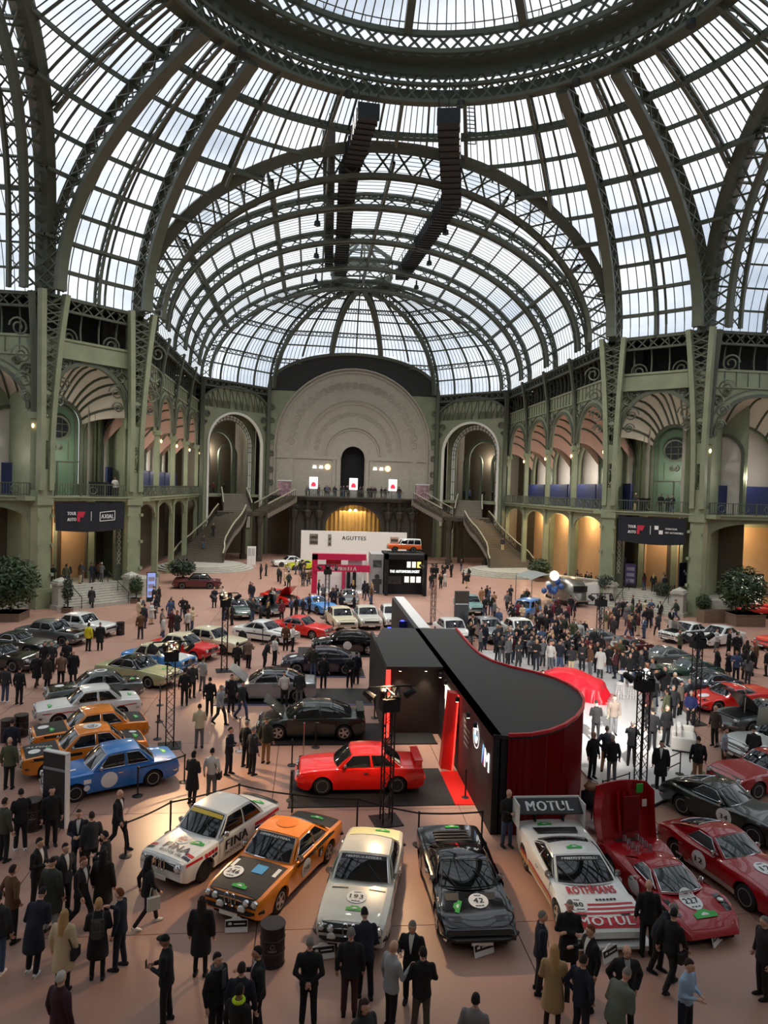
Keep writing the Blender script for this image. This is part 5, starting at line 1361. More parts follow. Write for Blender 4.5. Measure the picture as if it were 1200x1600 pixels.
P_OLIVE = paint('pale_olive', (170, 170, 128)); P_IVORY = paint('ivory', (216, 208, 176)); P_MAROON = paint('maroon', (78, 16, 20)); P_TEAL = paint('teal', (120, 160, 156)); P_SKY = paint('sky_blue', (70, 140, 210))
P_LIME = paint('lime', (190, 205, 40)); P_GREENM = paint('mid_green', (44, 72, 62), .25, .3); P_SLATE = paint('slate_blue', (52, 68, 80), .25, .3); P_SUVO = paint('suv_orange', (226, 96, 30))
MATTE = mat('matte_black_panel', (20, 20, 21), .55)
# --- front row ------------------------------------------------------------
pos, hd = place2((250, 1341), .80, (410, 1241), .9, 4.23)
c = car('sedan02', 'white FINA rally saloon with red and navy stripes in the front row', pos, hd, P_WHITE, wheels='slot', trim=BLACK, bumper=None, group='front row cars')
c.text_top('FINA', 1.62, 0.12, .26, .85, DECALN); c.text_top('MOTOR OIL', 1.86, .1, .09, .75, DECALN); c.text_side('FINA', .05, .66, 1, .26, .95, DECALK); c.text_side('MOTOR OIL', .02, .42, 1, .10, 1.0, DECALK)
c.disc_top(1.25, -.05, .21, None, DECALW); c.disc_top(1.25, -.05, .17, 'FINA', mat('decal_pale', (236, 226, 226), .4), DECALR); c.plaque(1.2, .42, .25)
for sg in (-1, 1):
 c.strip_side('red_stripe', -1.95, -.75, .66, .76, sg, DECALR); c.strip_side('navy_stripe', -1.75, -.75, .56, .64, sg, DECALN)
 for k in range(4): c.strip_side('red_stripe', .85 + k * .13, .95 + k * .13, .66, .76, sg, DECALR, 2); c.strip_side('navy_stripe', .85 + k * .13, .95 + k * .13, .55, .63, sg, DECALN, 2)
 c.strip_top('red_stripe', 1.66, 1.76, sg * .5, sg * .76, DECALR); c.strip_top('navy_stripe', 1.80, 1.90, sg * .5, sg * .74, DECALN); c.strip_side('red_stripe', 1.42, 1.98, .69, .755, sg, DECALR)
c.banner_glass('', band=DECALY, frac=(.78, .97)); c.strip_top('spoiler_strip', -2.06, -1.92, -.7, .7, DECALK, off=.05); c.plaque(-1.6, .25, .2)
pos, hd = place2((361, 1396), .78, (500, 1267), .9, 4.6)
c = car('coupe9', 'orange coupe with matte black bonnet and number 246 in the front row', pos, hd, P_ORANGE, hood=MATTE, trunk=MATTE, wheels='spoke', group='front row cars', bumper='black')
c.disc_top(1.55, -.42, .25, '246'); c.strip_top('blue_sticker', 1.05, 1.4, -.02, .3, DECALB); c.plaque(1.98, .05); c.disc_side(.1, .55, 1, .24, '246'); c.strip_side('race_number', -.85, -.6, .48, .7, 1, DECALK, 3); c.text_side('6', -.72, .58, 1, .18, .13, DECALW, off=.03)
c.banner_glass('BMW ALPINA'); c.strip_side('belt_stripe', -1.6, .6, .76, .84, 1, DECALK); c.strip_side('belt_stripe', -1.6, .6, .76, .84, -1, DECALK); c.disc_top(-.35, 0, .30, None, mat('faint_roof_disc', (205, 112, 22), .4)); c.plaque(-1.9, .1)
for y in (-.25, .35):
 p = c.xray(y, .52, 1, .05); q = MB(); q.lathe([(.02, -.06), (.10, -.02), (.105, .02), (.09, .04), (.01, .05)], tuple(p), 14, 'x'); q.build('fog_lamp', LAMPG, c.root)
for y in (-.62, .6): c.strip_top('white_sticker', 1.0, 1.35, y - .05, y + .05, DECALW, 3)
pos, hd = place2((545, 1452), .75, (590, 1285), .9, 4.6)
c = car('coupe9', 'cream coupe with number 193 on the bonnet in the front row', pos, hd, P_CREAM, trunk=paint('pale_yellow', (226, 224, 170)), wheels='spoke', group='front row cars', bumper='black')
c.disc_top(1.35, 0, .24, '193'); c.plaque(1.78, .02); c.banner_glass('MOTUL ATELIER'); c.plaque(-2.0, .2)
for y in (-.45, .45): c.on_top('air_vent', [(1.0, y - .2), (1.0, y + .2), (1.06, y + .2), (1.06, y - .2)], DECALK)
p = c.xray(-.4, .50, 1, .05); q = MB(); q.lathe([(.02, -.06), (.10, -.02), (.105, .02), (.09, .04), (.01, .05)], tuple(p), 14, 'x'); q.build('fog_lamp', LAMPG, c.root)
pos, hd = place2((755, 1462), .50, (697, 1284), .93, 4.36)
c = car('m1', 'black wedge sports car with number 42 disc in the front row', pos, hd, P_BLACK, wheels='spoke', group='front row cars', bumper='black', trim=BLACK)
c.disc_top(1.28, .12, .24, '42'); c.plaque(1.45, -.42, 1.2); c.plaque(-1.95, .1)
for k in range(5): c.on_top('louvre', [(-.95 - k * .17, -.5), (-.95 - k * .17, .5), (-1.05 - k * .17, .5), (-1.05 - k * .17, -.5)], MATTE, off=.03)
for y in (-.5, .4): c.on_top('bonnet_vent', [(1.0, y - .18), (1.0, y + .18), (1.25, y + .15), (1.25, y - .15)], MATTE)
pos, hd = place2((951, 1450), .5, (856, 1283), .93, 4.5)
PROCAR = c = car('m1', 'white racing wedge lettered MOTUL and ROTHMANS with big rear wing', pos, hd, P_WHITE, wheels='spoke', group='front row cars', bumper=None, trim=BLACK, scale=1.05, plate=False)
c.strip_top('red_nose', 1.86, 2.12, -.78, .78, DECALR); c.text_top('MOTUL', 1.98, 0, .20, 1.25, DECALW, off=.024)
for k in range(3): c.strip_top('red_stripe', 1.48 + k * .13, 1.54 + k * .13, -.80, .80, DECALR)
c.text_top('ROTHMANS', 1.06, 0, .25, 1.15, DECALR); [c.on_top('small_print', [(1.34, -.02 + k * .085), (1.34, .04 + k * .085), (1.40, .04 + k * .085), (1.40, -.02 + k * .085)], DECALK, off=.014) for k in range(6)]; c.disc_top(1.52, -.48, .21, '80'); c.banner_glass('PNEUS PIRELLI')
c.on_top('engine_grille', [(-1.25, -.55), (-1.25, .55), (-1.6, .6), (-1.6, -.6)], DECALK, off=.03); c.plaque(-.1, 0); c.plaque(-1.8, -.2)
q = MB(); q.bar((-1.84, 0, 1.20), (-2.24, 0, 1.46), 1.84, .05, caps=True); w_ = q.build('rear_wing', DECALK, c.root)
q = MB(); q.box((-2.26, 0, 1.49), (.05, 1.86, .07)); q.build('wing_lip', P_WHITE, c.root)
for sg in (-1, 1): q = MB(); q.box((-2.05, sg * .93, 1.16), (.60, .035, .66)); q.build('wing_endplate', P_WHITE, c.root)
for sg in (-.4, .4): q = MB(); q.box((-2.05, sg, 1.12), (.2, .04, .5)); q.build('wing_strut', BLACK, c.root)
put_text('lettering', 'MOTUL', .30, 1.3, frame((-2.02, 0, 1.352), (0, 1, 0), (-.4, 0, .26)), DECALW, w_)
q = MB(); q.box((2.15, 0, .17), (.35, 1.86, .06)); q.build('front_splitter', P_WHITE, c.root)
for sg in (-1, 1): c.strip_side('side_stripe', -1.5, .9, .30, .42, sg, mat('gold_stripe', (190, 150, 90), .4)); c.strip_side('red_stripe', -1.5, .9, .44, .5, sg, DECALR)
pos, hd = place2((1112, 1452), .34, (972, 1318), .55, 4.05)
C33 = c = car('proto', 'deep red sports prototype number 227 with raised rear clamshell', pos, hd, P_DRED, wheels='spoke', group='front row cars', bumper=None, rear_open=True, plate=False, trim=CHROME, glass=GLASSL)
c.disc_top(1.1, 0, .30, '227', ry=.26); c.plaque(1.55, .05, 0, 1.5); c.disc_side(-.05, .42, -1, .24, None)
for sg in (-1, 1):
 q = MB(); g = [[c.zray(1.05 + .55 * i / 5, sg * (.62 + .08 * j) , .012) for i in range(6)] for j in range(3)]; q.grid(g); q.build('headlamp_cover', mat('lamp_cover', (60, 64, 68), .05), c.root)
 q = MB(); p = c.zray(1.3, sg * .68, .02); q.lathe([(.0, 0), (.08, 0), (.07, .03), (0, .04)], tuple(p), 12); q.build('headlamp_bulb', LAMPG, c.root)
# raised rear deck hinged at the tail
q = MB(); n = 12; rows = []
for i in range(n + 1):
 t = i / n; rows.append([Vector((-1.78 - .12 * sin(pi * t) + .1 * cos(j / 8 * 2 * pi) * 0 - .55 * (1 - t) * 0 - t * .25, (j / 8 - .5) * (1.62 + .12 * sin(pi * t)), .72 + 1.62 * t - .10 * (2 * j / 8 - 1) ** 2)) for j in range(9)])
q.grid(rows); q.grid([[p + Vector((.06, 0, 0)) for p in r_] for r_ in rows]); q.grid([rows[-1], [p + Vector((.06, 0, 0)) for p in rows[-1]]]); sh = q.build('rear_clamshell', P_DRED, c.root, smooth=True)
for sg in (-1, 1):
 q = MB(); q.grid([[p + Vector((.05 + .38 * k / 3, 0, -.1 * k / 3)) for p in [r_[0 if sg < 0 else -1] for r_ in rows]] for k in range(4)]); q.build('clamshell_side', P_DRED, c.root, smooth=True)
for k in range(2):
 q = MB(); q.box((-1.66 - .05 * k, .12 - .1 * k, 1.5), (.05, .5 - .2 * k, 1.0)); q.build('clamshell_recess', mat('deep_red_inner', (110, 12, 22), .35) if k == 0 else mat('mesh_window', (120, 112, 92), .5), c.root) if k == 0 else None
for y, wd in ((-.2, .07), (0, .05), (.2, .07)):
 q = MB(); q.beam([Vector((-1.68 - .2 * t, y, .95 + 1.1 * t)) for t in (0, .5, 1)], .08, wd, Vector((1, 0, 0))); q.build('inner_stiffener', P_DRED, c.root)
q = MB(); q.box((-1.86, .5, 2.12), (.03, .2, .26)); q.build('green_sticker', DECALG, c.root); q = MB(); q.box((-1.78, .62, 1.72), (.03, .14, .2)); q.build('white_label', DECALW, c.root)
q = MB(); q.b2(-1.65, -.75, -.42, .42, .35, .82); q.build('engine', mat('engine_metal', (90, 88, 84), .4, .7, .3, 12), c.root)
for sg in (-1, 1):
 q = MB()
 for k in range(4): q.tube([Vector((-.85 - k * .2, sg * .2, .85)), Vector((-.85 - k * .2, sg * .2, 1.0))], .05, 8)
 q.build('intake_trumpets', ALLOY, c.root)
pos, hd = place_w((1166, 1421), (1046, 1338), -1, 'gt')
c = car('gt', 'red grand tourer with number 12 disc on its door', pos, hd, P_DRED, wheels='wire', group='grand tourers by the white stage', lower=CHROME, glass=GLASSL)
c.disc_side(-.35, .52, -1, .25, '12'); c.disc_top(1.05, 0, .27, '12'); c.on_top('rear_quarter_glass', [(-1.5, -.55), (-1.5, .55), (-1.15, .5), (-1.15, -.5)], GLASS, off=.012)
c = car('gt', 'dark green grand tourer with number 34 on its flank', (7.3, 21.3), -63, P_GREEN, wheels='wire', group='grand tourers by the white stage', glass=GLASSL)
c.disc_side(.25, .55, -1, .26, '34')
c = car('gt', 'red fastback grand tourer beside the dark green number 34', (10.3, 24.1), 196, P_DRED, wheels='wire', group='grand tourers by the white stage', glass=GLASS)
# gullwing with doors up
c = car('gt', 'silver white gullwing sports car with both doors raised', tuple(G(1207, 1170, .3)[:2]), 192, paint('silver_white', (190, 196, 194), .25, .3), wheels='steel', group='cars along the stage edge', detail=2)
for sg in (-1, 1):
 q = MB(); g = [[Vector((-.25 + .9 * i / 5 - .15 * k, sg * (.25 + .34 * k / 3), 1.22 + .62 * sin(k / 3 * 1.25))) for i in range(6)] for k in range(4)]; q.grid(g); q.grid([[p + Vector((0, 0, .05)) for p in r_] for r_ in g]); q.build('raised_door', mat('door_lining', (120, 116, 104), .5), c.root, smooth=True)
c = car('gt', 'dark grey sports car with open bonnet between gullwing and red racer', tuple(G(1188, 1128, .3)[:2]), 190, P_GREY, hood_open=50, group='cars along the stage edge')
c = car('m1', 'red racing car with white number disc in the stage edge row', tuple(G(1140, 1096, .3)[:2]), 186, P_RED, group='cars along the stage edge', trim=CHROME); c.disc_top(1.5, 0, .26)
c = car('gt', 'slate blue grand tourer in the stage edge row', tuple(G(1098, 1077, .3)[:2]), 190, P_SLATE, group='cars along the stage edge', wheels='wire')
c = car('gt', 'mid green grand tourer in the stage edge row', tuple(G(1070, 1055, .3)[:2]), 190, P_GREENM, group='cars along the stage edge', wheels='wire', glass=GLASSL)
c = car('gt', 'silver grey grand tourer in the stage edge row', tuple(G(1030, 1034, .3)[:2]), 192, P_GREY, group='cars along the stage edge', wheels='wire', glass=GLASSL)
c = car('gt', 'dark maroon grand tourer half hidden in the crowd', tuple(G(972, 1018, .3)[:2]), 198, P_MAROON, group='cars along the stage edge', wheels='wire', glass=GLASSL)
c = car('gt', 'pale grey sports car behind the veiled car', tuple(G(925, 1006, .3)[:2]), 200, P_SILVER, group='cars along the stage edge', wheels='wire', glass=GLASSL)
car('coupe9', 'white coupe with raised white bonnet near the potted shrub', tuple(G(1072, 994, .3)[:2]), 205, P_WHITE, hood_open=40, detail=1, group='white cars by the shrub')
car('coupe9', 'white coupe parked beside the other white coupe near the shrub', tuple(G(1122, 1000, .3)[:2]), 205, P_WHITE, detail=1, group='white cars by the shrub')
car('gt', 'bright red open sports car at the picture edge by the shrub', tuple(G(1220, 1006, .3)[:2]), 200, P_RED, detail=1, no_roof=True)
# --- left rows --------------------------------------------------------------
def row_car(label, px, hd, *a, **k): return car(a[0], label, tuple(G(*px, .35)[:2]), hd, *a[1:], **k)
pos, hd = place_w((117, 1253), (240, 1228), 1, 'sedan02')
HL = hd
c = car('sedan02', 'bright blue saloon with white number disc on its door', pos, hd, P_BLUE, wheels='steel', group='saloons along the left rope')
c.disc_side(.25, .56, 1, .27); c.disc_side(.95, .42, 1, .1); c.strip_side('white_sticker', .82, 1.05, .56, .7, 1, DECALW, 3); c.disc_top(1.72, .3, .2, None); c.plaque(-1.75, 0); c.strip_top('white_sticker', 1.2, 1.5, .2, .32, DECALW, 3)
h_ = Vector((cos(radians(HL)), sin(radians(HL)))); n_ = Vector((-h_.y, h_.x))
b0 = Vector(pos)
def rel(f, s): p = b0 + h_ * f - n_ * s; return (p.x, p.y)
c = car('sedan02', 'orange saloon with black bonnet and a black and white roof disc', tuple(G(132, 1183, .3)[:2]), hd - 2, P_ORANGE, hood=MATTE, trunk=MATTE, wheels='slot', group='saloons along the left rope')
c.disc_top(-.25, 0, .32, None); c.disc_top(-.25, .03, .2, None, DECALK); c.text_top('ALPINA', 1.5, -.1, .14, .9, DECALW, rot=1.2); c.disc_top(1.7, .25, .2, None); c.plaque(1.25, .3); c.plaque(-1.75, .2); c.disc_top(-1.75, -.25, .14, None); c.strip_side('alpina_stripe', .2, 1.9, .70, .80, 1, DECALK); c.text_side('ALPINA', 1.1, .74, 1, .09, .7, DECALW, off=.03)
c = car('sedan02', 'orange saloon with black bonnet and plain orange roof', tuple(G(141, 1150, .3)[:2]), hd - 2, P_ORANGE, hood=MATTE, trunk=MATTE, wheels='slot', group='saloons along the left rope')
c.disc_top(1.7, -.1, .2, None); c.plaque(1.45, .35); c.text_side('ALPINA', 1.0, .74, 1, .09, .7, DECALW, off=.03); c.strip_side('alpina_stripe', .2, 1.9, .70, .80, 1, DECALK); c.plaque(-1.7, .2)
c = car('sedan02', 'white saloon with thin red side stripe behind the orange pair', tuple(G(138, 1112, .3)[:2]), hd - 3, P_WHITE, wheels='steel', group='saloons along the left rope')
c.strip_side('red_stripe', -1.9, 1.9, .62, .66, 1, DECALR, 14); c.plaque(1.6, .4); c.plaque(-1.7, .1)
c = car('sedan02', 'grey saloon with black bonnet and white roof ring', tuple(G(148, 1085, .3)[:2]), hd - 3, P_GREY, hood=P_BLACK, trunk=P_BLACK, wheels='steel', group='saloons along the left rope'); c.disc_top(-.25, 0, .3, None); c.disc_top(-.25, 0, .2, None, DECALK); c.disc_top(1.55, 0, .2, None); c.plaque(-1.7, .1)
c = car('coupe9', 'pale olive coupe with dark roof facing the truss tower', tuple(G(216, 1056, .3)[:2]), -28, P_OLIVE, roof=P_BLACK, wheels='steel', group='cars facing the aisle'); c.plaque(1.6, .1)
c = car('sedan02', 'blue and white saloon with cream roof facing the aisle', tuple(G(248, 1036, .3)[:2]), -28, P_SKY, roof=P_IVORY, hood=P_WHITE, wheels='steel', group='cars facing the aisle')
c = car('sedan02', 'red and white saloon with cream roof facing the aisle', tuple(G(287, 1018, .3)[:2]), -28, P_RED, roof=P_IVORY, hood=P_RED, wheels='steel', group='cars facing the aisle')
c = car('saloon', 'ivory saloon beside the red and white one', tuple(G(330, 1008, .3)[:2]), -28, P_IVORY, wheels='steel', group='cars facing the aisle')
c = car('saloon', 'white four door saloon near the AXIAL steps', tuple(G(128, 984, .3)[:2]), -22, P_WHITE, wheels='steel', group='saloons by the palm'); c.strip_side('red_stripe', -2, 2, .45, .48, -1, DECALR)
c = car('saloon', 'grey saloon with black bonnet beside the white four door one', tuple(G(82, 996, .3)[:2]), -20, P_GREY, hood=P_BLACK, wheels='steel', group='saloons by the palm')
c = car('gt', 'dark green sports coupe near the palm', tuple(G(32, 1012, .3)[:2]), -20, P_GREEN, wheels='wire', group='saloons by the palm')
c = car('gt', 'near black sports coupe at the picture edge below the palm', tuple(G(8, 1034, .3)[:2]), -20, P_BLACK, wheels='wire', group='saloons by the palm')
# --- stand cars -------------------------------------------------------------
pos, hd = place_w((503, 1243), (623, 1241), 1, 'e30')
M3POS = pos
c = car('e30', 'bright red boxy coupe with rear wing on a black mat', pos, hd, P_RED, wheels='mesh', bumper=P_RED, trim=BLACK, group='cars on the branded stand', base=.03)
q = MB(); q.box((-2.0, 0, 1.10), (.28, 1.36, .04)); q.build('rear_wing', P_RED, c.root)
for sg in (-1, 1): q = MB(); q.box((-2.0, sg * .66, 1.0), (.22, .04, .2)); q.build('wing_strut', P_RED, c.root)
c = car('modern', 'dark green coupe with open bonnet on the branded stand', (-6.2, 29.9), 179, P_GREEN, wheels='spoke', hood_open=52, bumper=None, trim=BLACK, group='cars on the branded stand', base=.05)
q = MB(); q.box((-2.05, 0, 1.18), (.3, 1.4, .04)); q.build('rear_wing', P_GREEN, c.root)
for sg in (-1, 1): q = MB(); q.box((-2.05, sg * .68, 1.06), (.2, .04, .24)); q.build('wing_strut', P_GREEN, c.root)
c = car('modern', 'silver coupe with open bonnet and black roof on the branded stand', (-8.2, 35.2), 178, P_SILVER, roof=P_BLACK, wheels='mesh', hood_open=50, bumper=None, trim=BLACK, group='cars on the branded stand', base=.05)
c = car('modern', 'dark navy coupe with chrome wheels on the branded stand', (-5.6, 40.2), 178, P_NAVY, wheels='mesh', bumper=None, trim=BLACK, group='cars on the branded stand', base=.05); c.disc_top(1.6, .1, .22, None); c.disc_side(-.2, .62, 1, .2)
c = car('modern', 'black coupe with white door disc beside the blue neon', (-3.9, 45.0), 178, P_BLACK, wheels='spoke', bumper=None, trim=BLACK, group='cars on the branded stand', base=.05); c.disc_top(1.6, 0, .22, None); c.disc_side(.0, .6, 1, .27)
# --- further back -----------------------------------------------------------
c = car('coupe9', 'white racing coupe with dark stripes in the middle ground', tuple(G(415, 996, .2)[:2]), -32, P_WHITE, wheels='slot', group='cars in the middle ground'); c.strip_side('navy_stripe', -1.9, 1.9, .52, .62, -1, DECALN, 12); c.strip_top('navy_stripe', 1, 2.1, -.6, -.45, DECALN)
c = car('coupe9', 'bright red coupe beside the white racing coupe', tuple(G(472, 988, .2)[:2]), -32, P_RED, wheels='spoke', group='cars in the middle ground')
car('saloon', 'ivory saloon facing the viewer left of its pale twin', tuple(G(532, 972, .3)[:2]), -80, P_IVORY, group='cars in the middle ground', detail=1)
car('saloon', 'pale saloon facing the viewer right of its ivory twin', tuple(G(572, 970, .3)[:2]), -84, P_CREAM, group='cars in the middle ground', detail=1)
car('saloon', 'white car just left of the blue neon wall', tuple(G(612, 968, .3)[:2]), -88, P_WHITE, group='cars in the middle ground', detail=1)
for lab, px, hd_, k_, p_ in [('small sky blue sports car in front of the magenta stand', (497, 950), -60, 'gt', P_SKY), ('dark slate sports car beside a red one with raised lid', (412, 952), -60, 'gt', P_SLATE), ('red sports car with raised lid in the middle ground', (438, 938), -50, 'gt', P_RED),
                             ('dark green sports car among visitors in the middle ground', (372, 956), -70, 'gt', P_GREENM), ('pale grey sports car near the light tripod', (545, 938), -90, 'gt', P_GREY), ('white coupe far back beside the lime car', (452, 881), 200, 'coupe9', P_WHITE), ('lime yellow sports car far back', (472, 886), 200, 'gt', P_LIME),
                             ('pale teal saloon in front of the grey totem', (733, 950), -85, 'saloon', P_TEAL), ('sky blue microcar near the silver trailer', (820, 960), 230, 'suv', P_SKY), ('white car left of the crowd behind the black stand', (706, 992), -84, 'saloon', P_WHITE), ('silver car among the crowd behind the black stand', (762, 990), -84, 'saloon', P_SILVER), ('white car deep in the crowd behind the black stand', (812, 992), -84, 'saloon', P_WHITE)]:
 car(k_, lab, tuple(G(*px, .3)[:2]), hd_, p_, detail=1, group='cars further back', scale=.9 if k_ == 'suv' else 1, hood_open=45 if 'raised' in lab else 0)
c = car('saloon', 'dark maroon vintage pickup below the left staircase', tuple(G(308, 914, .3)[:2]), 185, P_MAROON, roof=P_BLACK, detail=1)
# ================================================================ BRANDED STAND
STANDK = mat('stand_black', (24, 24, 25), .6, 0, .06, 2); STANDD = mat('stand_dark_brown', (34, 26, 24), .5)
NEONR = emis('neon_red', (255, 40, 32), 3.0); NEONB = emis('neon_blue', (50, 60, 255), 4.0); REDP = mat('red_panel', (210, 28, 20), .4); CURT = mat('red_gloss_slats', (112, 6, 14), .25, coat=0, spec=.25)
XW = -.74
st = thing('exhibition_stand', 'large black curved exhibition stand with red slatted drum end', 'stand', (0, 0, 0))
q = MB(); q.b2(XW, XW + .25, 20.95, 48.0, 0, 3.1); q.build('long_wall', STANDK, st)
q = MB(); q.b2(XW + .22, XW + .85, 37.4, 48.3, 3.02, 3.14); q.build('white_coping', WHITE, st)
q = MB(); q.b2(XW + .25, XW + .8, 37.4, 48.2, 0, 3.02); q.build('rear_wall', STANDK, st)
roof_poly = [(-3.12, 29.2), (XW, 29.2), (XW, 21.0), (-.3, 20.85), (.4, 20.9), (1.1, 21.2), (1.8, 21.75), (2.5, 22.55), (3.1, 23.5), (3.5, 24.4), (3.72, 25.4), (3.7, 26.4), (3.45, 27.4), (2.9, 28.3), (2.2, 29.1), (1.65, 30.1), (1.38, 31.3), (1.33, 33), (1.4, 35), (1.5, 37.4), (-2.5, 37.4), (-3.12, 34.4)]
q = MB(); q.prism(roof_poly, 3.0, 3.1); q.build('roof_deck', STANDK, st)
q = MB(); n = len(roof_poly); curve = [Vector((x, y, 3.13)) for x, y in roof_poly[3:20]]; q.beam(curve, .09, .1, Zup); q.build('red_roof_edge', mat('red_edge', (190, 24, 36), .4), st)
# slatted red drum: pleated vertical slats
drum = [Vector((x, y, 0)) for x, y in roof_poly[3:19]]
pts = []
for a, b in zip(drum, drum[1:]):
 k = max(2, int((b - a).length / .09))
 for i in range(k): pts.append(a + (b - a) * (i / k))
q = MB(); rows = [[], []]
for i in range(len(pts)):
 t = (pts[min(i + 1, len(pts) - 1)] - pts[max(0, i - 1)]).normalized(); nrm = Vector((t.y, -t.x, 0)); o_ = pts[i] + nrm * (.0 if i % 2 else .045) - nrm * .05
 rows[0].append(o_); rows[1].append(o_ + Vector((0, 0, 3.02)))
q.grid(rows); q.build('slatted_drum', CURT, st)
q = MB(); q.prism([(XW + .2, 20.95), (-.3, 20.95), (-.3, 21.2), (XW + .2, 21.2)], 0, 3.0); q.build('end_panel', BLACK, st)
# recess block behind the stand cars
q = MB(); q.b2(-3.0, XW, 29.9, 30.1, 0, 3.0); q.build('recess_back', STANDD, st)
q = MB(); q.b2(-3.15, -3.0, 29.3, 37.0, 0, 3.0); q.b2(-3.0, XW, 34.6, 34.8, 0, 3.0); q.build('recess_side', STANDK, st)
for (x, y, mt, nm) in ((-3.05, 29.25, NEONR, 'red_neon_column'), (-2.0, 38.4, NEONB, 'blue_neon_column'), (-1.0, 40.5, NEONB, 'blue_neon_column')):
 q = MB(); q.b2(x - .09, x + .09, y - .06, y + .06, .1, 2.95); q.build(nm, mt, st)
q = MB(); q.b2(-2.3, XW, 38.3, 38.5, 0, 2.9); q.b2(-1.2, XW, 40.4, 40.6, 0, 2.9); q.build('neon_fin', mat('blue_fin', (20, 24, 90), .4), st)
# slanted red fin and floor strip
q = MB(); A = [Vector((-1.32, 26.15, 0)), Vector((-.90, 25.85, 0)), Vector((-.90, 26.35, 0)), Vector((-1.32, 26.55, 0))]; B = [Vector((-1.08, 26.15, 2.9)), Vector((-.76, 25.85, 2.9)), Vector((-.76, 26.35, 2.9)), Vector((-1.08, 26.55, 2.9))]
q.add(A + B, [(0, 1, 5, 4), (1, 2, 6, 5), (2, 3, 7, 6), (3, 0, 4, 7), (4, 5, 6, 7)]); q.build('slanted_red_fin', REDP, st)
q = MB(); q.bar(Vector((-.93, 25.84, .05)), Vector((-.79, 25.84, 2.88)), .05, .04); q.build('fin_neon_edge', NEONR, st)
def emblem(x, y, z, r, parent):
 M = frame((x, y, z), (0, -1, 0), (0, 0, 1))
 def ring(r0, r1, off, mt, nm, a0=0, a1=2 * pi, n=32):
  q = MB(); vs = []; fs = []
  for i in range(n + 1):
   a = a0 + (a1 - a0) * i / n; vs += [M @ Vector((r0 * cos(a), r0 * sin(a), off)), M @ Vector((r1 * cos(a), r1 * sin(a), off))]
  for i in range(n): fs.append((2 * i, 2 * i + 1, 2 * i + 3, 2 * i + 2))
  q.add(vs, fs); q.build(nm, mt, parent)
 e = emis('sign_white', (245, 245, 240), 1.3)
 ring(r * .92, r, .01, e, 'emblem_ring'); ring(r * .62, r * .92, .01, DECALK, 'emblem_band'); ring(r * .56, r * .62, .012, e, 'emblem_ring')
 for k in range(4): ring(0, r * .56, .012, e if k % 2 else mat('emblem_blue', (60, 130, 205), .4), 'emblem_quarter', k * pi / 2, (k + 1) * pi / 2, 8)
 for k, ch in enumerate('BMW'):
  a = pi / 2 + (1 - k) * .62; put_text('lettering', ch, r * .22, r * .24, M @ Matrix.Translation((r * .77 * cos(a), r * .77 * sin(a), .02)) @ Matrix.Rotation(a - pi / 2, 4, 'Z'), e, parent)
emblem(XW - .015, 23.05, 2.35, .42, st)
Mx = lambda y, z: frame((XW - .02, y, z), (0, -1, 0), (0, 0, 1))
for k, (mt) in enumerate((mat('m_light_blue', (90, 160, 220), .4), mat('m_navy', (30, 40, 110), .4), mat('m_red', (200, 30, 40), .4))):
 q = MB(); b0 = 22.3 - .13 * k; q.add([Vector((XW - .015, b0, 1.75)), Vector((XW - .015, b0 - .12, 1.75)), Vector((XW - .015, b0 - .3, 2.4)), Vector((XW - .015, b0 - .18, 2.4))], [(0, 1, 2, 3)]); q.build('m_stripe', mt, st)
put_text('lettering', 'M', .6, .55, Mx(21.6, 2.07), emis('sign_white', (245, 245, 240), 1.3), st)
for k, wd in enumerate((.5, .4, .9, .85, .8, .75)): q = MB(); z_ = 2.45 - .2 * k; q.quad((XW - .015, 24.9, z_), (XW - .015, 24.9 - wd, z_), (XW - .015, 24.9 - wd, z_ + .08), (XW - .015, 24.9, z_ + .08)); q.build('caption_line', mat('grey_lettering', (130, 126, 120), .6), st)
for (y, z, hy, hz) in ((28.0, 2.3, .42, .3), (27.4, 2.3, .3, .3), (27.75, 1.75, .55, .35)):
 q = MB(); q.b2(XW - .05, XW - .01, y - hy, y + hy, z - hz, z + hz); q.build('lit_caption', emis('caption_glow', (255, 240, 205), 1.4), st)
def downlight(x, y, z, parent, energy=14, col=(1, .88, .7)):
 q = MB(); q.lathe([(.03, .12), (.07, .08), (.07, -.06), (.05, -.08)], (x, y, z), 10); q.build('spot_head', BLACK, parent)
 q = MB(); q.lathe([(.0, -.09), (.05, -.085)], (x, y, z), 10); q.build('spot_lens', emis('spot_lens_glow', (255, 240, 210), 8), parent)
 ld = bpy.data.lights.new('spot_lamp', 'SPOT'); ld.energy = energy * 8; ld.spot_size = radians(75); ld.spot_blend = .7; ld.color = col; ld.shadow_soft_size = .06
 lo = bpy.data.objects.new('spot_lamp', ld); COL.objects.link(lo); lo.parent = parent; lo.location = (x, y, z - .12)
for y in (22.2, 23.2, 25.0, 27.2, 28.3): downlight(XW - .28, y, 2.98, st)
for x in (-2.5, -1.4): downlight(x, 29.6, 2.9, st, 10)
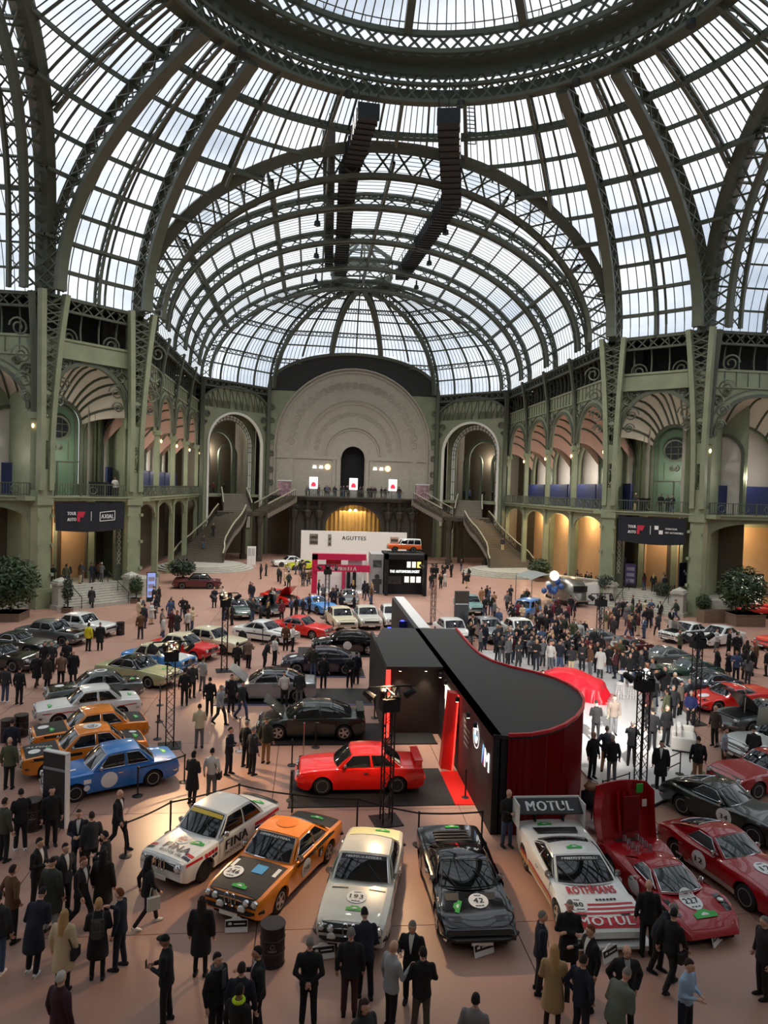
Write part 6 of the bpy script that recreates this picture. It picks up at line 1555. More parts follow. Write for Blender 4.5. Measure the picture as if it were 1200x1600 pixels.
# mats under the stand cars
def rug(label, x0, x1, y0, y1, col, mt, h=.03):
 o = thing('floor_mat', label, 'mat', ((x0 + x1) / 2, (y0 + y1) / 2, 0), 0, 'stand mats'); q = MB(); q.b2((x0 - x1) / 2, (x1 - x0) / 2, (y0 - y1) / 2, (y1 - y0) / 2, 0, h); q.build('mat_sheet', mt, o)
 q = MB(); q.b2((x0 - x1) / 2 - .03, (x1 - x0) / 2 + .03, (y0 - y1) / 2 - .05, (y0 - y1) / 2, 0, h); q.build('mat_edge', col, o)
MATK = mat('black_mat', (14, 14, 15), .7)
rug('black mat under the bright red coupe', -6.95, -1.42, 23.05, 26.1, MATK, MATK); rug('red floor strip at the foot of the stand wall', -1.4, XW - .02, 23.05, 25.8, REDP, REDP)
rug('black mat under the dark green coupe', -8.6, -1.0, 28.7, 31.2, MATK, MATK, .05); rug('black mat under the silver coupe', -10.9, -3.2, 34.0, 36.7, mat('lilac_edge', (120, 120, 160), .5), MATK, .05)
rug('black mat under the dark navy coupe', -8.3, -3.2, 39.0, 41.6, mat('lilac_edge', (120, 120, 160), .5), MATK, .05); rug('black mat under the black coupe by the neon', -7.0, -1.4, 43.8, 46.3, MATK, MATK, .05)
# white stage with veiled car
stage_poly = [(3.3, 21.6), (4.3, 21.9), (6.1, 23.1), (7.8, 24.7), (9.3, 26.7), (10.7, 29.3), (11.9, 32.2), (12.6, 35.5), (12.6, 39), (11.5, 42), (9, 44.4), (5.5, 45.6), (2.0, 45.6), (2.0, 31), (3.3, 28.6), (4.05, 26.6), (3.98, 24.6), (3.3, 23.1), (2.9, 22.5)]
stg = thing('white_stage', 'curved glossy white stage floor beside the red drum', 'stage', (0, 0, 0)); q = MB(); q.prism(stage_poly, 0, .08); q.build('stage_top', mat('white_gloss_floor', (215, 214, 212), .18, coat=.3), stg)
q = MB(); q.beam([Vector((x, y, .04)) for x, y in stage_poly[:13]], .05, .09, Zup); q.build('stage_kerb', BLACK, stg)
CLOTH = mat('scarlet_satin', (214, 8, 34), .42)
A = G(806, 1082, 0); B = G(944, 1104, 0); ctr = (A + B) / 2 + Vector((.35, 1.0, 0)); ang = atan2(B.y - A.y, B.x - A.x)
vc = thing('veiled_car', 'car hidden under a scarlet satin cover on the white stage', 'car', (ctr.x, ctr.y, .08), ang)
prof = [(-1.05, .05), (-1, .45), (-.88, .72), (-.5, .86), (-.3, 1.02), (-.08, 1.24), (.25, 1.3), (.5, 1.16), (.75, .98), (.95, .82), (1.0, .5), (1.05, .05)]
random.seed(3); NU, NV = 72, 48; rows = []
for i in range(NU + 1):
 u = -1.05 + 2.1 * i / NU; h = interp(prof, u); row = []
 for j in range(NV + 1):
  v = -1 + 2 * j / NV; cab = h - .8 if h > .8 else 0
  t = abs(v); body_w = 1.02
  # across: flat top, shoulder, then hanging skirt
  if t < .55: y = t / .55 * .62; z = h - .05 * (t / .55) ** 2
  elif t < .72: s_ = (t - .55) / .17; y = .62 + .30 * s_; z = h - .05 - (min(cab, .5) + .10) * s_
  else: s_ = (t - .72) / .28; y = .92 + .17 * s_ ** 1.5; z = (h - .15 - min(cab, .5)) * (1 - s_)
  sk = max(0, (t - .72) / .28)
  y += sk * (.07 * sin(u * 26) + .04 * sin(u * 61 + 2)) * (1 if v > 0 else 1); z += .012 * sin(u * 33 + v * 9) * (1 - sk) + .01 * sin(u * 15 - v * 23)
  x = u * 2.3 + sk * .03 * sin(u * 40) + (.0 if abs(u) < 1 else (.12 * sin(v * 14) if u > 0 else -.12 * sin(v * 14)))
  row.append(Vector((x, (y if v > 0 else -y), max(.01, z))))
 rows.append(row)
q = MB(); q.grid(rows); q.build('satin_cover', CLOTH, vc, smooth=True)
q = MB()
for k in range(14):
 t = k / 13; y = -1.1 + 2.2 * t; q.add([Vector((2.4, y, .01)), Vector((2.75 + .12 * sin(k * 2.1), y + .02, .004)), Vector((2.4, y + .17, .01))], [(0, 1, 2)])
q.build('cover_hem', CLOTH, vc)
# ================================================================ TRUSS TOWERS, ROPES, DRUMS, BOARDS
TRUSS = mat('truss_black', (22, 22, 23), .45, .3)
def tower(label, p, h, lamps=4, aim=None, energy=0, col=(1, .66, .36), w=.3, rz=.2, bar=1.4, glow=False):
 o = thing('light_tower', label, 'light tower', (p[0], p[1], 0), rz, 'truss light towers')
 q = MB(); q.b2(-.45, .45, -.45, .45, 0, .03); q.build('base_plate', TRUSS, o)
 a = w / 2; cs = [(-a, -a), (a, -a), (a, a), (-a, a)]
 for x, y in cs: MB().tube([Vector((x, y, .03)), Vector((x, y, h))], .026, 6).build('chord', TRUSS, o)
 q = MB(); n = int(h / .32)
 for k in range(n):
  z0, z1 = .05 + (h - .1) * k / n, .05 + (h - .1) * (k + 1) / n
  for i in range(4):
   A_, B_ = cs[i], cs[(i + 1) % 4]
   if k % 2: A_, B_ = B_, A_
   q.bar((A_[0], A_[1], z0), (B_[0], B_[1], z1), .018)
 q.build('bracing', TRUSS, o, kind='stuff')
 q = MB(); q.bar((-bar / 2, 0, h), (bar / 2, 0, h), .05); q.bar((0, -bar / 3, h - .15), (0, bar / 3, h - .15), .05); q.build('crossbar', TRUSS, o)
 for k in range(lamps):
  x = -bar / 2 + bar * k / max(1, lamps - 1); M = Matrix.Translation((x, 0, h - .22)) @ Matrix.Rotation(.7 if k % 2 else -.7, 4, 'X') @ Matrix.Rotation(.5 * (k - 1.5), 4, 'Y')
  q = MB(); q.lathe([(.05, .2), (.11, .16), (.13, -.08), (.15, -.2), (.12, -.2)], n=10, M=M); q.bar((x, 0, h), (x, 0, h - .2), .04); l_ = q.build('lamp_head', TRUSS, o)
  q = MB(); q.lathe([(.0, -.19), (.12, -.185)], n=10, M=M); q.build('lamp_lens', emis('tower_lens', (255, 236, 205), 5 if glow else 1.5), l_)
 q = MB(); q.b2(-.28, .28, -.24, .24, h - .75, h - .35); q.build('speaker_box', BLACKM, o)
 if energy:
  for tx, ty in aim:
   ld = bpy.data.lights.new('tower_spot', 'SPOT'); ld.energy = energy; ld.spot_size = radians(62); ld.spot_blend = .9; ld.color = col; ld.shadow_soft_size = .15
   lo = bpy.data.objects.new('tower_spot', ld); COL.objects.link(lo); lo.location = (p[0], p[1], h + .1)
   d = Vector((tx - p[0], ty - p[1], -h)); lo.rotation_euler = d.to_track_quat('-Z', 'Y').to_euler()
 return o
TE = 1350
tower('black truss light tower in front of the bright red coupe', G(603, 1283), 4.3, aim=[(-6.5, 18.8), (-2.5, 18.2), (-5, 24), (-9, 20)], energy=TE)
tower('black truss light tower beside the bright blue saloon', G(265, 1166), 4.2, aim=[(-11, 25), (-9, 28), (-13, 28), (-8, 23)], energy=TE)
tower('black truss light tower on the edge of the white stage', G(1000, 1231), 4.3, aim=[(6, 27), (8, 31), (5, 33), (9, 36)], energy=TE * 1.5, col=(1, .95, .9))
tower('black truss light tower beside the ivory saloon', G(350, 1048), 4.4, aim=[(-12, 37), (-9, 36)], energy=TE)
tower('black truss light tower among the stage edge cars', G(1085, 1130), 4.3)
tower('black truss light tower in the crowd by the maroon tourer', G(935, 1046), 4.6, lamps=3, glow=True)
tower('truss light tower with glowing lamps behind the white coping', G(676, 975), 4.8, lamps=2, bar=2.2, glow=True)
tower('slim truss light tower among middle ground cars', G(510, 966), 4.3, lamps=3)
BELT = mat('rope_belt', (24, 22, 22), .7)
def stanchion(label, p, nxt=None, h=1.0, chrome=False, group='rope stanchions'):
 o = thing('rope_stanchion', label, 'stanchion', (p[0], p[1], p[2] if len(p) > 2 else 0), 0, group); m_ = CHROME if chrome else BLACK
 q = MB(); q.lathe([(.17, 0), (.17, .02), (.06, .05), (.03, .06)], n=16); q.build('foot', m_, o)
 q = MB(); q.lathe([(.028, .05), (.028, h - .08), (.038, h - .08), (.038, h), (.01, h + .01)], n=10); q.build('post', m_, o)
 if nxt is not None:
  d = Vector((nxt[0] - p[0], nxt[1] - p[1], 0)); n = 6
  q = MB(); q.beam([Vector((d.x * k / n, d.y * k / n, h - .05 - .035 * sin(pi * k / n))) for k in range(n + 1)], .008, .05, Zup); q.build('belt', BELT, o)
tops = [(150, 1325), (197, 1283), (267, 1251), (374, 1224), (457, 1239), (559, 1246), (655, 1268), (754, 1266)]
P_ = [G(x, y, 1.0) for x, y in tops]
names = ['by the bald man near the blue saloon', 'left of the FINA saloon', 'behind the FINA saloon nose', 'behind the FINA saloon tail', 'behind the orange 246 coupe', 'behind the cream 193 coupe', 'behind the black wedge', 'between the black wedge and the drum']
for i in range(1, len(P_)): stanchion('black rope stanchion ' + names[i], (P_[i].x, P_[i].y), (P_[i + 1].x, P_[i + 1].y) if i < len(P_) - 1 else None)
lab = ['by the blue saloon door', 'by the blue saloon tail', 'beside the orange saloon tails', 'beside the white saloon tail', 'by the grey saloon tail']
bs = [G(215, 1244), G(288, 1222), G(246, 1155), G(249, 1128), G(250, 1102)]
for i, b in enumerate(bs): stanchion('black rope stanchion ' + lab[i], (b.x, b.y), (bs[i + 1].x, bs[i + 1].y) if i in (0, 1, 2, 3) else None)
for i, (x, y, l_) in enumerate(((456, 1196, 'left of the red coupe mat'), (455, 1251, 'at the near corner of the red coupe mat'), (493, 1168, 'by the dark green coupe wheel'), (727, 1247, 'at the red floor strip'), (585, 1122, 'by the red neon column'), (384, 1000, 'left of the white racing coupe'), (410, 1007, 'right front of the white racing coupe'))):
 b = G(x, y); stanchion('black thin stanchion ' + l_, (b.x, b.y), group='thin stanchions')
for i, (x, y, l_) in enumerate(((374, 1174, 'beside the two talking men'), (474, 1183, 'in front of the dark green coupe'))):
 b = G(x, y); stanchion('tall silver post ' + l_, (b.x, b.y), h=1.35, chrome=True, group='tall silver posts')
# rails on the stage edge
for k, (a, b, l_) in enumerate((((1024, 1232), (1062, 1213), 'black double rail barrier on the white stage near the tower'), ((940, 1264), (982, 1250), 'black double rail barrier on the white stage by the red clamshell'))):
 A, B = G(*a), G(*b); o = thing('rail_barrier', l_, 'barrier', (A.x, A.y, .08)); d = B - A; q = MB()
 for z in (.45, .85): q.bar((0, 0, z), (d.x, d.y, z), .03)
 q.build('rails', BLACK, o)
 for t in (0, 1): q = MB(); q.bar((d.x * t, d.y * t, 0), (d.x * t, d.y * t, .9), .035); q.lathe([(.16, 0), (.16, .02), (.03, .04)], (d.x * t, d.y * t, 0), 12); q.build('upright', BLACK, o)
DRUM = mat('oil_drum_paint', (34, 26, 28), .4, .2, .15, 6)
for x, y, l_ in ((425, 1503, 'dark oil drum with printed label in the front aisle'), (50, 1295, 'dark oil drum beside the information totem'), (33, 1150, 'taller of two dark oil drums by the orange saloons'), (12, 1158, 'dark oil drum at the picture edge by the orange saloons'), (386, 1030, 'dark oil drum beside the ivory saloon'), (188, 992, 'dark maroon drum in the left aisle')):
 p = G(x, y); o = thing('oil_drum', l_, 'drum', (p.x, p.y, 0), 0, 'oil drums')
 q = MB(); q.lathe([(.27, 0), (.285, .02), (.27, .05), (.27, .29), (.285, .31), (.27, .33), (.27, .58), (.285, .60), (.27, .62), (.27, .85), (.285, .87), (.275, .885)], n=20); q.build('drum_shell', DRUM, o, smooth=False)
 q = MB(); q.lathe([(.0, .865), (.265, .865)], n=20); q.build('drum_lid', mat('drum_lid', (70, 70, 72), .35, .5), o)
 th0 = atan2(-p.y, CAMX - p.x); on_d = lambda a_, z_: Vector((.274 * cos(th0 + a_), .274 * sin(th0 + a_), z_)); DP = mat('drum_print', (120, 104, 106), .5)
 q = MB(); q.grid([[on_d(-.35 + .1 * k, z_) for k in range(8)] for z_ in (.38, .42)]); q.build('label_bar', DP, o); q = MB(); q.tube([on_d(.17 * cos(t * pi / 8), .5 + .05 * sin(t * pi / 8)) for t in range(16)], .008, 4, closed=True); q.build('label_ring', DP, o)
for x, y, l_ in ((369, 1458, 'orange 246 coupe'), (505, 1500, 'cream 193 coupe'), (757, 1494, 'black wedge'), (955, 1502, 'white MOTUL wedge'), (1122, 1476, 'red prototype 227')):
 p = G(x, y); o = thing('car_name_board', 'small domed name board standing before the ' + l_, 'sign', (p.x, p.y, 0), atan2(CAMX - p.x, p.y) * -1 + .1, 'car name boards')
 hw_ = .26; poly = [(-hw_, 0), (hw_, 0), (hw_, .26), (.12, .28), (.06, .33), (-.06, .33), (-.12, .28), (-hw_, .26)]
 q = MB(); n = len(poly); q.add([Vector((x_, -.012 + z_ * .25, z_ + .02)) for x_, z_ in poly] + [Vector((x_, .012 + z_ * .25, z_ + .02)) for x_, z_ in poly], [tuple(range(n)), tuple(range(2 * n - 1, n - 1, -1))] + [(i, n + i, n + (i + 1) % n, (i + 1) % n) for i in range(n)]); q.build('board', DECALW, o)
 q = MB(); q.quad((-hw_ + .01, -.018 + .03, .14), (hw_ - .01, -.018 + .03, .14), (hw_ - .01, -.018 + .065, .27), (-hw_ + .01, -.018 + .065, .27)); b_ = q.build('caption_band', DECALK, o)
 q = MB(); q.add([Vector((-.15 + .045 * cos(t * pi / 6), -.024 + .048, .205 + .045 * sin(t * pi / 6))) for t in range(12)], [tuple(range(12))]); q.build('badge', DECALW, b_)
 q = MB(); q.quad((-.06, -.024 + .048, .19), (.2, -.024 + .048, .19), (.2, -.024 + .052, .215), (-.06, -.024 + .052, .215)); q.build('caption_line', DECALW, b_)
p = G(86, 1290); o = thing('information_totem', 'black information totem with white edge beside the blue saloon', 'sign', (p.x, p.y, 0), radians(-25)); q = MB(); q.b2(-.42, .42, -.07, .07, 0, 2.25); q.build('panel', mat('totem_black', (24, 26, 30), .35), o)
q = MB(); q.b2(.42, .47, -.08, .08, 0, 2.27); q.b2(-.42, .47, -.08, .08, 2.25, 2.29); q.build('white_edge', WHITE, o); q = MB(); q.b2(-.42, .42, -.08, .08, 1.72, 1.80); q.build('grey_band', mat('totem_grey', (130, 134, 140), .4), o)
p = G(720, 985); o = thing('information_totem', 'grey information totem in front of the pale teal saloon', 'sign', (p.x, p.y, 0), .05); q = MB(); q.b2(-.55, .55, -.1, .1, 0, 3.0); q.build('panel', mat('totem_slate', (74, 76, 80), .5), o); q = MB(); q.b2(-.5, .5, -.12, .12, 2.1, 2.9); q.build('screen_panel', mat('totem_brown', (70, 60, 52), .4), o); q = MB(); q.b2(-.5, .5, -.12, .12, 1.98, 2.06); q.build('grey_band', WHITE, o)
# sofa, bar table, stools
SOFA = mat('white_upholstery', (210, 206, 198), .7)
p = G(1068, 1165, .08); o = thing('sofa', 'white upholstered sofa on the white stage', 'sofa', (p.x, p.y, .08), radians(62))
for nm, (x0, x1, y0, y1, z0, z1) in dict(seat=(-.85, .85, -.4, .4, .08, .42), backrest=(-.9, .9, .32, .52, .08, .86), arm=(-1.0, -.82, -.42, .5, .08, .62)).items():
 q = MB(); q.b2(x0, x1, y0, y1, z0, z1); b_ = q.build(nm, SOFA, o); bv = b_.modifiers.new('soft', 'BEVEL'); bv.width = .06; bv.segments = 3
q = MB(); q.b2(.82, 1.0, -.42, .5, .08, .62); b_ = q.build('arm', SOFA, o); bv = b_.modifiers.new('soft', 'BEVEL'); bv.width = .06; bv.segments = 3
for x in (-.4, .4):
 q = MB(); q.b2(x - .34, x + .34, .1, .3, .42, .8); b_ = q.build('cushion', SOFA, o); bv = b_.modifiers.new('soft', 'BEVEL'); bv.width = .07; bv.segments = 3
q = MB(); q.b2(-.9, .9, -.38, .45, 0, .08); q.build('plinth', BLACK, o)
WPL = mat('white_plastic', (214, 212, 208), .35)
p = G(975, 1083, .08); o = thing('bar_table', 'round white bar table behind the veiled car', 'table', (p.x, p.y, .08)); q = MB(); q.lathe([(.3, 0), (.3, .02), (.03, .05), (.03, 1.05), (.35, 1.07), (.35, 1.1)], n=18); q.build('pedestal_top', WPL, o); q = MB(); q.lathe([(.0, 1.1), (.36, 1.1), (.36, 1.13), (0, 1.13)], n=18); q.build('table_top', WPL, o)
for x, y, l_ in ((987, 1092, 'white bar stool right of the bar table'), (968, 1090, 'white bar stool left of the bar table')):
 p = G(x, y, .08); o = thing('bar_stool', l_, 'stool', (p.x, p.y, .08), 0, 'bar stools')
 q = MB(); q.lathe([(.18, .72), (.19, .75), (.17, .78)], n=14); q.build('seat', WPL, o)
 for k in range(4): a = pi / 4 + k * pi / 2; q = MB(); q.bar((.22 * cos(a), .22 * sin(a), 0), (.13 * cos(a), .13 * sin(a), .73), .03); q.build('leg', WPL, o)
 q = MB(); q.tube([Vector((.2 * cos(t * pi / 6), .2 * sin(t * pi / 6), .25)) for t in range(12)], .012, 5, closed=True); q.build('foot_ring', WPL, o)
# chair with coats, plastic bag beside the drum
p = G(924, 1283, .0); o = thing('folding_chair', 'black chair piled with dark coats and a tan bag beside the drum', 'chair', (p.x, p.y, .0), .4)
q = MB(); q.b2(-.24, .24, -.24, .24, .43, .47); q.build('seat', BLACK, o); q = MB(); q.b2(-.24, .24, .22, .26, .5, .95); q.build('backrest', BLACK, o)
for x in (-.22, .22):
 for y in (-.22, .22): q = MB(); q.bar((x, y, 0), (x, y, .45), .03); q.build('leg', BLACK, o)
def blob(name, c, r, material, parent, seed=1, amp=.12, n=14):
 random.seed(seed); q = MB(); rows = []
 ph = [random.random() * 6 for _ in range(6)]
 for i in range(n + 1):
  t = pi * i / n; row = []
  for j in range(n * 2):
   a = 2 * pi * j / (n * 2); k = 1 + amp * (sin(3 * a + ph[0] + 2 * t) + sin(5 * t + ph[1] + a) + .6 * sin(7 * a - 4 * t + ph[2])) / 2
   row.append(Vector((c[0] + r[0] * k * sin(t) * cos(a), c[1] + r[1] * k * sin(t) * sin(a), c[2] + r[2] * k * cos(t))))
  rows.append(row)
 q.grid(rows, closed=True); return q.build(name, material, parent, smooth=True)
o = thing('coat_pile', 'dark coats heaped on the chair by the drum', 'coat', (p.x, p.y, .47)); blob('coat', (0, .05, .3), (.3, .28, .3), BLACKM, o, 4)
o = thing('tan_bag', 'tan leather bag on top of the coats by the drum', 'bag', (p.x, p.y, .98)); blob('bag_body', (0, .05, .12), (.26, .2, .13), mat('tan_leather', (120, 82, 48), .5), o, 5, .06); q = MB(); q.tube([Vector((.2 * cos(t * pi / 8), .05, .2 + .12 * sin(t * pi / 8))) for t in range(9)], .015, 5); q.build('bag_strap', mat('tan_leather', (120, 82, 48), .5), o)
p = G(936, 1300); o = thing('plastic_bag', 'crumpled clear plastic bag on the floor by the drum', 'bag', (p.x, p.y, 0)); blob('bag_film', (0, 0, .2), (.36, .25, .2), mat('clear_film', (200, 200, 200), .2, trans=.4), o, 9, .3)
# ================================================================ PLANTS
LEAFM = mat('leaf_green', (44, 66, 34), .5, 0, .3, 5); LEAFD = mat('leaf_dark', (30, 48, 30), .5, 0, .3, 5); POTM = mat('planter_box', (112, 92, 76), .8, 0, .1, 3); BARK = mat('bark', (70, 54, 40), .8)
def foliage(name, c, r, n, size, material, parent, seed=1, shell=.5):
 random.seed(seed); q = MB()
 for _ in range(n):
  d = Vector((random.gauss(0, 1), random.gauss(0, 1), random.gauss(0, 1))).normalized(); k = shell + (1 - shell) * random.random()
  p = Vector((c[0] + d.x * r[0] * k, c[1] + d.y * r[1] * k, c[2] + d.z * r[2] * k))
  a = Vector((random.gauss(0, 1), random.gauss(0, 1), random.gauss(0, .6))).normalized() * size * random.uniform(.6, 1.3); b = a.cross(d + Vector((.1, 0, .2))).normalized() * size * .32
  q.add([p - a, p + b, p + a - Vector((0, 0, size * .3)), p - b], [(0, 1, 2, 3)])
 return q.build(name, material, parent, kind='stuff')
def shrub(label, p, r, h, trunk, n, size, m_=None, pot=None, seed=1, name='potted_shrub', z=0):
 o = thing(name, label, 'plant', (p[0], p[1], z), 0, 'potted plants')
 ph = 0
 if pot:
  q = MB(); ph = pot[1]; q.b2(-pot[0], pot[0], -pot[0], pot[0], 0, ph); q.b2(-pot[0] - .04, pot[0] + .04, -pot[0] - .04, pot[0] + .04, ph - .08, ph); q.build('planter', POTM, o)
 q = MB(); q.tube([Vector((0, 0, ph - .02)), Vector((.03, .02, ph + trunk * .6)), Vector((0, 0, ph + trunk + h))], [.07, .06, .03], 6); q.build('stem', BARK, o)
 foliage('foliage', (0, 0, ph + trunk + h), (r, r, h), n, size, m_ or LEAFM, o, seed)
 return o
shrub('large dense green shrub in a planter at the right pier', G(1158, 975), 2.0, 2.0, .0, 2600, .22, pot=(1.3, 1.0), seed=11)
shrub('bushy palm-like shrub at the left pier', G(16, 968), 2.1, 2.0, .2, 2600, .24, pot=(1.0, .6), seed=12)
shrub('round topiary ball tree by the navy hanging sign', G(946, 948), .85, .8, 1.0, 900, .12, LEAFD, pot=(.4, .5), seed=13, name='topiary_tree')
shrub('wide low topiary tree at the right steps', G(1034, 955), .95, .7, .9, 900, .12, LEAFD, pot=(.4, .5), seed=14, name='topiary_tree')
shrub('slim dark cypress plant at the left pedestal', G(105, 957), .45, 1.3, .1, 700, .12, LEAFD, pot=(.35, .4), seed=15)
shrub('leafy plant right of the left steps', G(212, 942), .6, .9, .2, 700, .14, LEAFM, pot=(.35, .4), seed=16)
shrub('wide green bush beside the left grand staircase', G(284, 910), 1.5, 1.0, .1, 1200, .2, LEAFD, pot=(.6, .5), seed=17)
shrub('green bush beside the right grand staircase', G(842, 908), 1.4, 1.1, .1, 1200, .2, LEAFM, pot=(.6, .5), seed=18)
shrub('small plant behind the large right shrub', G(1098, 965), .7, .8, .1, 600, .14, LEAFM, pot=(.4, .5), seed=19)
p = G(1120, 972); o = thing('planter_wall', 'long low rosy planter box in front of the shrub', 'planter', (p.x, p.y, 0), .1); q = MB(); q.b2(-1.6, 1.6, -.5, .5, 0, 1.0); q.build('box_body', POTM, o); q = MB(); q.b2(-1.5, 1.5, -.4, .4, .95, 1.02); q.build('soil', BARK, o)
# ================================================================ FAR STANDS
o = thing('auction_wall', 'white display wall lettered AGUTTES below the far balcony', 'stand', (0, 101.0, 0)); q = MB(); q.b2(-7.6, 7.5, -.2, .2, 0, 4.35); q.build('wall_board', WHITE, o)
put_text('lettering', 'AGUTTES', .55, 3.4, frame((-.1, -.22, 3.4), (1, 0, 0), (0, 0, 1)), mat('grey_serif', (70, 70, 72), .6), o)
for x0, x1, z0, z1, c_ in ((-6.4, -5.2, 2.4, 3.9, (120, 112, 100)), (-3.8, -3.3, 2.2, 3.9, (140, 136, 128)), (5.1, 6.3, 2.2, 3.7, (170, 140, 130))):
 q = MB(); q.b2(x0, x1, -.24, -.2, z0, z1); pp = q.build('poster', mat('poster_%d' % c_[0], c_, .6, 0, .6, 4), o)
 for k in range(2): q = MB(); q.b2(x0 + .1, x1 - .1, -.26, -.24, z0 + .15 + k * .7, z0 + .5 + k * .7); q.build('poster_picture', mat('poster_pic', (60, 56, 52), .6, 0, .4, 6), pp)
MAG = mat('magenta_frame', (188, 20, 72), .5); GREYW = mat('grey_booth', (150, 150, 150), .6)
y0 = 70.5; xa, xb = at(487, 900, y0).x, at(576, 900, y0).x
o = thing('magenta_stand', 'magenta portal stand lettered CARVIDELLA in the far aisle', 'stand', (xa, y0, 0)); W_ = xb - xa
q = MB(); q.b2(0, .55, -.3, .3, 0, 3.9); q.build('pillar_post', MAG, o)
q = MB(); q.b2(0, W_ - .3, -.3, .3, 3.35, 3.95); q.build('upper_beam', MAG, o); q = MB(); q.b2(.2, W_ + .1, -.45, .2, 2.2, 2.85); bm_ = q.build('sign_beam', MAG, o)
put_text('lettering', 'CARVIDELLA', .36, 3.0, frame((2.9, -.47, 2.52), (1, 0, 0), (0, 0, 1)), TXTW, bm_)
for x in (W_ - .05, W_ - .6): q = MB(); q.b2(x - .05, x + .05, -.3, -.2, 0, 2.3); q.build('thin_post', WHITE, o)
q = MB(); q.b2(.55, W_, 2.2, 2.4, 0, 3.4); q.build('rear_board', WHITE, o); q = MB(); q.b2(.5, W_, -.2, 2.3, 0, .06); q.build('floor_plate', WHITE, o)
q = MB(); q.b2(1.4, 2.9, .3, .5, 2.85, 3.6); q.build('red_picture', mat('red_poster', (200, 40, 44), .5, 0, .3, 4), o); q = MB(); q.b2(3.6, 5.0, .3, .5, 2.85, 3.4); q.build('white_picture', WHITE, o)
for x in (3.1, 3.6, 4.2): q = MB(); q.b2(x, x + .35, 1.9, 2.1, .06, 2.0); q.build('garment_rail', mat('pink_garment', (190, 40, 90), .7) if x < 3.5 else BLACKM, o)
xc = at(600, 900, y0).x
o = thing('grey_booth', 'grey booth with a dark figure poster beside the magenta stand', 'stand', (xb + .2, y0, 0)); w2 = xc - xb - .3
q = MB(); q.b2(0, w2, -.1, 3.0, 0, 4.0); q.build('booth_shell', GREYW, o); q = MB(); q.b2(.2, w2 - .2, -.14, -.1, 2.7, 3.4); q.build('window_band', mat('dark_glass', (30, 36, 38), .15), o)
q = MB(); q.b2(.35, w2 - .35, -.16, -.1, .1, 1.3); q.lathe([(.0, -.17), (.25, -.17), (.25, -.1), (0, -.1)], (w2 / 2, 0, 1.75), 12, 'y'); q.b2(.15, w2 - .15, -.15, -.1, 1.0, 1.5); q.build('figure_poster', mat('figure_poster', (50, 52, 54), .6), o)
xd = at(664, 900, y0).x
o = thing('black_booth', 'black booth lettered THE AUTOMOBILOGIST', 'stand', (xc, y0, 0)); w3 = xd - xc
q = MB(); q.b2(0, w3, 0, 3.2, 0, 4.1); q.build('booth_shell', BLACKM, o); q = MB(); q.b2(0, .3, -1.2, 0, 0, 4.1); q.b2(w3 - .3, w3, -1.2, 0, 0, 4.1); q.b2(0, w3, -1.2, 0, 3.6, 4.1); q.build('booth_portal', BLACKM, o)
put_text('lettering', 'THE AUTOMOBILOGIST', .26, w3 * .72, frame((w3 * .5, -.03, 2.3), (1, 0, 0), (0, 0, 1)), emis('sign_white', (245, 245, 240), 1.3), o)
for k in range(3):
 q = MB(); q.b2(w3 * .55 + k * .52, w3 * .55 + .38 + k * .52, -.05, 0, 2.7, 3.3); q.build('lit_picture', emis('pic_warm' if k == 2 else 'pic_white', (255, 215, 120) if k == 2 else (220, 215, 200), .9), o)
 q = MB(); q.b2(w3 * .5 + k * .6, w3 * .5 + .45 + k * .6, -.05, 0, 1.2, 1.8); q.build('lit_picture', emis('pic_white', (220, 215, 200), .9), o)
q = MB(); q.b2(.4, w3 * .42, -.05, 0, 1.0, 1.8); q.build('car_picture', mat('car_pic', (40, 36, 36), .4, 0, .5, 5), o)
car('suv', 'orange and white off-roader raised on the black booth', (at(632, 862, 72).x, 72.4), 180, P_SUVO, roof=P_WHITE, detail=1, base=4.1, scale=.8)
car('gt', 'pale blue sports car raised beside the orange off-roader', (at(652, 870, 72).x, 74.6), 180, P_TEAL, detail=1, base=0) if False else None
# lit displays on the far balcony
for px_, l_ in ((490, 'first lit red and white display on the far balcony rail'), (553, 'middle lit red and white display in front of the dark niche'), (615, 'last lit red and white display on the far balcony rail')):
 P = at(px_, 752, 103.4); o = thing('lit_display', l_, 'display', (P.x, 103.4 + .9, ZB), 0, 'lit balcony displays')
 q = MB(); q.b2(-.5, .5, -.12, .12, 0, 1.2); q.build('stand_box', GREYW, o); q = MB(); q.b2(-.6, .6, -.14, .14, 1.2, 2.9); q.build('light_panel', emis('panel_white', (255, 238, 238), 1.3), o)
 q = MB(); q.b2(-.35, .35, -.16, -.13, 1.5, 1.95); q.b2(-.25, .25, -.16, -.13, 1.95, 2.15); q.build('red_picture', emis('panel_red', (225, 50, 70), 1.0), o)
for px_, l_, y_ in ((445, 'white lit booth by the far left balcony end', 108), (660, 'red topped white booth at the far right balcony end', 108)):
 P = at(px_, 752, y_); o = thing('balcony_booth', l_, 'booth', (P.x, y_, ZB)); q = MB(); q.b2(-1.0, 1.0, -.4, .4, 0, 2.2); q.build('booth_panel', mat('booth_mixed', (150, 120, 126), .5, 0, .6, 2), o); q = MB(); q.b2(-1.05, 1.05, -.45, .45, 2.2, 2.35); q.build('booth_top', WHITE, o)
P = at(425, 752, 106); 
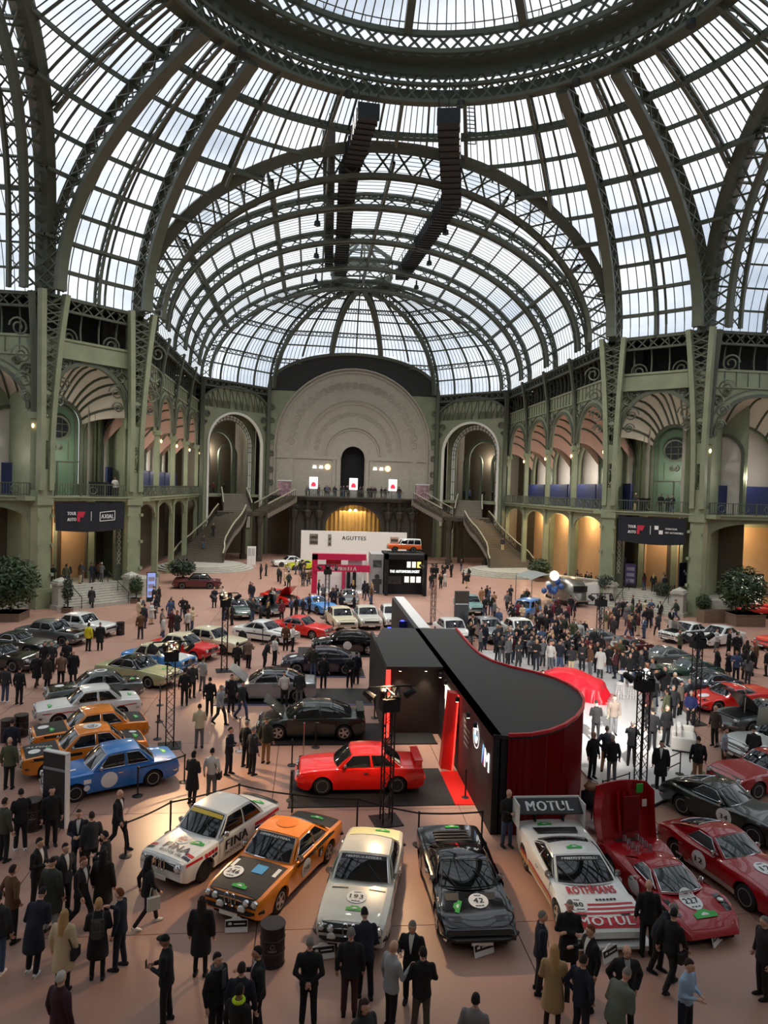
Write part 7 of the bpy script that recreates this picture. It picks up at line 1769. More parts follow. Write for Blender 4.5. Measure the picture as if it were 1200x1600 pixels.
# screens and signs at floor level
def screen(label, px, py, w, h, col, s_, zb=.0, rz=0):
 p = G(px, py, zb); o = thing('display_screen', label, 'screen', (p.x, p.y, zb), rz, 'free standing screens'); q = MB(); q.b2(-w / 2, w / 2, -.06, .06, 0, h); q.build('housing', BLACK, o)
 q = MB(); q.b2(-w / 2 + .06, w / 2 - .06, -.08, -.05, h * .15, h - .06); q.build('picture', emis('scr_%d' % px, col, s_), o)
 for k in range(3): q = MB(); q.b2(-w / 3, w / 3, -.1, -.08, h * (.22 + .24 * k), h * (.36 + .24 * k)); q.build('picture_block', mat('scr_block', (170, 165, 190), .5), o)
screen('tall lilac lit screen beside the left stair pier', 236, 940, .8, 2.6, (150, 165, 225), .55, rz=.3)
screen('tall lit screen with portraits under the navy banner', 984, 918, 1.1, 2.4, (60, 48, 70), .4, zb=1.55, rz=-.5)
p = G(1136, 960); o = thing('lit_board', 'wide glowing white board in the right arcade', 'board', (34.5, 62.5, 0)); q = MB(); q.b2(-1.6, 1.6, -.1, .1, .6, 3.4); q.build('light_panel', emis('board_glow', (255, 240, 215), 1.2), o); q = MB(); q.b2(-1.6, -1.5, -.12, .12, 0, 3.6); q.b2(1.5, 1.6, -.12, .12, 0, 3.6); q.b2(-1.6, 1.6, -.2, .2, 3.4, 3.6); q.build('frame_posts', BLACK, o)
for px_, l_ in ((1166, 'scarlet lounge bench nearer the shrub'), (1190, 'scarlet lounge bench at the picture edge')):
 P = G(px_ + 8, 966); o = thing('lounge_bench', l_, 'bench', (P.x, P.y + (2 if px_ > 1180 else 0), 0), 0, 'scarlet benches'); q = MB(); q.b2(-1.6, 1.6, -.5, .5, .5, .95); b_ = q.build('cushion', mat('scarlet_vinyl', (200, 30, 30), .4), o); bv = b_.modifiers.new('soft', 'BEVEL'); bv.width = .15; bv.segments = 3
 for x in (-1.4, 1.4): q = MB(); q.b2(x - .05, x + .05, -.4, .4, 0, .5); q.build('leg', BLACK, o)
for px_, py_, l_ in ((962, 904, 'navy hanging sign with white emblem beside the round topiary'), (1061, 914, 'navy hanging sign with white emblem at the right pier')):
 P = at(px_, py_, 64.5 if px_ > 1000 else 68.2); o = thing('hanging_sign', l_, 'sign', (P.x, P.y - .9, P.z), .5, 'navy signs'); q = MB(); q.b2(-.85, .85, -.04, .04, -.0, 2.2); q.build('cloth', mat('navy_cloth', (26, 34, 62), .7), o)
 for (a, b) in ((-.12, 1.45), (.12, 1.2)): q = MB(); q.b2(a - .12, a + .12, -.06, -.04, b - .12, b + .12); q.build('emblem', TXTW, o)
 q = MB(); q.bar((-.85, 0, 2.22), (.85, 0, 2.22), .06); q.bar((-.8, 0, 0), (-.8, 0, -P.z), .05); q.bar((.8, 0, 0), (.8, 0, -P.z), .05); q.build('sign_frame', BLACK, o)
P = G(924, 945); o = thing('white_screen', 'plain white upright panel beside the topiary', 'panel', (P.x, P.y, 0), -.3); q = MB(); q.b2(-.7, .7, -.05, .05, 0, 2.0); q.build('panel_board', WHITE, o); q = MB(); q.b2(-.6, .6, -.3, .3, 0, .06); q.build('panel_foot', BLACK, o)
P = at(393, 870, 95); o = thing('white_booth', 'small white double door booth under the left landing', 'booth', (P.x, 95, 0)); q = MB(); q.b2(-.55, .55, -.3, .3, 0, 2.4); q.build('booth_shell', WHITE, o); q = MB(); q.b2(-.01, .01, -.32, -.3, .1, 2.3); q.b2(-.45, -.05, -.32, -.3, 1.2, 2.2); q.b2(.05, .45, -.32, -.3, 1.2, 2.2); q.build('door_panel', mat('booth_grey', (180, 180, 178), .5), o)
# silver trailer with awning
ALU = mat('brushed_aluminium', (150, 148, 140), .32, .8, .08, 4)
P = G(884, 946); tr = thing('silver_trailer', 'rounded silver caravan trailer with awning right of the crowd', 'trailer', (P.x + .6, P.y + 1.5, 0), radians(8)); rows = []
for i in range(13):
 t = -1 + 2 * i / 12; k = (1 - abs(t) ** 3.2) ** .5 if abs(t) < 1 else 0.02; hw_ = .62 * 1.25 + .5 * k * .9
 rows.append([Vector((2.0 * t, (.35 + .9 * max(.05, k)) * sgn, 0)) for sgn in (1,)])
rows = []
for i in range(17):
 t = -1 + 2 * i / 16; k = max(.06, (1 - abs(t) ** 4) ** .5); row = []
 for j in range(17):
  a = pi * j / 16; cx_, sx_ = cos(a), sin(a); e = .55
  row.append(Vector((1.25 * k * (abs(cx_) ** e) * (1 if cx_ > 0 else -1), 2.6 * t, .5 + 2.1 * k * (sx_ ** e))))
 rows.append(row)
q = MB(); q.grid(rows); q.build('trailer_shell', ALU, tr, smooth=True)
q = MB(); q.b2(-.7, .7, -2.62, -2.5, 1.45, 2.0); q.build('end_window', mat('dark_glass', (30, 36, 38), .15), tr); q = MB(); q.b2(-1.0, 1.0, -2.75, -2.5, .55, .65); q.build('end_bumper', ALU, tr); q = MB(); q.b2(-1.1, 1.1, -2.2, 2.2, .25, .55); q.build('chassis', BLACK, tr)
for x in (-1.05, 1.05): q = MB(); q.lathe([(.1, -.1), (.33, -.1), (.35, 0), (.33, .1), (.1, .1)], (x, 0, .35), 14, 'x'); q.build('wheel', RUBBER, tr)
q = MB(); q.grid([[Vector((-1.2 - 3.4 * i / 10, y, 2.5 + .45 * sin(pi * i / 10))) for i in range(11)] for y in (-1.8, 1.8)]); q.build('awning', mat('grey_awning', (120, 126, 124), .6), tr, smooth=True)
for y in (-1.75, 1.75): q = MB(); q.bar((-4.55, y, 0), (-4.55, y, 2.5), .06); q.build('awning_pole', ALU, tr)
P = G(862, 952); o = thing('balloon_bouquet', 'bunch of blue balloons with a white one above by the trailer', 'balloons', (P.x, P.y, 0)); q = MB(); q.bar((0, 0, 0), (0, 0, 1.8), .05); q.lathe([(.3, 0), (.3, .04), (.05, .06)], n=12); q.build('pole', WHITE, o)
random.seed(5)
for k in range(14): blob('balloon', (random.gauss(0, .45), random.gauss(0, .3), 2.1 + random.gauss(0, .35)), (.25, .25, .28), mat('blue_balloon', (50, 90, 150), .3) if k else WHITE, o, k, .02, 8)
blob('balloon', (.1, -.1, 3.1), (.42, .42, .45), emis('white_globe', (255, 250, 235), 1.2), o, 2, .02, 10)
# sloping ramp wall on the right
q = MB(); rw = thing('ramp_wall', 'pale sloping balustrade wall beside the trailer', 'wall', (0, 0, 0)); A_ = G(868, 905, 0); B_ = G(935, 938, 0); q.prism([(20.6, 74.5), (25.6, 68.2), (25.9, 68.4), (20.9, 74.8)], 0, 1.6); q.build('wall_body', STONE, rw); q = MB(); q.prism([(20.5, 74.5), (25.6, 68.0), (26.0, 68.4), (20.9, 74.9)], 1.6, 1.75); q.build('wall_coping', STONE, rw)
for px_, py_, l_, lit in ((1027, 770, 'black lectern screen on the left balcony under the door', 0),):
 pass
P = at(152, 778, 64.4); o = thing('balcony_console', 'black equipment console on the balcony above the AXIAL banner', 'equipment', (P.x, 64.8, ZB), -.7); q = MB(); q.b2(-.9, .9, -.3, .3, 0, 1.1); q.build('console_desk', BLACKM, o); q = MB(); q.b2(-1.0, 1.0, -.35, .35, 1.1, 1.3); q.build('console_top', BLACK, o)
P = at(1008, 792, 66); o = thing('balcony_console', 'black equipment console on the balcony above the navy banner', 'equipment', (P.x, 66.4, ZB), .7); q = MB(); q.b2(-.8, .8, -.3, .3, 0, 1.2); q.build('console_desk', BLACKM, o); q = MB(); q.b2(-.85, .85, -.35, .35, 1.2, 1.3); q.build('console_top', BLACK, o)
# ================================================================ PEOPLE
SKINS = [mat('skin_%d' % i, c, .55) for i, c in enumerate(((206, 160, 136), (188, 138, 112), (150, 104, 80), (98, 66, 50)))]
EYEM = mat('eye_dark', (30, 24, 22), .3); LIPM = mat('lips', (150, 84, 78), .5)
def cloth(c): return mat('cloth_%d_%d_%d' % c, c, .88)
def ell(mb, c, r, n=10, m=8, mi=0, fn=None):
 rows = []
 for i in range(m + 1):
  t = pi * i / m; row = []
  for j in range(n):
   a = 2 * pi * j / n; p = Vector((r[0] * sin(t) * cos(a), r[1] * sin(t) * sin(a), r[2] * cos(t)))
   if fn: p = fn(p)
   row.append(p + Vector(c))
  rows.append(row)
 mb.grid(rows, mi, closed=True)
def limb(mb, pts, rad, n=10):
 mb.tube(pts, rad, n)
 for p, r in zip(pts, rad): ell(mb, p, (r, r, r), 10, 6)
def loft(mb, rings, n=16):
 rows = []
 for (x, y, z, rx, ry) in rings: rows.append([Vector((x + rx * cos(2 * pi * k / n), y + ry * sin(2 * pi * k / n), z)) for k in range(n)])
 mb.grid(rows, 0, closed=True); b = len(mb.v) - n
 mb.f.append([b + k for k in range(n)]); mb.m.append(0); mb.f.append([len(mb.v) - n * len(rings) + k for k in range(n - 1, -1, -1)]); mb.m.append(0)
def remesh(mb, vox=.024, it=2):
 me = mb.mesh('tmp', BLACK); o = bpy.data.objects.new('tmp', me)
 md = o.modifiers.new('r', 'REMESH'); md.mode = 'VOXEL'; md.voxel_size = vox; md.adaptivity = 0
 out = bake(o); bpy.data.objects.remove(o); bpy.data.meshes.remove(me)
 bm = bmesh.new(); bm.from_mesh(out)
 for _ in range(it): bmesh.ops.smooth_vert(bm, verts=bm.verts, factor=.5, use_axis_x=True, use_axis_y=True, use_axis_z=True)
 bm.to_mesh(out); bm.free(); out.materials.clear()
 out.polygons.foreach_set('use_smooth', [True] * len(out.polygons))
 return out
# pose: elbows, wrists (left, right), knees, ankles, lean, head turn
def P2_(x, y, z): return (Vector((x, y, z)), Vector((x, -y, z)))
POSES = {
 'stand': dict(el=P2_(-.03, .26, 1.13), wr=P2_(.04, .27, .88), kn=P2_(.01, .10, .50), an=P2_(-.03, .11, .08), lean=0),
 'phone': dict(el=P2_(.02, .25, 1.13), wr=P2_(.27, .07, 1.15), kn=(Vector((.03, .10, .5)), Vector((.0, -.11, .5))), an=(Vector((.02, .12, .08)), Vector((-.05, -.11, .08))), lean=.04),
 'walk': dict(el=(Vector((-.14, .25, 1.15)), Vector((.06, -.25, 1.14))), wr=(Vector((-.10, .27, .90)), Vector((.22, -.24, .95))), kn=(Vector((.20, .09, .52)), Vector((-.04, -.09, .5))), an=(Vector((.27, .09, .09)), Vector((-.32, -.09, .15))), lean=.05),
 'pockets': dict(el=P2_(-.10, .31, 1.14), wr=P2_(.05, .20, .93), kn=(Vector((.03, .11, .5)), Vector((.0, -.11, .5))), an=(Vector((.0, .14, .08)), Vector((-.04, -.13, .08))), lean=0),
 'behind': dict(el=P2_(-.14, .27, 1.16), wr=P2_(-.17, .05, .98), kn=P2_(.01, .10, .5), an=P2_(-.03, .12, .08), lean=0),
 'talk': dict(el=(Vector((-.02, .26, 1.13)), Vector((.06, -.27, 1.15))), wr=(Vector((.05, .27, .88)), Vector((.32, -.18, 1.24))), kn=(Vector((.04, .10, .5)), Vector((.0, -.10, .5))), an=(Vector((.05, .12, .08)), Vector((-.06, -.11, .08))), lean=.02),
 'bend': dict(el=(Vector((.06, .25, 1.12)), Vector((.08, -.25, 1.12))), wr=(Vector((.26, .16, .96)), Vector((.28, -.16, .98))), kn=(Vector((.05, .10, .5)), Vector((.02, -.10, .5))), an=(Vector((.02, .12, .08)), Vector((-.10, -.11, .08))), lean=.42),
 'photo': dict(el=P2_(.16, .24, 1.24), wr=P2_(.34, .07, 1.45), kn=P2_(.01, .10, .5), an=P2_(-.03, .12, .08), lean=0),
 'crossed': dict(el=P2_(.03, .27, 1.14), wr=(Vector((.20, -.10, 1.16)), Vector((.20, .10, 1.14))), kn=(Vector((.03, .11, .5)), Vector((.0, -.10, .5))), an=(Vector((.03, .14, .08)), Vector((-.05, -.11, .08))), lean=-.02),
 'sit': dict(el=P2_(.02, .26, 1.13), wr=P2_(.28, .14, 1.0), kn=P2_(.42, .11, .88), an=P2_(.44, .11, .46), lean=-.04),
}
def leaner(pose):
 a = POSES[pose]['lean']; ca, sa = cos(a), sin(a)
 def f(v):
  if v.z > .92:
   k = min(1, (v.z - .92) / .25); aa = a * k; dz = v.z - .92
   return Vector((v.x * cos(aa) + dz * sin(aa), v.y, .92 + dz * cos(aa) - v.x * sin(aa)))
  return v.copy()
 return f
MESHC = {}
def hand(mb, wrist, elbow):
 d = (wrist - elbow).normalized(); s = d.cross(Vector((0, 0, 1)))
 s = s.normalized() if s.length > .1 else Vector((1, 0, 0)); u = s.cross(d)
 if abs(d.z) > .8: s = Vector((1, 0, 0)); s = (s - d * s.dot(d)).normalized(); u = s.cross(d)
 sg = 1 if wrist.y > 0 else -1
 mb.tube([wrist - d * .03, wrist + d * .03, wrist + d * .09], [.026, .036, .034], 8)
 for k in range(4):
  b = wrist + d * .085 + s * (.026 * (1.5 - k) * .75); ln = (.065, .075, .07, .055)[k]
  c = u * (-.03 if abs(d.z) > .8 else -.02)
  mb.tube([b, b + d * ln * .55, b + d * ln * .85 + c * .8, b + d * ln * .9 + c * 1.8], [.0095, .009, .0085, .007], 6)
 b = wrist + d * .03 + s * .035
 mb.tube([b, b + s * .025 + d * .03 - u * .01, b + s * .025 + d * .065 - u * .02], [.012, .0105, .008], 6)
def body_mesh(pose, sx_=1):
 k = ('body', pose)
 if k in MESHC: return MESHC[k]
 p = POSES[pose]; m = MB(); hips = P2_(0, .09, .92)
 loft(m, [(0, 0, .86, .10, .15), (0, 0, 1.0, .095, .14), (0, 0, 1.1, .095, .135), (.01, 0, 1.25, .11, .165), (.0, 0, 1.38, .10, .175), (0, 0, 1.45, .07, .12), (.0, 0, 1.49, .055, .058), (.012, 0, 1.58, .052, .052)])
 for i in (0, 1):
  sh = Vector((0, .175 * (1 if i == 0 else -1), 1.41))
  limb(m, [sh, p['el'][i], p['wr'][i]], [.052, .040, .028]); limb(m, [hips[i], p['kn'][i], p['an'][i]], [.080, .058, .042])
 me = remesh(m, .024, 2)
 e = MB(); e.v = [v.co.copy() for v in me.vertices]; e.f = [list(f.vertices) for f in me.polygons]; e.m = [0] * len(e.f)
 for i in (0, 1): hand(e, p['wr'][i], p['el'][i])
 # head with brow, nose, chin and ears
 hc = Vector((.02, 0, 1.655))
 def hf(v):
  q = v.copy(); f = max(0, q.x / .1)
  if q.z < 0: q.y *= 1 - .28 * (-q.z / .125); q.x += .012 * f * (-q.z / .125)
  if f > 0: q.x += .012 * math.exp(-((q.z - .035) / .018) ** 2) * f - .010 * math.exp(-((q.z - .012) / .016) ** 2) * f * (1 if abs(q.y) > .012 else 0)
  if f > .6 and abs(q.y) < .02: q.x += .024 * math.exp(-((q.z + .022) / .022) ** 2)
  return q
 ell(e, hc, (.098, .076, .122), 22, 18, 0, hf)
 for sg in (-1, 1):
  ell(e, hc + Vector((.0, sg * .078, -.01)), (.022, .010, .034), 8, 6); ell(e, hc + Vector((.090, sg * .030, .012)), (.007, .013, .008), 8, 6, 1)
 ell(e, hc + Vector((.094, 0, -.062)), (.008, .024, .007), 8, 6, 2)
 f = leaner(pose); e.v = [f(Vector(v)) for v in e.v]
 out = e.mesh('person', [SKINS[0], EYEM, LIPM], True); bpy.data.meshes.remove(me)
 MESHC[k] = out; return out
def top_mesh(pose, kind):
 k = (kind, pose)
 if k in MESHC: return MESHC[k]
 p = POSES[pose]; m = MB()
 g = {'jacket': .0, 'coat': .012, 'shirt': -.012, 'puffer': .02}[kind]
 upper = [(0, 0, .98, .135 + g, .178 + g), (0, 0, 1.1, .13 + g, .165 + g), (.008, 0, 1.25, .14 + g, .195 + g), (.0, 0, 1.37, .128 + g, .205 + g), (0, 0, 1.44, .10 + g, .165 + g), (0, 0, 1.49, .075, .085), (.005, 0, 1.53, .07, .075)]
 if pose == 'sit': low = [(0, 0, .86, .15, .19)]
 elif kind == 'coat': low = [(0, 0, .50, .21, .235), (0, 0, .60, .205, .232), (0, 0, .75, .19, .22), (0, 0, .88, .165, .205)]
 elif kind == 'shirt': low = [(0, 0, .90, .135, .175)]
 else: low = [(0, 0, .80, .155 + g, .198 + g), (0, 0, .88, .15 + g, .193 + g)]
 loft(m, low + upper)
 for i in (0, 1):
  sh = Vector((0, .185 * (1 if i == 0 else -1), 1.40)); w = p['wr'][i]; e = p['el'][i]
  w2 = e + (w - e) * (.94 if kind != 'shirt' else .9)
  limb(m, [sh, e, w2], [.074 + g * .6, .060 + g * .6, .047 + g * .5])
 me = remesh(m, .024, 2); f = leaner(pose)
 for v in me.vertices: v.co = f(v.co.copy())
 me.materials.append(BLACK); MESHC[k] = me; return me
def legs_mesh(pose, slim=False):
 k = ('legs', pose, slim)
 if k in MESHC: return MESHC[k]
 p = POSES[pose]; m = MB(); s = .85 if slim else 1
 loft(m, [(0, 0, .84, .115, .168), (0, 0, .92, .125, .172), (0, 0, 1.0, .12, .165)])
 for i in (0, 1):
  h = Vector((0, .09 * (1 if i == 0 else -1), .90)); limb(m, [h, p['kn'][i], p['an'][i] + Vector((0, 0, .02))], [.098, .074 * s, .064 * s])
 me = remesh(m, .024, 2); me.materials.append(BLACK); MESHC[k] = me; return me
def shoes_mesh(pose):
 k = ('shoes', pose)
 if k in MESHC: return MESHC[k]
 m = MB()
 for i in (0, 1):
  a = POSES[pose]['an'][i]; tilt = max(0, a.z - .1) * 6
  rows = []
  for (x, hw_, zt_) in ((-.075, .025, .06), (-.06, .038, .085), (.0, .042, .09), (.07, .046, .075), (.14, .044, .05), (.185, .022, .03)):
   rows.append([Vector((x, -hw_, 0)), Vector((x, -hw_, zt_ * .6)), Vector((x, 0, zt_)), Vector((x, hw_, zt_ * .6)), Vector((x, hw_, 0))])
  M = Matrix.Translation((a.x - .01, a.y, a.z - .08)) @ Matrix.Rotation(tilt, 4, 'Y')
  rows = [[M @ v + Vector((0, 0, .0)) for v in r] for r in rows]
  lo = min(v.z for r in rows for v in r)
  for r in rows:
   for v in r: v.z = max(v.z, .0)
  m.grid(rows); b = len(m.v) - 30; m.f += [[b, b + 1, b + 2, b + 3, b + 4], [b + 29, b + 28, b + 27, b + 26, b + 25]]; m.m += [0, 0]
 me = m.mesh('shoes', BLACK, True); MESHC[k] = me; return me
def hair_mesh(pose, style):
 k = ('hair', pose, style)
 if k in MESHC: return MESHC[k]
 m = MB(); hc = Vector((.02, 0, 1.655)); rows = []
 n, mm = 20, 12
 low = {'short': -.02, 'long': -.02, 'bob': -.10, 'cap': .03, 'crop': .02}[style]
 for i in range(mm + 1):
  t = i / mm; row = []
  for j in range(n):
   a = 2 * pi * j / n; front = cos(a)
   zl = .122 * (.42 if front > .45 else (low / .122 if front > -.2 else low / .122 - .35)) if style != 'bob' else .122 * (.40 if front > .5 else -.8)
   if style != 'bob': zl = .122 * (.62 if front > .5 else (.28 + .68 * max(0, front) if front > -.25 else (-.15 if style != 'crop' else .0) + .0 * front)) if style != 'cap' else .035
   tz = .135 - (.135 - zl) * t; q = max(0, 1 - (tz / .136) ** 2) ** .5
   row.append(hc + Vector((-.004 + .1025 * q * cos(a), .081 * q * sin(a), tz * (1 if tz < .1 else .985))))
  rows.append(row)
 m.grid(rows, closed=True)
 if style == 'long':
  rows = []
  for i in range(9):
   t = i / 8; z = .05 - .42 * t; row = []
   for j in range(11):
    a = radians(75 + 210 * j / 10); r = .10 + .012 * sin(pi * t); row.append(hc + Vector((-.012 + (r * .95 + .02 * t) * cos(a) - .03 * t, (.092 + .02 * t) * sin(a), z)))
   rows.append(row)
  m.grid(rows); m.grid([[v * 1 + Vector((-.018 if v.x < hc.x else 0, 0, 0)) for v in r] for r in rows])
 if style == 'cap': m.lathe([(.0, .0), (.09, .0), (.09, .012), (0, .015)], tuple(hc + Vector((.075, 0, .055))), 14)
 f = leaner(pose); m.v = [f(Vector(v)) for v in m.v]
 me = m.mesh('hair', BLACK, True); MESHC[k] = me; return me
def shirt_mesh(pose, kind, tie=False):
 k = ('shirt_front', pose, kind, tie)
 if k in MESHC: return MESHC[k]
 t = top_mesh(pose, kind); bv = BVHTree.FromPolygons([v.co.copy() for v in t.vertices], [list(f.vertices) for f in t.polygons]); f = leaner(pose); m = MB(); rows = []
 for i in range(8):
  s = i / 7; z = 1.515 - .37 * s; hw_ = (.052 * (1 - s) + .008) if not tie else .016 + .008 * s; row = []
  for j in range(5):
   y = hw_ * (j / 2 - 1); p = f(Vector((.4, y, z))); d = f(Vector((-.6, y, z))) - p; h = bv.ray_cast(p, d.normalized())
   row.append((h[0] if h[0] else f(Vector((.13, y, z)))) + Vector((.006 if not tie else .011, 0, 0)))
  rows.append(row)
 m.grid(rows); me = m.mesh('shirt_front', BLACK, True); MESHC[k] = me; return me
def slot(o, m_):
 o.material_slots[0].link = 'OBJECT'; o.material_slots[0].material = m_
def bag_obj(kind, pose, parent, col):
 m = MB(); f = leaner(pose)
 if kind == 'backpack':
  rows = [[Vector((-.13 - .10 * sin(pi * j / 6) * (1 if 0 < i < 6 else .4), -.14 + .28 * j / 6, 1.0 + .42 * i / 6)) for j in range(7)] for i in range(7)]
  m.grid(rows); m.box((-.15, 0, 1.2), (.08, .27, .38)); m.box((-.25, 0, 1.1), (.04, .18, .16))
  for sg in (-1, 1): m.tube([Vector((-.14, sg * .1, 1.42)), Vector((.0, sg * .1, 1.5)), Vector((.14, sg * .1, 1.38)), Vector((.14, sg * .12, 1.15))], .015, 5)
 elif kind == 'shoulder_bag':
  m.box((.0, -.27, .86), (.26, .10, .22)); m.tube([Vector((.08, -.25, .96)), Vector((.06, -.1, 1.35)), Vector((0, .1, 1.49)), Vector((-.08, -.08, 1.38)), Vector((-.08, -.25, .96))], .012, 5)
 elif kind == 'tote':
  m.box((.06, -.30, .72), (.30, .10, .32)); m.tube([Vector((-.04, -.30, .88)), Vector((.0, -.28, 1.1)), Vector((.1, -.28, 1.1)), Vector((.16, -.30, .88))], .012, 5)
 elif kind == 'phone':
  m.box((.40, .0, 1.2), (.012, .075, .15)) if pose == 'phone' else m.box((.45, 0, 1.52), (.012, .15, .075))
 elif kind == 'scarf': m.tube([Vector((.09 * cos(t * pi / 5), .09 * sin(t * pi / 5), 1.5)) for t in range(10)], .035, 6, closed=True); m.box((.15, .05, 1.3), (.03, .1, .36))
 elif kind == 'lanyard': m.tube([Vector((-.02, .08, 1.5)), Vector((.13, .05, 1.4)), Vector((.165, 0, 1.1)), Vector((.13, -.05, 1.4)), Vector((-.02, -.08, 1.5))], .008, 4); m.box((.165, 0, 1.07), (.01, .07, .1))
 m.v = [f(Vector(v)) for v in m.v]
 return m.build(kind, col, parent)
NP = [0]
def person(pos, face, pose, top, bottom, hair, label, skin=0, shirt=None, tie=None, shoe=(22, 20, 20), h=1.75, z=0., bag=None, bagc=(20, 20, 20), group=None, slim=False, wide=1.0):
 """pos: world xy of the feet; face: heading in degrees (90 = away from the viewer)"""
 kind, tc_ = top
 b = body_mesh(pose); o = link('person', b, None, (pos[0], pos[1], z), radians(face)); s = h / 1.78; o.scale = (s * wide, s * wide, s)
 tag(o, label, 'person', group); slot(o, SKINS[skin])
 c = link({'jacket': 'jacket', 'coat': 'coat', 'shirt': 'shirt', 'puffer': 'padded_jacket'}[kind], top_mesh(pose, kind), o); slot(c, cloth(tc_))
 c = link('trousers', legs_mesh(pose, slim), o); slot(c, cloth(bottom))
 c = link('shoes', shoes_mesh(pose), o); slot(c, cloth(shoe))
 if hair[0] != 'bald': c = link('hair' if hair[0] != 'cap' else 'cap', hair_mesh(pose, hair[0]), o); slot(c, cloth(hair[1]))
 if shirt:
  c = link('shirt_front', shirt_mesh(pose, kind), o); slot(c, cloth(shirt))
  if tie: d_ = link('tie', shirt_mesh(pose, kind, True), c); slot(d_, cloth(tie))
 if bag:
  for bb in (bag if isinstance(bag, (list, tuple)) else [bag]): bag_obj(bb, pose, o, cloth(bagc))
 NP[0] += 1
 return o
BK, NV, CH, GY, LG, BR, DB_, BE, WH, OL, MR, BL, KH, DK = (20, 20, 22), (24, 28, 42), (44, 45, 48), (96, 98, 100), (150, 152, 152), (92, 62, 40), (58, 42, 32), (196, 176, 142), (214, 212, 206), (74, 78, 56), (72, 28, 34), (62, 78, 108), (150, 118, 78), (32, 26, 24)
HB, HD, HG, HW, HY, HR = (40, 28, 22), (20, 17, 16), (120, 116, 110), (190, 186, 178), (178, 142, 92), (110, 60, 36)
def pp(px, py, *a, **k): p = G(px, py, k.get('z', 0.)); return person((p.x, p.y), *a, **k)
FG = 'visitors in the front aisle'
pp(18, 1470, 55, 'pockets', ('jacket', BR), BK, ('short', HB), 'person in a brown leather jacket at the front, leftmost group', group=FG)
pp(-4, 1520, 80, 'stand', ('jacket', CH), BL, ('short', HD), 'person in charcoal and pale shoes cut by the picture edge', shoe=WH, group=FG)
pp(52, 1520, 80, 'bend', ('coat', NV), BK, ('short', HD), 'person in a long navy coat bending forward, white shoes', shoe=WH, group=FG)
pp(80, 1455, 70, 'stand', ('coat', (52, 58, 52)), LG, ('cap', HD), 'person in a dark grey green coat behind the navy coat', group=FG)
pp(58, 1418, -20, 'phone', ('jacket', BK), BK, ('short', HD), 'person in black reading white papers in both hands', shirt=WH, bag='phone', bagc=WH, group=FG)
pp(100, 1428, -40, 'stand', ('jacket', CH), BK, ('short', HD), 'person in charcoal jacket over white shirt facing the viewer', shirt=WH, group=FG)
pp(122, 1364, -80, 'phone', ('jacket', NV), BK, ('short', HB), 'person in navy suit and white shirt holding something before the chest', shirt=WH, group=FG)
pp(126, 1452, -25, 'walk', ('jacket', BK), BK, ('short', HR), 'red haired young person in black jacket and white shirt walking', shirt=WH, shoe=WH, group=FG)
pp(165, 1405, 180, 'phone', ('jacket', BK), BK, ('short', HD), 'person in black with white cuff beside the long haired one', group=FG)
pp(160, 1440, 80, 'stand', ('coat', DK), BK, ('long', HD), 'person in dark coat with long dark hair, seen from behind', group=FG)
pp(98, 1548, 80, 'stand', ('coat', BE), BK, ('long', HY), 'blonde person in a short beige coat seen from behind', bag='shoulder_bag', group=FG, slim=True, h=1.7)
pp(152, 1528, 100, 'phone', ('coat', BK), BK, ('bob', HY), 'blonde person in a long black coat with a grey backpack', bag='backpack', bagc=(70, 68, 66), group=FG, slim=True, h=1.7)
pp(187, 1512, 170, 'talk', ('jacket', NV), NV, ('short', HR), 'person in a navy suit facing the blonde with the backpack', shirt=WH, group=FG)
pp(92, 1668, 60, 'stand', ('jacket', (60, 32, 40)), DK, ('short', HW), 'white haired person in a maroon jacket at the bottom edge', group=FG)
pp(229, 1448, 30, 'walk', ('jacket', BK), DK, ('long', HD), 'long black haired person with a white bag walking toward the FINA car', shoe=WH, bag='tote', bagc=(200, 196, 184), group=FG, slim=True, h=1.7)
pp(183, 1328, -15, 'walk', ('jacket', BK), BK, ('bald', HD), 'bald person in a dark suit walking past the rope', shirt=WH, group=FG)
pp(6, 1345, 60, 'stand', ('jacket', (60, 62, 50)), BK, ('short', HB), 'person in an olive jacket by the oil drum at the picture edge', group=FG)
pp(32, 1328, 120, 'talk', ('jacket', BK), BK, ('short', HD), 'person in black with white trainers facing the olive jacket', shoe=WH, group=FG)
pp(80, 1322, -60, 'stand', ('jacket', BK), BK, ('short', HD), 'person in black standing in front of the information totem', group=FG)
pp(142, 1370, 120, 'stand', ('jacket', CH), BK, ('short', HB), 'person in charcoal behind the navy suited one', group=FG)
pp(14, 1232, 90, 'stand', ('jacket', OL), BK, ('bald', HD), 'person in an olive jumper by the two oil drums', group=FG)
pp(18, 1198, 90, 'stand', ('jacket', NV), BK, ('short', HB), 'person in navy by the oil drums, seen from behind', group=FG)
pp(259, 1598, 175, 'phone', ('jacket', BK), BK, ('cap', HD), 'person in black beanie holding a phone out in profile', bag='phone', bagc=DB_, skin=2, group=FG)
pp(313, 1522, 85, 'stand', ('coat', BK), BK, ('long', HB), 'long haired person in black coat facing the orange 246 coupe', bag='phone' if False else None, group=FG, slim=True, h=1.7)
pp(336, 1630, -40, 'stand', ('jacket', BK), BK, ('short', HD), 'person with checked scarf in the trio at the bottom edge', bag='scarf', bagc=(80, 82, 88), group=FG)
pp(374, 1650, 80, 'stand', ('jacket', NV), BK, ('short', HB), 'person seen from behind between the two suited talkers', shirt=None, group=FG)
pp(402, 1618, 190, 'talk', ('jacket', (28, 28, 34)), BK, ('short', HD), 'person in a dark suit facing left in the bottom trio', shirt=WH, tie=(60, 40, 60), skin=1, group=FG)
pp(370, 1690, 60, 'stand', ('jacket', BK), BK, ('short', HD), 'person with a neon yellow collar at the bottom edge', bag='scarf', bagc=(190, 220, 40), skin=2, group=FG)
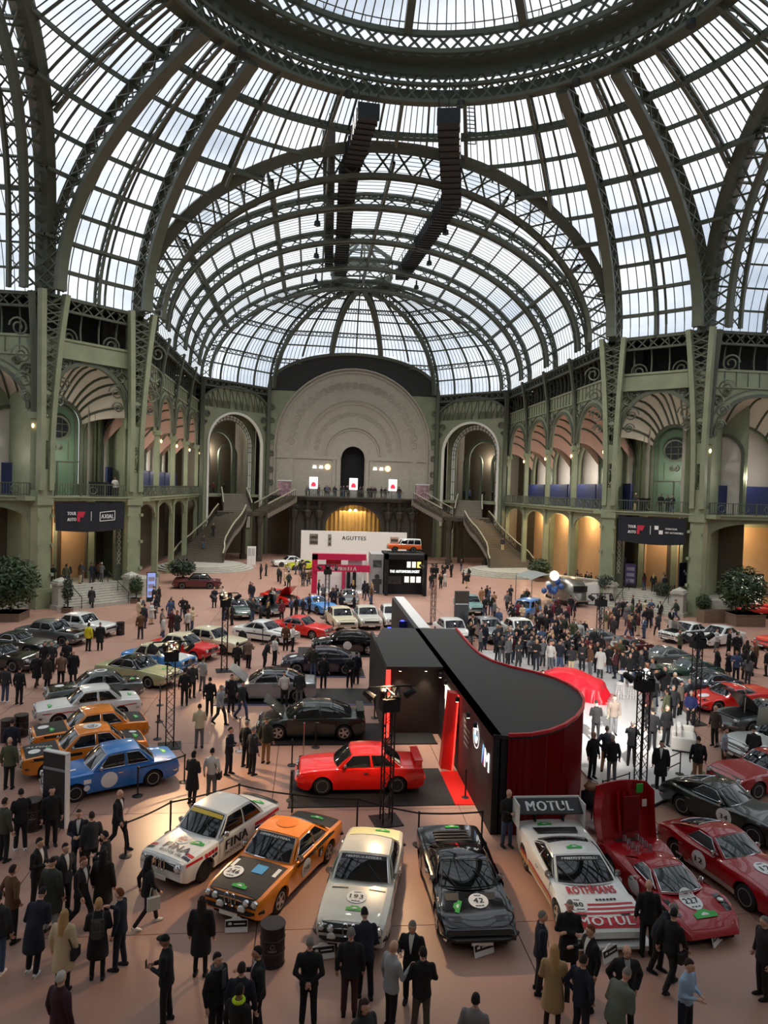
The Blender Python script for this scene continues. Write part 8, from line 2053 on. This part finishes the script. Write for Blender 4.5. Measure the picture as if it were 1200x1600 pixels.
pp(481, 1602, 85, 'behind', ('jacket', BK), BK, ('crop', HG), 'person in black with cropped grey hair seen from behind alone', group=FG)
pp(545, 1584, 85, 'stand', ('jacket', (30, 30, 33)), (66, 38, 36), ('crop', HG), 'person in dark jacket and maroon trousers facing the cream coupe', group=FG)
pp(570, 1556, 95, 'bend', ('jacket', NV), BK, ('short', HD), 'person in navy leaning toward the cream 193 coupe', group=FG)
pp(565, 1715, -60, 'stand', ('jacket', CH), BK, ('long', HB), 'brown haired person whose head shows at the bottom edge', group=FG)
pp(609, 1608, 30, 'talk', ('jacket', (150, 154, 156)), BK, ('bald', HD), 'bald person in a light grey jacket talking to two others', group=FG)
pp(641, 1568, -110, 'talk', ('jacket', BK), BK, ('bob', HG), 'grey haired person in a black jacket and white shirt facing the viewer', shirt=WH, group=FG)
pp(657, 1618, 88, 'crossed', ('jacket', BK), (80, 74, 66), ('short', HB), 'person in dark jacket and taupe trousers seen from behind', group=FG)
pp(738, 1705, 60, 'stand', ('jacket', (120, 118, 118)), BK, ('short', HD), 'grey clad person whose head shows at the bottom edge right of centre', group=FG)
pp(791, 1323, -70, 'phone', ('jacket', (24, 24, 24)), BL, ('bald', HD), 'person in black sweater and jeans on a phone against the drum', bag='phone', group=FG)
pp(842, 1550, -10, 'stand', ('jacket', NV), BK, ('crop', HG), 'grey haired person in a navy suit with a pale lanyard', bag='lanyard', bagc=WH, shirt=WH, group=FG)
pp(886, 1530, -100, 'crossed', ('coat', BK), BK, ('crop', HG), 'person in a black coat between the lanyard wearer and the MOTUL car', group=FG)
pp(862, 1612, 70, 'phone', ('coat', (160, 134, 96)), DK, ('long', HY), 'blonde person in a tan trench coat with a shoulder bag', bag='shoulder_bag', group=FG, slim=True, h=1.72)
pp(920, 1575, 190, 'talk', ('jacket', BK), BK, ('short', HR), 'auburn haired person in a black suit facing left by the MOTUL car', shirt=WH, group=FG)
pp(906, 1632, 30, 'pockets', ('jacket', NV), NV, ('crop', HB), 'person in a navy suit in front of the blonde trench coat', shirt=WH, group=FG)
pp(974, 1612, -100, 'pockets', ('puffer', BK), BK, ('bald', HD), 'bald person in a black jacket over a pale shirt', shirt=LG, group=FG)
pp(958, 1660, 30, 'bend', ('puffer', (98, 104, 92)), DK, ('crop', HG), 'person hunched in a grey green hooded jacket', group=FG)
pp(1010, 1492, 80, 'stand', ('jacket', BK), BK, ('bald', HD), 'balding person in black right beside the red prototype door', group=FG)
pp(1026, 1518, -50, 'bend', ('jacket', NV), BK, ('short', HG), 'grey haired person in navy looking down beside the red prototype', group=FG)
pp(1046, 1546, 30, 'walk', ('jacket', BK), BK, ('short', HD), 'person in black striding past with a shoulder bag', bag='shoulder_bag', group=FG)
pp(1068, 1636, -60, 'phone', ('shirt', (150, 178, 206)), NV, ('short', HB), 'uniformed person in a pale blue shirt and navy trousers', group=FG)
pp(1190, 1558, 180, 'stand', ('jacket', (34, 30, 32)), DK, ('crop', HG), 'person in a dark suit at the right picture edge', group=FG)
MG = 'visitors around the branded stand'
pp(311, 1168, 110, 'phone', ('jacket', (186, 178, 146)), GY, ('short', HB), 'person in a cream jacket near the truss tower', group=MG)
pp(343, 1132, -30, 'walk', ('jacket', (150, 152, 156)), CH, ('crop', HG), 'person in a light grey sweater walking by the silver coupe', group=MG)
pp(377, 1124, -40, 'walk', ('jacket', CH), BL, ('crop', HB), 'person in a dark sweater and jeans striding by the silver coupe', group=MG)
pp(327, 1118, 100, 'stand', ('jacket', BK), BK, ('short', HD), 'person in a black suit seen from behind by the open bonnet', group=MG)
pp(361, 1112, -60, 'stand', ('jacket', BK), BK, ('short', HD), 'person in black between grey sweater and jeans wearer', group=MG)
pp(300, 1256, 60, 'phone', ('coat', BK), BK, ('bob', HD), 'person in a long black coat behind the FINA car', group=MG)
pp(330, 1250, 80, 'stand', ('shirt', (200, 200, 196)), GY, ('short', HD), 'person in a white top with crossbody bag behind the FINA car', bag='shoulder_bag', group=MG)
pp(357, 1210, -20, 'phone', ('jacket', NV), NV, ('short', HB), 'person in navy with hands together facing the red coupe', group=MG)
pp(384, 1198, 60, 'stand', ('jacket', BK), BK, ('crop', HG), 'person in black further from the red coupe, of two side by side', group=MG)
pp(394, 1210, 40, 'stand', ('jacket', (34, 36, 40)), BK, ('crop', HG), 'grey haired person in dark jacket nearer the red coupe, of two', group=MG)
pp(415, 1192, 70, 'stand', ('jacket', (48, 50, 40)), (150, 116, 72), ('cap', OL), 'person in olive jacket, cap and khaki trousers at the dark green coupe', group=MG)
pp(444, 1106, 100, 'bend', ('shirt', (190, 178, 170)), BK, ('cap', BK), 'person in a pale top and black cap beside the silver coupe wheel', group=MG)
pp(467, 1102, 80, 'stand', ('jacket', CH), GY, ('short', HD), 'person in charcoal behind the dark green coupe roof', group=MG)
pp(413, 1046, 30, 'bend', ('jacket', BK), BK, ('short', HD), 'person in black and white stooping by the navy coupe nose', shirt=WH, group=MG)
pp(429, 1040, 40, 'stand', ('shirt', WH), BK, ('short', HB), 'person in a white shirt by the navy coupe nose', group=MG)
pp(489, 1058, 80, 'stand', ('jacket', (36, 40, 34)), BL, ('short', HD), 'person in dark jacket and blue jeans at the navy coupe door', group=MG)
pp(505, 1075, 80, 'stand', ('jacket', BK), BK, ('short', HD), 'person in black standing at the navy coupe tail', group=MG)
pp(546, 1074, 90, 'behind', ('jacket', BK), BK, ('crop', HG), 'grey haired person in black near the stand wall', group=MG)
pp(556, 1068, 90, 'stand', ('jacket', NV), BK, ('short', HD), 'person in navy near the stand wall', group=MG)
pp(446, 1016, 80, 'stand', ('jacket', BR), BK, ('short', HD), 'person in brown between the white racing coupe and red coupe', group=MG)
pp(457, 1018, 20, 'phone', ('shirt', WH), BK, ('short', HB), 'person in a white shirt beside the bright red coupe in the middle ground', group=MG)
pp(370, 1052, 80, 'stand', ('jacket', BK), BK, ('short', HD), 'person in black beside the ivory saloon', group=MG); pp(388, 1044, 60, 'talk', ('jacket', (120, 104, 88)), BK, ('short', HG), 'person in taupe beside the ivory saloon', group=MG)
LGp = 'visitors by the left saloons'
pp(138, 1017, 70, 'stand', ('jacket', (206, 196, 40)), BK, ('bob', HB), 'person in a yellow high visibility vest by the white four door saloon', group=LGp)
pp(156, 1016, 110, 'stand', ('coat', BK), BK, ('crop', HG), 'person in a long black coat beside the yellow vest', group=LGp)
pp(8, 1097, 80, 'stand', ('jacket', CH), BL, ('short', HD), 'person in charcoal and jeans near the dark sports coupes', shoe=WH, group=LGp); pp(30, 1100, 80, 'stand', ('jacket', BK), BK, ('short', HD), 'person in black near the dark sports coupes, seen from behind', group=LGp)
pp(57, 1074, 85, 'walk', ('coat', BK), DB_, ('crop', HG), 'person in a black coat walking by the grey saloon', group=LGp); pp(74, 1076, 60, 'stand', ('coat', (40, 34, 32)), BK, ('short', HB), 'person in a dark brown coat by the grey saloon', group=LGp)
pp(95, 1072, 100, 'talk', ('jacket', (120, 92, 74)), BK, ('bob', HB), 'person in a tan jacket in the group by the grey saloon', group=LGp); pp(114, 1068, 120, 'stand', ('coat', BK), BK, ('bald', HD), 'bald person in black in the group by the grey saloon', group=LGp)
pp(104, 1050, -60, 'stand', ('jacket', BK), BK, ('crop', HG), 'grey haired person in black behind the tan jacket', group=LGp); pp(80, 1052, -90, 'stand', ('jacket', CH), BK, ('crop', HG), 'grey haired person in charcoal behind the brown coat', group=LGp); pp(70, 1052, -60, 'stand', ('jacket', BK), BK, ('short', HD), 'dark haired person in black at the back of the group', group=LGp)
pp(288, 1102, 100, 'stand', ('jacket', BK), BK, ('short', HD), 'person in black under the truss tower lamps', group=LGp); pp(300, 1090, -60, 'stand', ('jacket', CH), BK, ('short', HD), 'person in charcoal right of the truss tower', group=LGp); pp(316, 1010 + 70, 60, 'pockets', ('jacket', (150, 152, 150)), GY, ('short', HB), 'person in light grey behind the truss tower', group=LGp)
pp(143, 950, 90, 'stand', ('coat', CH), BK, ('short', HD), 'person climbing the steps under the AXIAL banner', group=LGp)
SG = 'visitors on the white stage'
pp(925, 1216, -70, 'stand', ('jacket', BK), BK, ('bald', HD), 'bald person in black on the white stage beside the drum', z=.08, group=SG); pp(946, 1206, 60, 'pockets', ('jacket', NV), KH, ('short', HB), 'person in navy and beige trousers on the white stage', z=.08, group=SG)
pp(955, 1222, 80, 'stand', ('jacket', BK), GY, ('crop', HW), 'white haired person in black and grey trousers on the stage', z=.08, group=SG); pp(930, 1158, 85, 'phone', ('jacket', BK), BK, ('crop', HD), 'person in black with back turned on the stage near the drum', z=.08, group=SG)
pp(958, 1148, -100, 'stand', ('jacket', (110, 98, 88)), GY, ('crop', HB), 'person in a taupe jacket on the stage near the veiled car', z=.08, group=SG); pp(986, 1196, 60, 'photo', ('jacket', BK), BK, ('crop', HG), 'person in black with a camera by the stage tower', z=.08, bag='phone', group=SG)
pp(1031, 1232, -120, 'stand', ('coat', BK), BK, ('crop', HD), 'person in a long black coat behind the stage rail', z=.08, shirt=WH, group=SG); pp(1018, 1172, 60, 'stand', ('jacket', BK), BK, ('short', HD), 'person in black between tower and sofa', z=.08, group=SG); pp(1040, 1166, -80, 'stand', ('jacket', BK), BK, ('crop', HG), 'grey haired person in black left of the sofa', z=.08, group=SG)
pp(1089, 1224, 70, 'stand', ('jacket', BK), KH, ('crop', HB), 'person with black backpack and khaki trousers at the stage edge', bag='backpack', group=SG); pp(1130, 1206, -40, 'stand', ('shirt', (140, 146, 156)), DB_, ('short', HB), 'person in a grey shirt right of the backpack', group=SG)
pp(1116, 1166, 200, 'stand', ('jacket', (62, 48, 40)), BK, ('bald', HD), 'bald person in brown beside the gullwing', group=SG); pp(1176, 1206, 60, 'bend', ('jacket', BK), BK, ('short', HD), 'person in black stooping at the gullwing nose', group=SG)
pp(846, 1100, -90, 'stand', ('shirt', BK), BK, ('long', HB), 'long haired person in a black dress before the veiled car', z=.08, group=SG, slim=True, h=1.7)
pp(1078, 1138, -120, 'sit', ('jacket', (36, 44, 92)), BK, ('short', HG), 'person in royal blue seated beside the sofa', z=.0, group=SG); pp(1050, 1128, -90, 'stand', ('jacket', CH), BK, ('crop', HG), 'person in charcoal behind the sofa', group=SG); pp(1062, 1120, -60, 'stand', ('jacket', (120, 110, 98)), BK, ('bob', HB), 'person in taupe behind the sofa', group=SG)
# ---- the wider crowd, each one an individual
CW = {'black': BK, 'navy': NV, 'charcoal': CH, 'grey': GY, 'brown': BR, 'beige': BE, 'white': (190, 188, 182), 'olive': OL, 'maroon': MR, 'denim blue': BL, 'tan': (150, 112, 78), 'dark green': (34, 48, 40), 'burgundy': (104, 32, 44), 'pale blue': (140, 156, 178)}
CWW = ['black'] * 9 + ['navy'] * 5 + ['charcoal'] * 5 + ['grey'] * 3 + ['brown'] * 2 + ['beige'] + ['white'] * 2 + ['olive', 'maroon', 'denim blue', 'tan', 'dark green', 'burgundy'] + ['black'] * 6
BWW = ['black'] * 6 + ['navy'] * 2 + ['charcoal'] * 3 + ['grey'] * 2 + ['denim blue'] * 4 + ['beige'] * 2
HAIRS = [('short', HD, 'dark haired'), ('short', HB, 'brown haired'), ('crop', HG, 'grey haired'), ('crop', HW, 'white haired'), ('bald', HD, 'bald'), ('long', HB, 'long haired'), ('long', HY, 'blonde'), ('bob', HD, 'bobbed'), ('short', HR, 'auburn'), ('cap', BK, 'capped')]
random.seed(21)
PW = {'phone': 'using a phone', 'photo': 'taking a photo', 'walk': 'walking', 'talk': 'gesturing', 'bend': 'leaning', 'crossed': 'arms folded', 'behind': 'hands behind', 'pockets': 'hands pocketed', 'stand': '', 'sit': 'seated'}
def plabel(hr, t, kn, b, ps, phrase):
 for parts in ((b + ' trousers', PW[ps], phrase), (b + ' trousers', phrase), (PW[ps], phrase), (phrase,)):
  s_ = '%s person in %s %s' % (hr, t, kn) + ''.join(', ' + q_ for q_ in parts if q_)
  if len(s_.split()) <= 16: return s_
 return s_
CM = MB(); CMAT = []; CC = {}
def coarse(kind, pose):
 k_ = (kind, pose)
 if k_ not in CC:
  src = {'top': lambda: top_mesh(pose, 'jacket'), 'legs': lambda: legs_mesh(pose)}[kind](); o = bpy.data.objects.new('tmp', src); d_ = o.modifiers.new('d', 'DECIMATE'); d_.ratio = .07; me = bake(o); bpy.data.objects.remove(o)
  CC[k_] = ([v.co.copy() for v in me.vertices], [list(f.vertices) for f in me.polygons]); bpy.data.meshes.remove(me)
 return CC[k_]
def stuff_person(pos, face, pose, tc_, bc, hc_, h, z, chk=False):
 if chk and not free(Vector((pos[0], pos[1], 0)), .5): return
 USED.append((pos[0], pos[1]))
 M = Matrix.Translation((pos[0], pos[1], z)) @ Matrix.Rotation(radians(face), 4, 'Z') @ Matrix.Scale(h / 1.78, 4); f = leaner(pose)
 def mi(m_):
  if m_ not in CMAT: CMAT.append(m_)
  return CMAT.index(m_)
 for k_, c_ in (('top', tc_), ('legs', bc)): v, fs = coarse(k_, pose); CM.add([M @ x for x in v], fs, mi(cloth(c_)))
 t = MB(); ell(t, (.02, 0, 1.655), (.095, .076, .122), 10, 7); ell(t, (.02, 0, 1.55), (.05, .05, .08), 8, 5); CM.add([M @ f(Vector(v)) for v in t.v], t.f, mi(SKINS[0]))
 t = MB(); ell(t, (.0, 0, 1.69), (.1, .083, .1), 10, 6); CM.add([M @ f(Vector(v)) for v in t.v], t.f, mi(cloth(hc_)))
 t = MB()
 for i in (0, 1): ell(t, POSES[pose]['wr'][i], (.045, .04, .06), 6, 4); ell(t, POSES[pose]['an'][i] + Vector((.05, 0, -.04)), (.12, .045, .038), 8, 4)
 CM.add([M @ v for v in t.v], t.f, mi(SKINS[0]))
USED = []
def free(p, r=.46):
 return all((p.x - u[0]) ** 2 + (p.y - u[1]) ** 2 > r * r for u in USED)
for o in SC.objects:
 if o.parent is None and o.get('category') == 'person': USED.append((o.location.x, o.location.y))
CARB = []
for o in SC.objects:
 if o.parent is None and o.get('category') in ('car',): CARB.append((o.location.x, o.location.y, o.rotation_euler.z, 2.35, .98))
 elif o.parent is None and o.get('category') in ('light tower', 'trailer', 'plant', 'drum', 'stanchion', 'sofa', 'table', 'stool', 'sign', 'planter', 'panel', 'screen', 'balloons'): CARB.append((o.location.x, o.location.y, o.rotation_euler.z, {'trailer': 4.2, 'plant': 1.0, 'planter': 1.7, 'sofa': 1.1}.get(o['category'], .45), {'trailer': 2.8, 'plant': 1.0, 'planter': .7, 'sofa': .7}.get(o['category'], .45)))
def clear(p):
 for (x, y, a, hl_, hw_) in CARB:
  dx, dy = p.x - x, p.y - y; u = dx * cos(a) + dy * sin(a); v = -dx * sin(a) + dy * cos(a)
  if abs(u) < hl_ + .22 and abs(v) < hw_ + .22: return False
 if min(abs(p.x - a_) + abs(p.y - b_) for a_, b_ in ((22.5, 66), (28.2, 60.2), (-22.5, 66), (-28.2, 60.2))) < 2.2: return False
 for Lx in (LdL, LdR):
  v_ = Vector((p.x, p.y, 0)) - Lx.A
  if -1 < v_.dot(Lx.s) < Lx.w + 1 and v_.dot(Lx.n) > -3.6: return False
 if -3.4 < p.x < 3.9 and 20.5 < p.y < 37.8 and p.x < 1.6 + max(0, (29 - p.y) * .4): return False
 if -1.0 < p.x < .4 and 37 < p.y < 48.5: return False
 return True
COUNT = {}
def stage_z(p):
 c = False; j = len(stage_poly) - 1
 for i in range(len(stage_poly)):
  if (stage_poly[i][1] > p.y) != (stage_poly[j][1] > p.y) and p.x < (stage_poly[j][0] - stage_poly[i][0]) * (p.y - stage_poly[i][1]) / (stage_poly[j][1] - stage_poly[i][1]) + stage_poly[i][0]: c = not c
  j = i
 return .08 if c else 0.
def crowd(zone, phrase, n, poly, face, poses, z=0., r=.46, keep=999):
 made = 0; tries = 0
 xs = [p[0] for p in poly]; ys = [p[1] for p in poly]
 def inside(x, y):
  c = False; j = len(poly) - 1
  for i in range(len(poly)):
   if (poly[i][1] > y) != (poly[j][1] > y) and x < (poly[j][0] - poly[i][0]) * (y - poly[i][1]) / (poly[j][1] - poly[i][1]) + poly[i][0]: c = not c
   j = i
  return c
 while made < n and tries < n * 60:
  tries += 1; x, y = random.uniform(min(xs), max(xs)), random.uniform(min(ys), max(ys))
  if not inside(x, y): continue
  p = G(x, y, z); z = stage_z(p)
  if not free(p, r) or not clear(p): continue
  USED.append((p.x, p.y)); t = random.choice(CWW); b = random.choice(BWW); hr = random.choice(HAIRS); ps = random.choice(poses)
  k = random.choice(['jacket'] * 5 + ['coat'] * 2 + ['shirt', 'puffer']); sh = WH if (k == 'jacket' and random.random() < .35) else None
  f = face(p) if callable(face) else face; f += random.gauss(0, 25)
  kn = {'jacket': 'jacket', 'coat': 'coat', 'shirt': 'shirt', 'puffer': 'padded jacket'}[k]
  if made >= keep: stuff_person((p.x, p.y), f, ps, CW[t], CW[b], hr[1], random.uniform(1.62, 1.86), z)
  else: person((p.x, p.y), f, ps, (k, CW[t]), CW[b], (hr[0], hr[1]), plabel(hr[2], t, kn, b, ps, phrase), skin=random.choice([0, 0, 0, 1, 1, 2]), shirt=sh, z=z, h=random.uniform(1.62, 1.86), group=zone)
  made += 1
 COUNT[zone] = made
tov = Vector((6.5, 35.6, 0))
to_cam = lambda p: -90 - random.choice([0, 0, 40, -40])
to_veil = lambda p: math.degrees(atan2(tov.y - p.y, tov.x - p.x))
ALLP = ['stand', 'stand', 'phone', 'pockets', 'behind', 'talk', 'crossed', 'photo']
MIX = ['stand', 'stand', 'walk', 'phone', 'talk', 'pockets', 'behind']
anyf = lambda p: random.uniform(0, 360)
crowd('audience behind the veiled car', 'watching the veiled car', 92, [(722, 1000), (760, 985), (850, 990), (930, 1005), (1010, 1035), (1030, 1062), (985, 1075), (945, 1062), (860, 1052), (790, 1046), (748, 1024)], to_veil, ALLP, z=.0, r=.5, keep=58)
crowd('crowd below the right staircase', 'below the right staircase', 30, [(735, 955), (760, 940), (862, 945), (905, 965), (890, 985), (780, 980)], anyf, MIX, keep=16)
crowd('visitors by the right steps', 'by the right entrance steps', 34, [(935, 968), (1000, 950), (1065, 962), (1050, 990), (1000, 1006), (950, 1000)], anyf, MIX, keep=20)
crowd('visitors among the white cars', 'beside the white cars', 17, [(1060, 1012), (1180, 1020), (1200, 1060), (1130, 1080), (1095, 1050), (1060, 1030)], anyf, MIX)
crowd('visitors by the stage tower', 'along the stage edge', 14, [(1000, 1078), (1060, 1085), (1085, 1110), (1060, 1145), (1015, 1140)], to_veil, ALLP)
crowd('visitors in the left aisle', 'in the aisle by the lilac screen', 19, [(190, 970), (240, 945), (310, 960), (300, 1000), (240, 1010), (195, 1000)], anyf, MIX)
crowd('visitors among middle cars', 'among the middle ground cars', 24, [(330, 950), (350, 925), (470, 945), (545, 950), (560, 962), (470, 968), (350, 985)], anyf, MIX, keep=18)
crowd('visitors in the far aisle', 'in the far aisle', 16, [(390, 900), (500, 893), (480, 925), (430, 920)], anyf, MIX, keep=8)
crowd('visitors at the magenta stand', 'at the magenta stand', 9, [(495, 930), (598, 932), (598, 948), (495, 948)], anyf, ['stand', 'talk', 'walk', 'phone'])
crowd('visitors below the far right landing', 'right of the black booth', 14, [(668, 905), (735, 890), (740, 925), (700, 935), (672, 925)], anyf, MIX, keep=6)
def line(zone, phrase, spots, face, z, poses=('stand', 'talk', 'phone')):
 for (x, y) in spots:
  USED.append((x, y)); t = random.choice(CWW); b = random.choice(BWW); hr = random.choice(HAIRS); ps = random.choice(poses)
  person((x, y), face + random.gauss(0, 30), ps, ('jacket', CW[t]), CW[b], (hr[0], hr[1]), plabel(hr[2], t, 'jacket', b, ps, phrase), skin=random.choice([0, 1, 2]), z=z, h=random.uniform(1.64, 1.84), group=zone)
line('people on the far balcony', 'at the far balcony rail', [(-6.6 + .62 * i + random.uniform(-.15, .15), 105.2 + random.uniform(-.3, 1.0)) for i in range(0, 21, 2) if not (abs(-6.6 + .62 * i - at(553, 752, 104.3).x) < .9 or abs(-6.6 + .62 * i - at(490, 752, 104.3).x) < .8 or abs(-6.6 + .62 * i - at(615, 752, 104.3).x) < .8)], -90, ZB)
line('people on the left landing', 'on the landing under the AXIAL banner', [tuple(LdL(a, n, 0)[:2]) for a, n in ((2.6, .8), (3.1, 1.4), (3.9, .9), (4.4, 1.6), (4.9, .8), (5.4, 1.3), (5.9, .9), (6.3, 1.9), (2.2, 2.2))], 90, 1.55)
line('people on the right landing', 'on the landing under the navy banner', [tuple(LdR(a, n, 0)[:2]) for a, n in ((3.0, .8), (4.2, 1.2), (5.2, 1.6), (3.6, 2.2))], 90, 1.55)
line('people on the right corner balcony', 'on the balcony above the navy banner', [tuple(LdR(a, n, 0)[:2]) for a, n in ((2.6, .6), (3.1, .9), (3.6, .5), (6.2, 1.0))], -90, ZB)
line('people on the left corner balcony', 'on the balcony above the AXIAL banner', [tuple(LdL(7.0, .8, 0)[:2])], -90, ZB)
line('people under the right arcade', 'by the warm-lit right arcade', [(23.6 + random.uniform(0, 1.6), y + random.uniform(-.4, .4)) for y in (70.5, 71.6, 72.8, 73.7, 76.6, 77.8, 79.0, 80.2)], 180, 0)
line('people on the stairs', 'low on the left staircase', [(-20.0, 93.1)], -90, 2.16, ('stand',)); line('people on the stairs', 'high on the left staircase', [(-19.0, 94.75)], -90, 3.71, ('stand',))
line('people on the stairs', 'on the right staircase', [(19.65, 93.77)], 90, 2.67, ('stand',))
for k in range(34): stuff_person((random.uniform(-7.5, 7.5), random.uniform(106.2, 109.4)), random.uniform(0, 360), 'stand', CW[random.choice(CWW)], CW[random.choice(BWW)], random.choice([HD, HB, HG]), random.uniform(1.62, 1.85), ZB, True)
for Lx in (LcL, LcR):
 for k in range(9): q_ = Lx(Lx.w / 2 + random.uniform(-4.5, 4.5), random.uniform(3.5, 7.0), 0); stuff_person((q_.x, q_.y), random.uniform(0, 360), 'stand', CW[random.choice(CWW)], CW[random.choice(BWW)], random.choice([HD, HB, HG]), random.uniform(1.62, 1.85), ZB, True)
for k in range(22): stuff_person((23.0 + random.uniform(0, 2.6), random.uniform(70.5, 82)), random.uniform(0, 360), 'stand', CW[random.choice(CWW)], CW[random.choice(BWW)], random.choice([HD, HB, HG]), random.uniform(1.62, 1.85), 0, True)
if CM.v: tag(CM.build('crowd', CMAT, None, True), 'distant visitors too small to tell apart among the far aisles', 'crowd', kind='stuff')
print('PEOPLE', NP[0], COUNT)
bpy.data.scenes.remove(WORK)
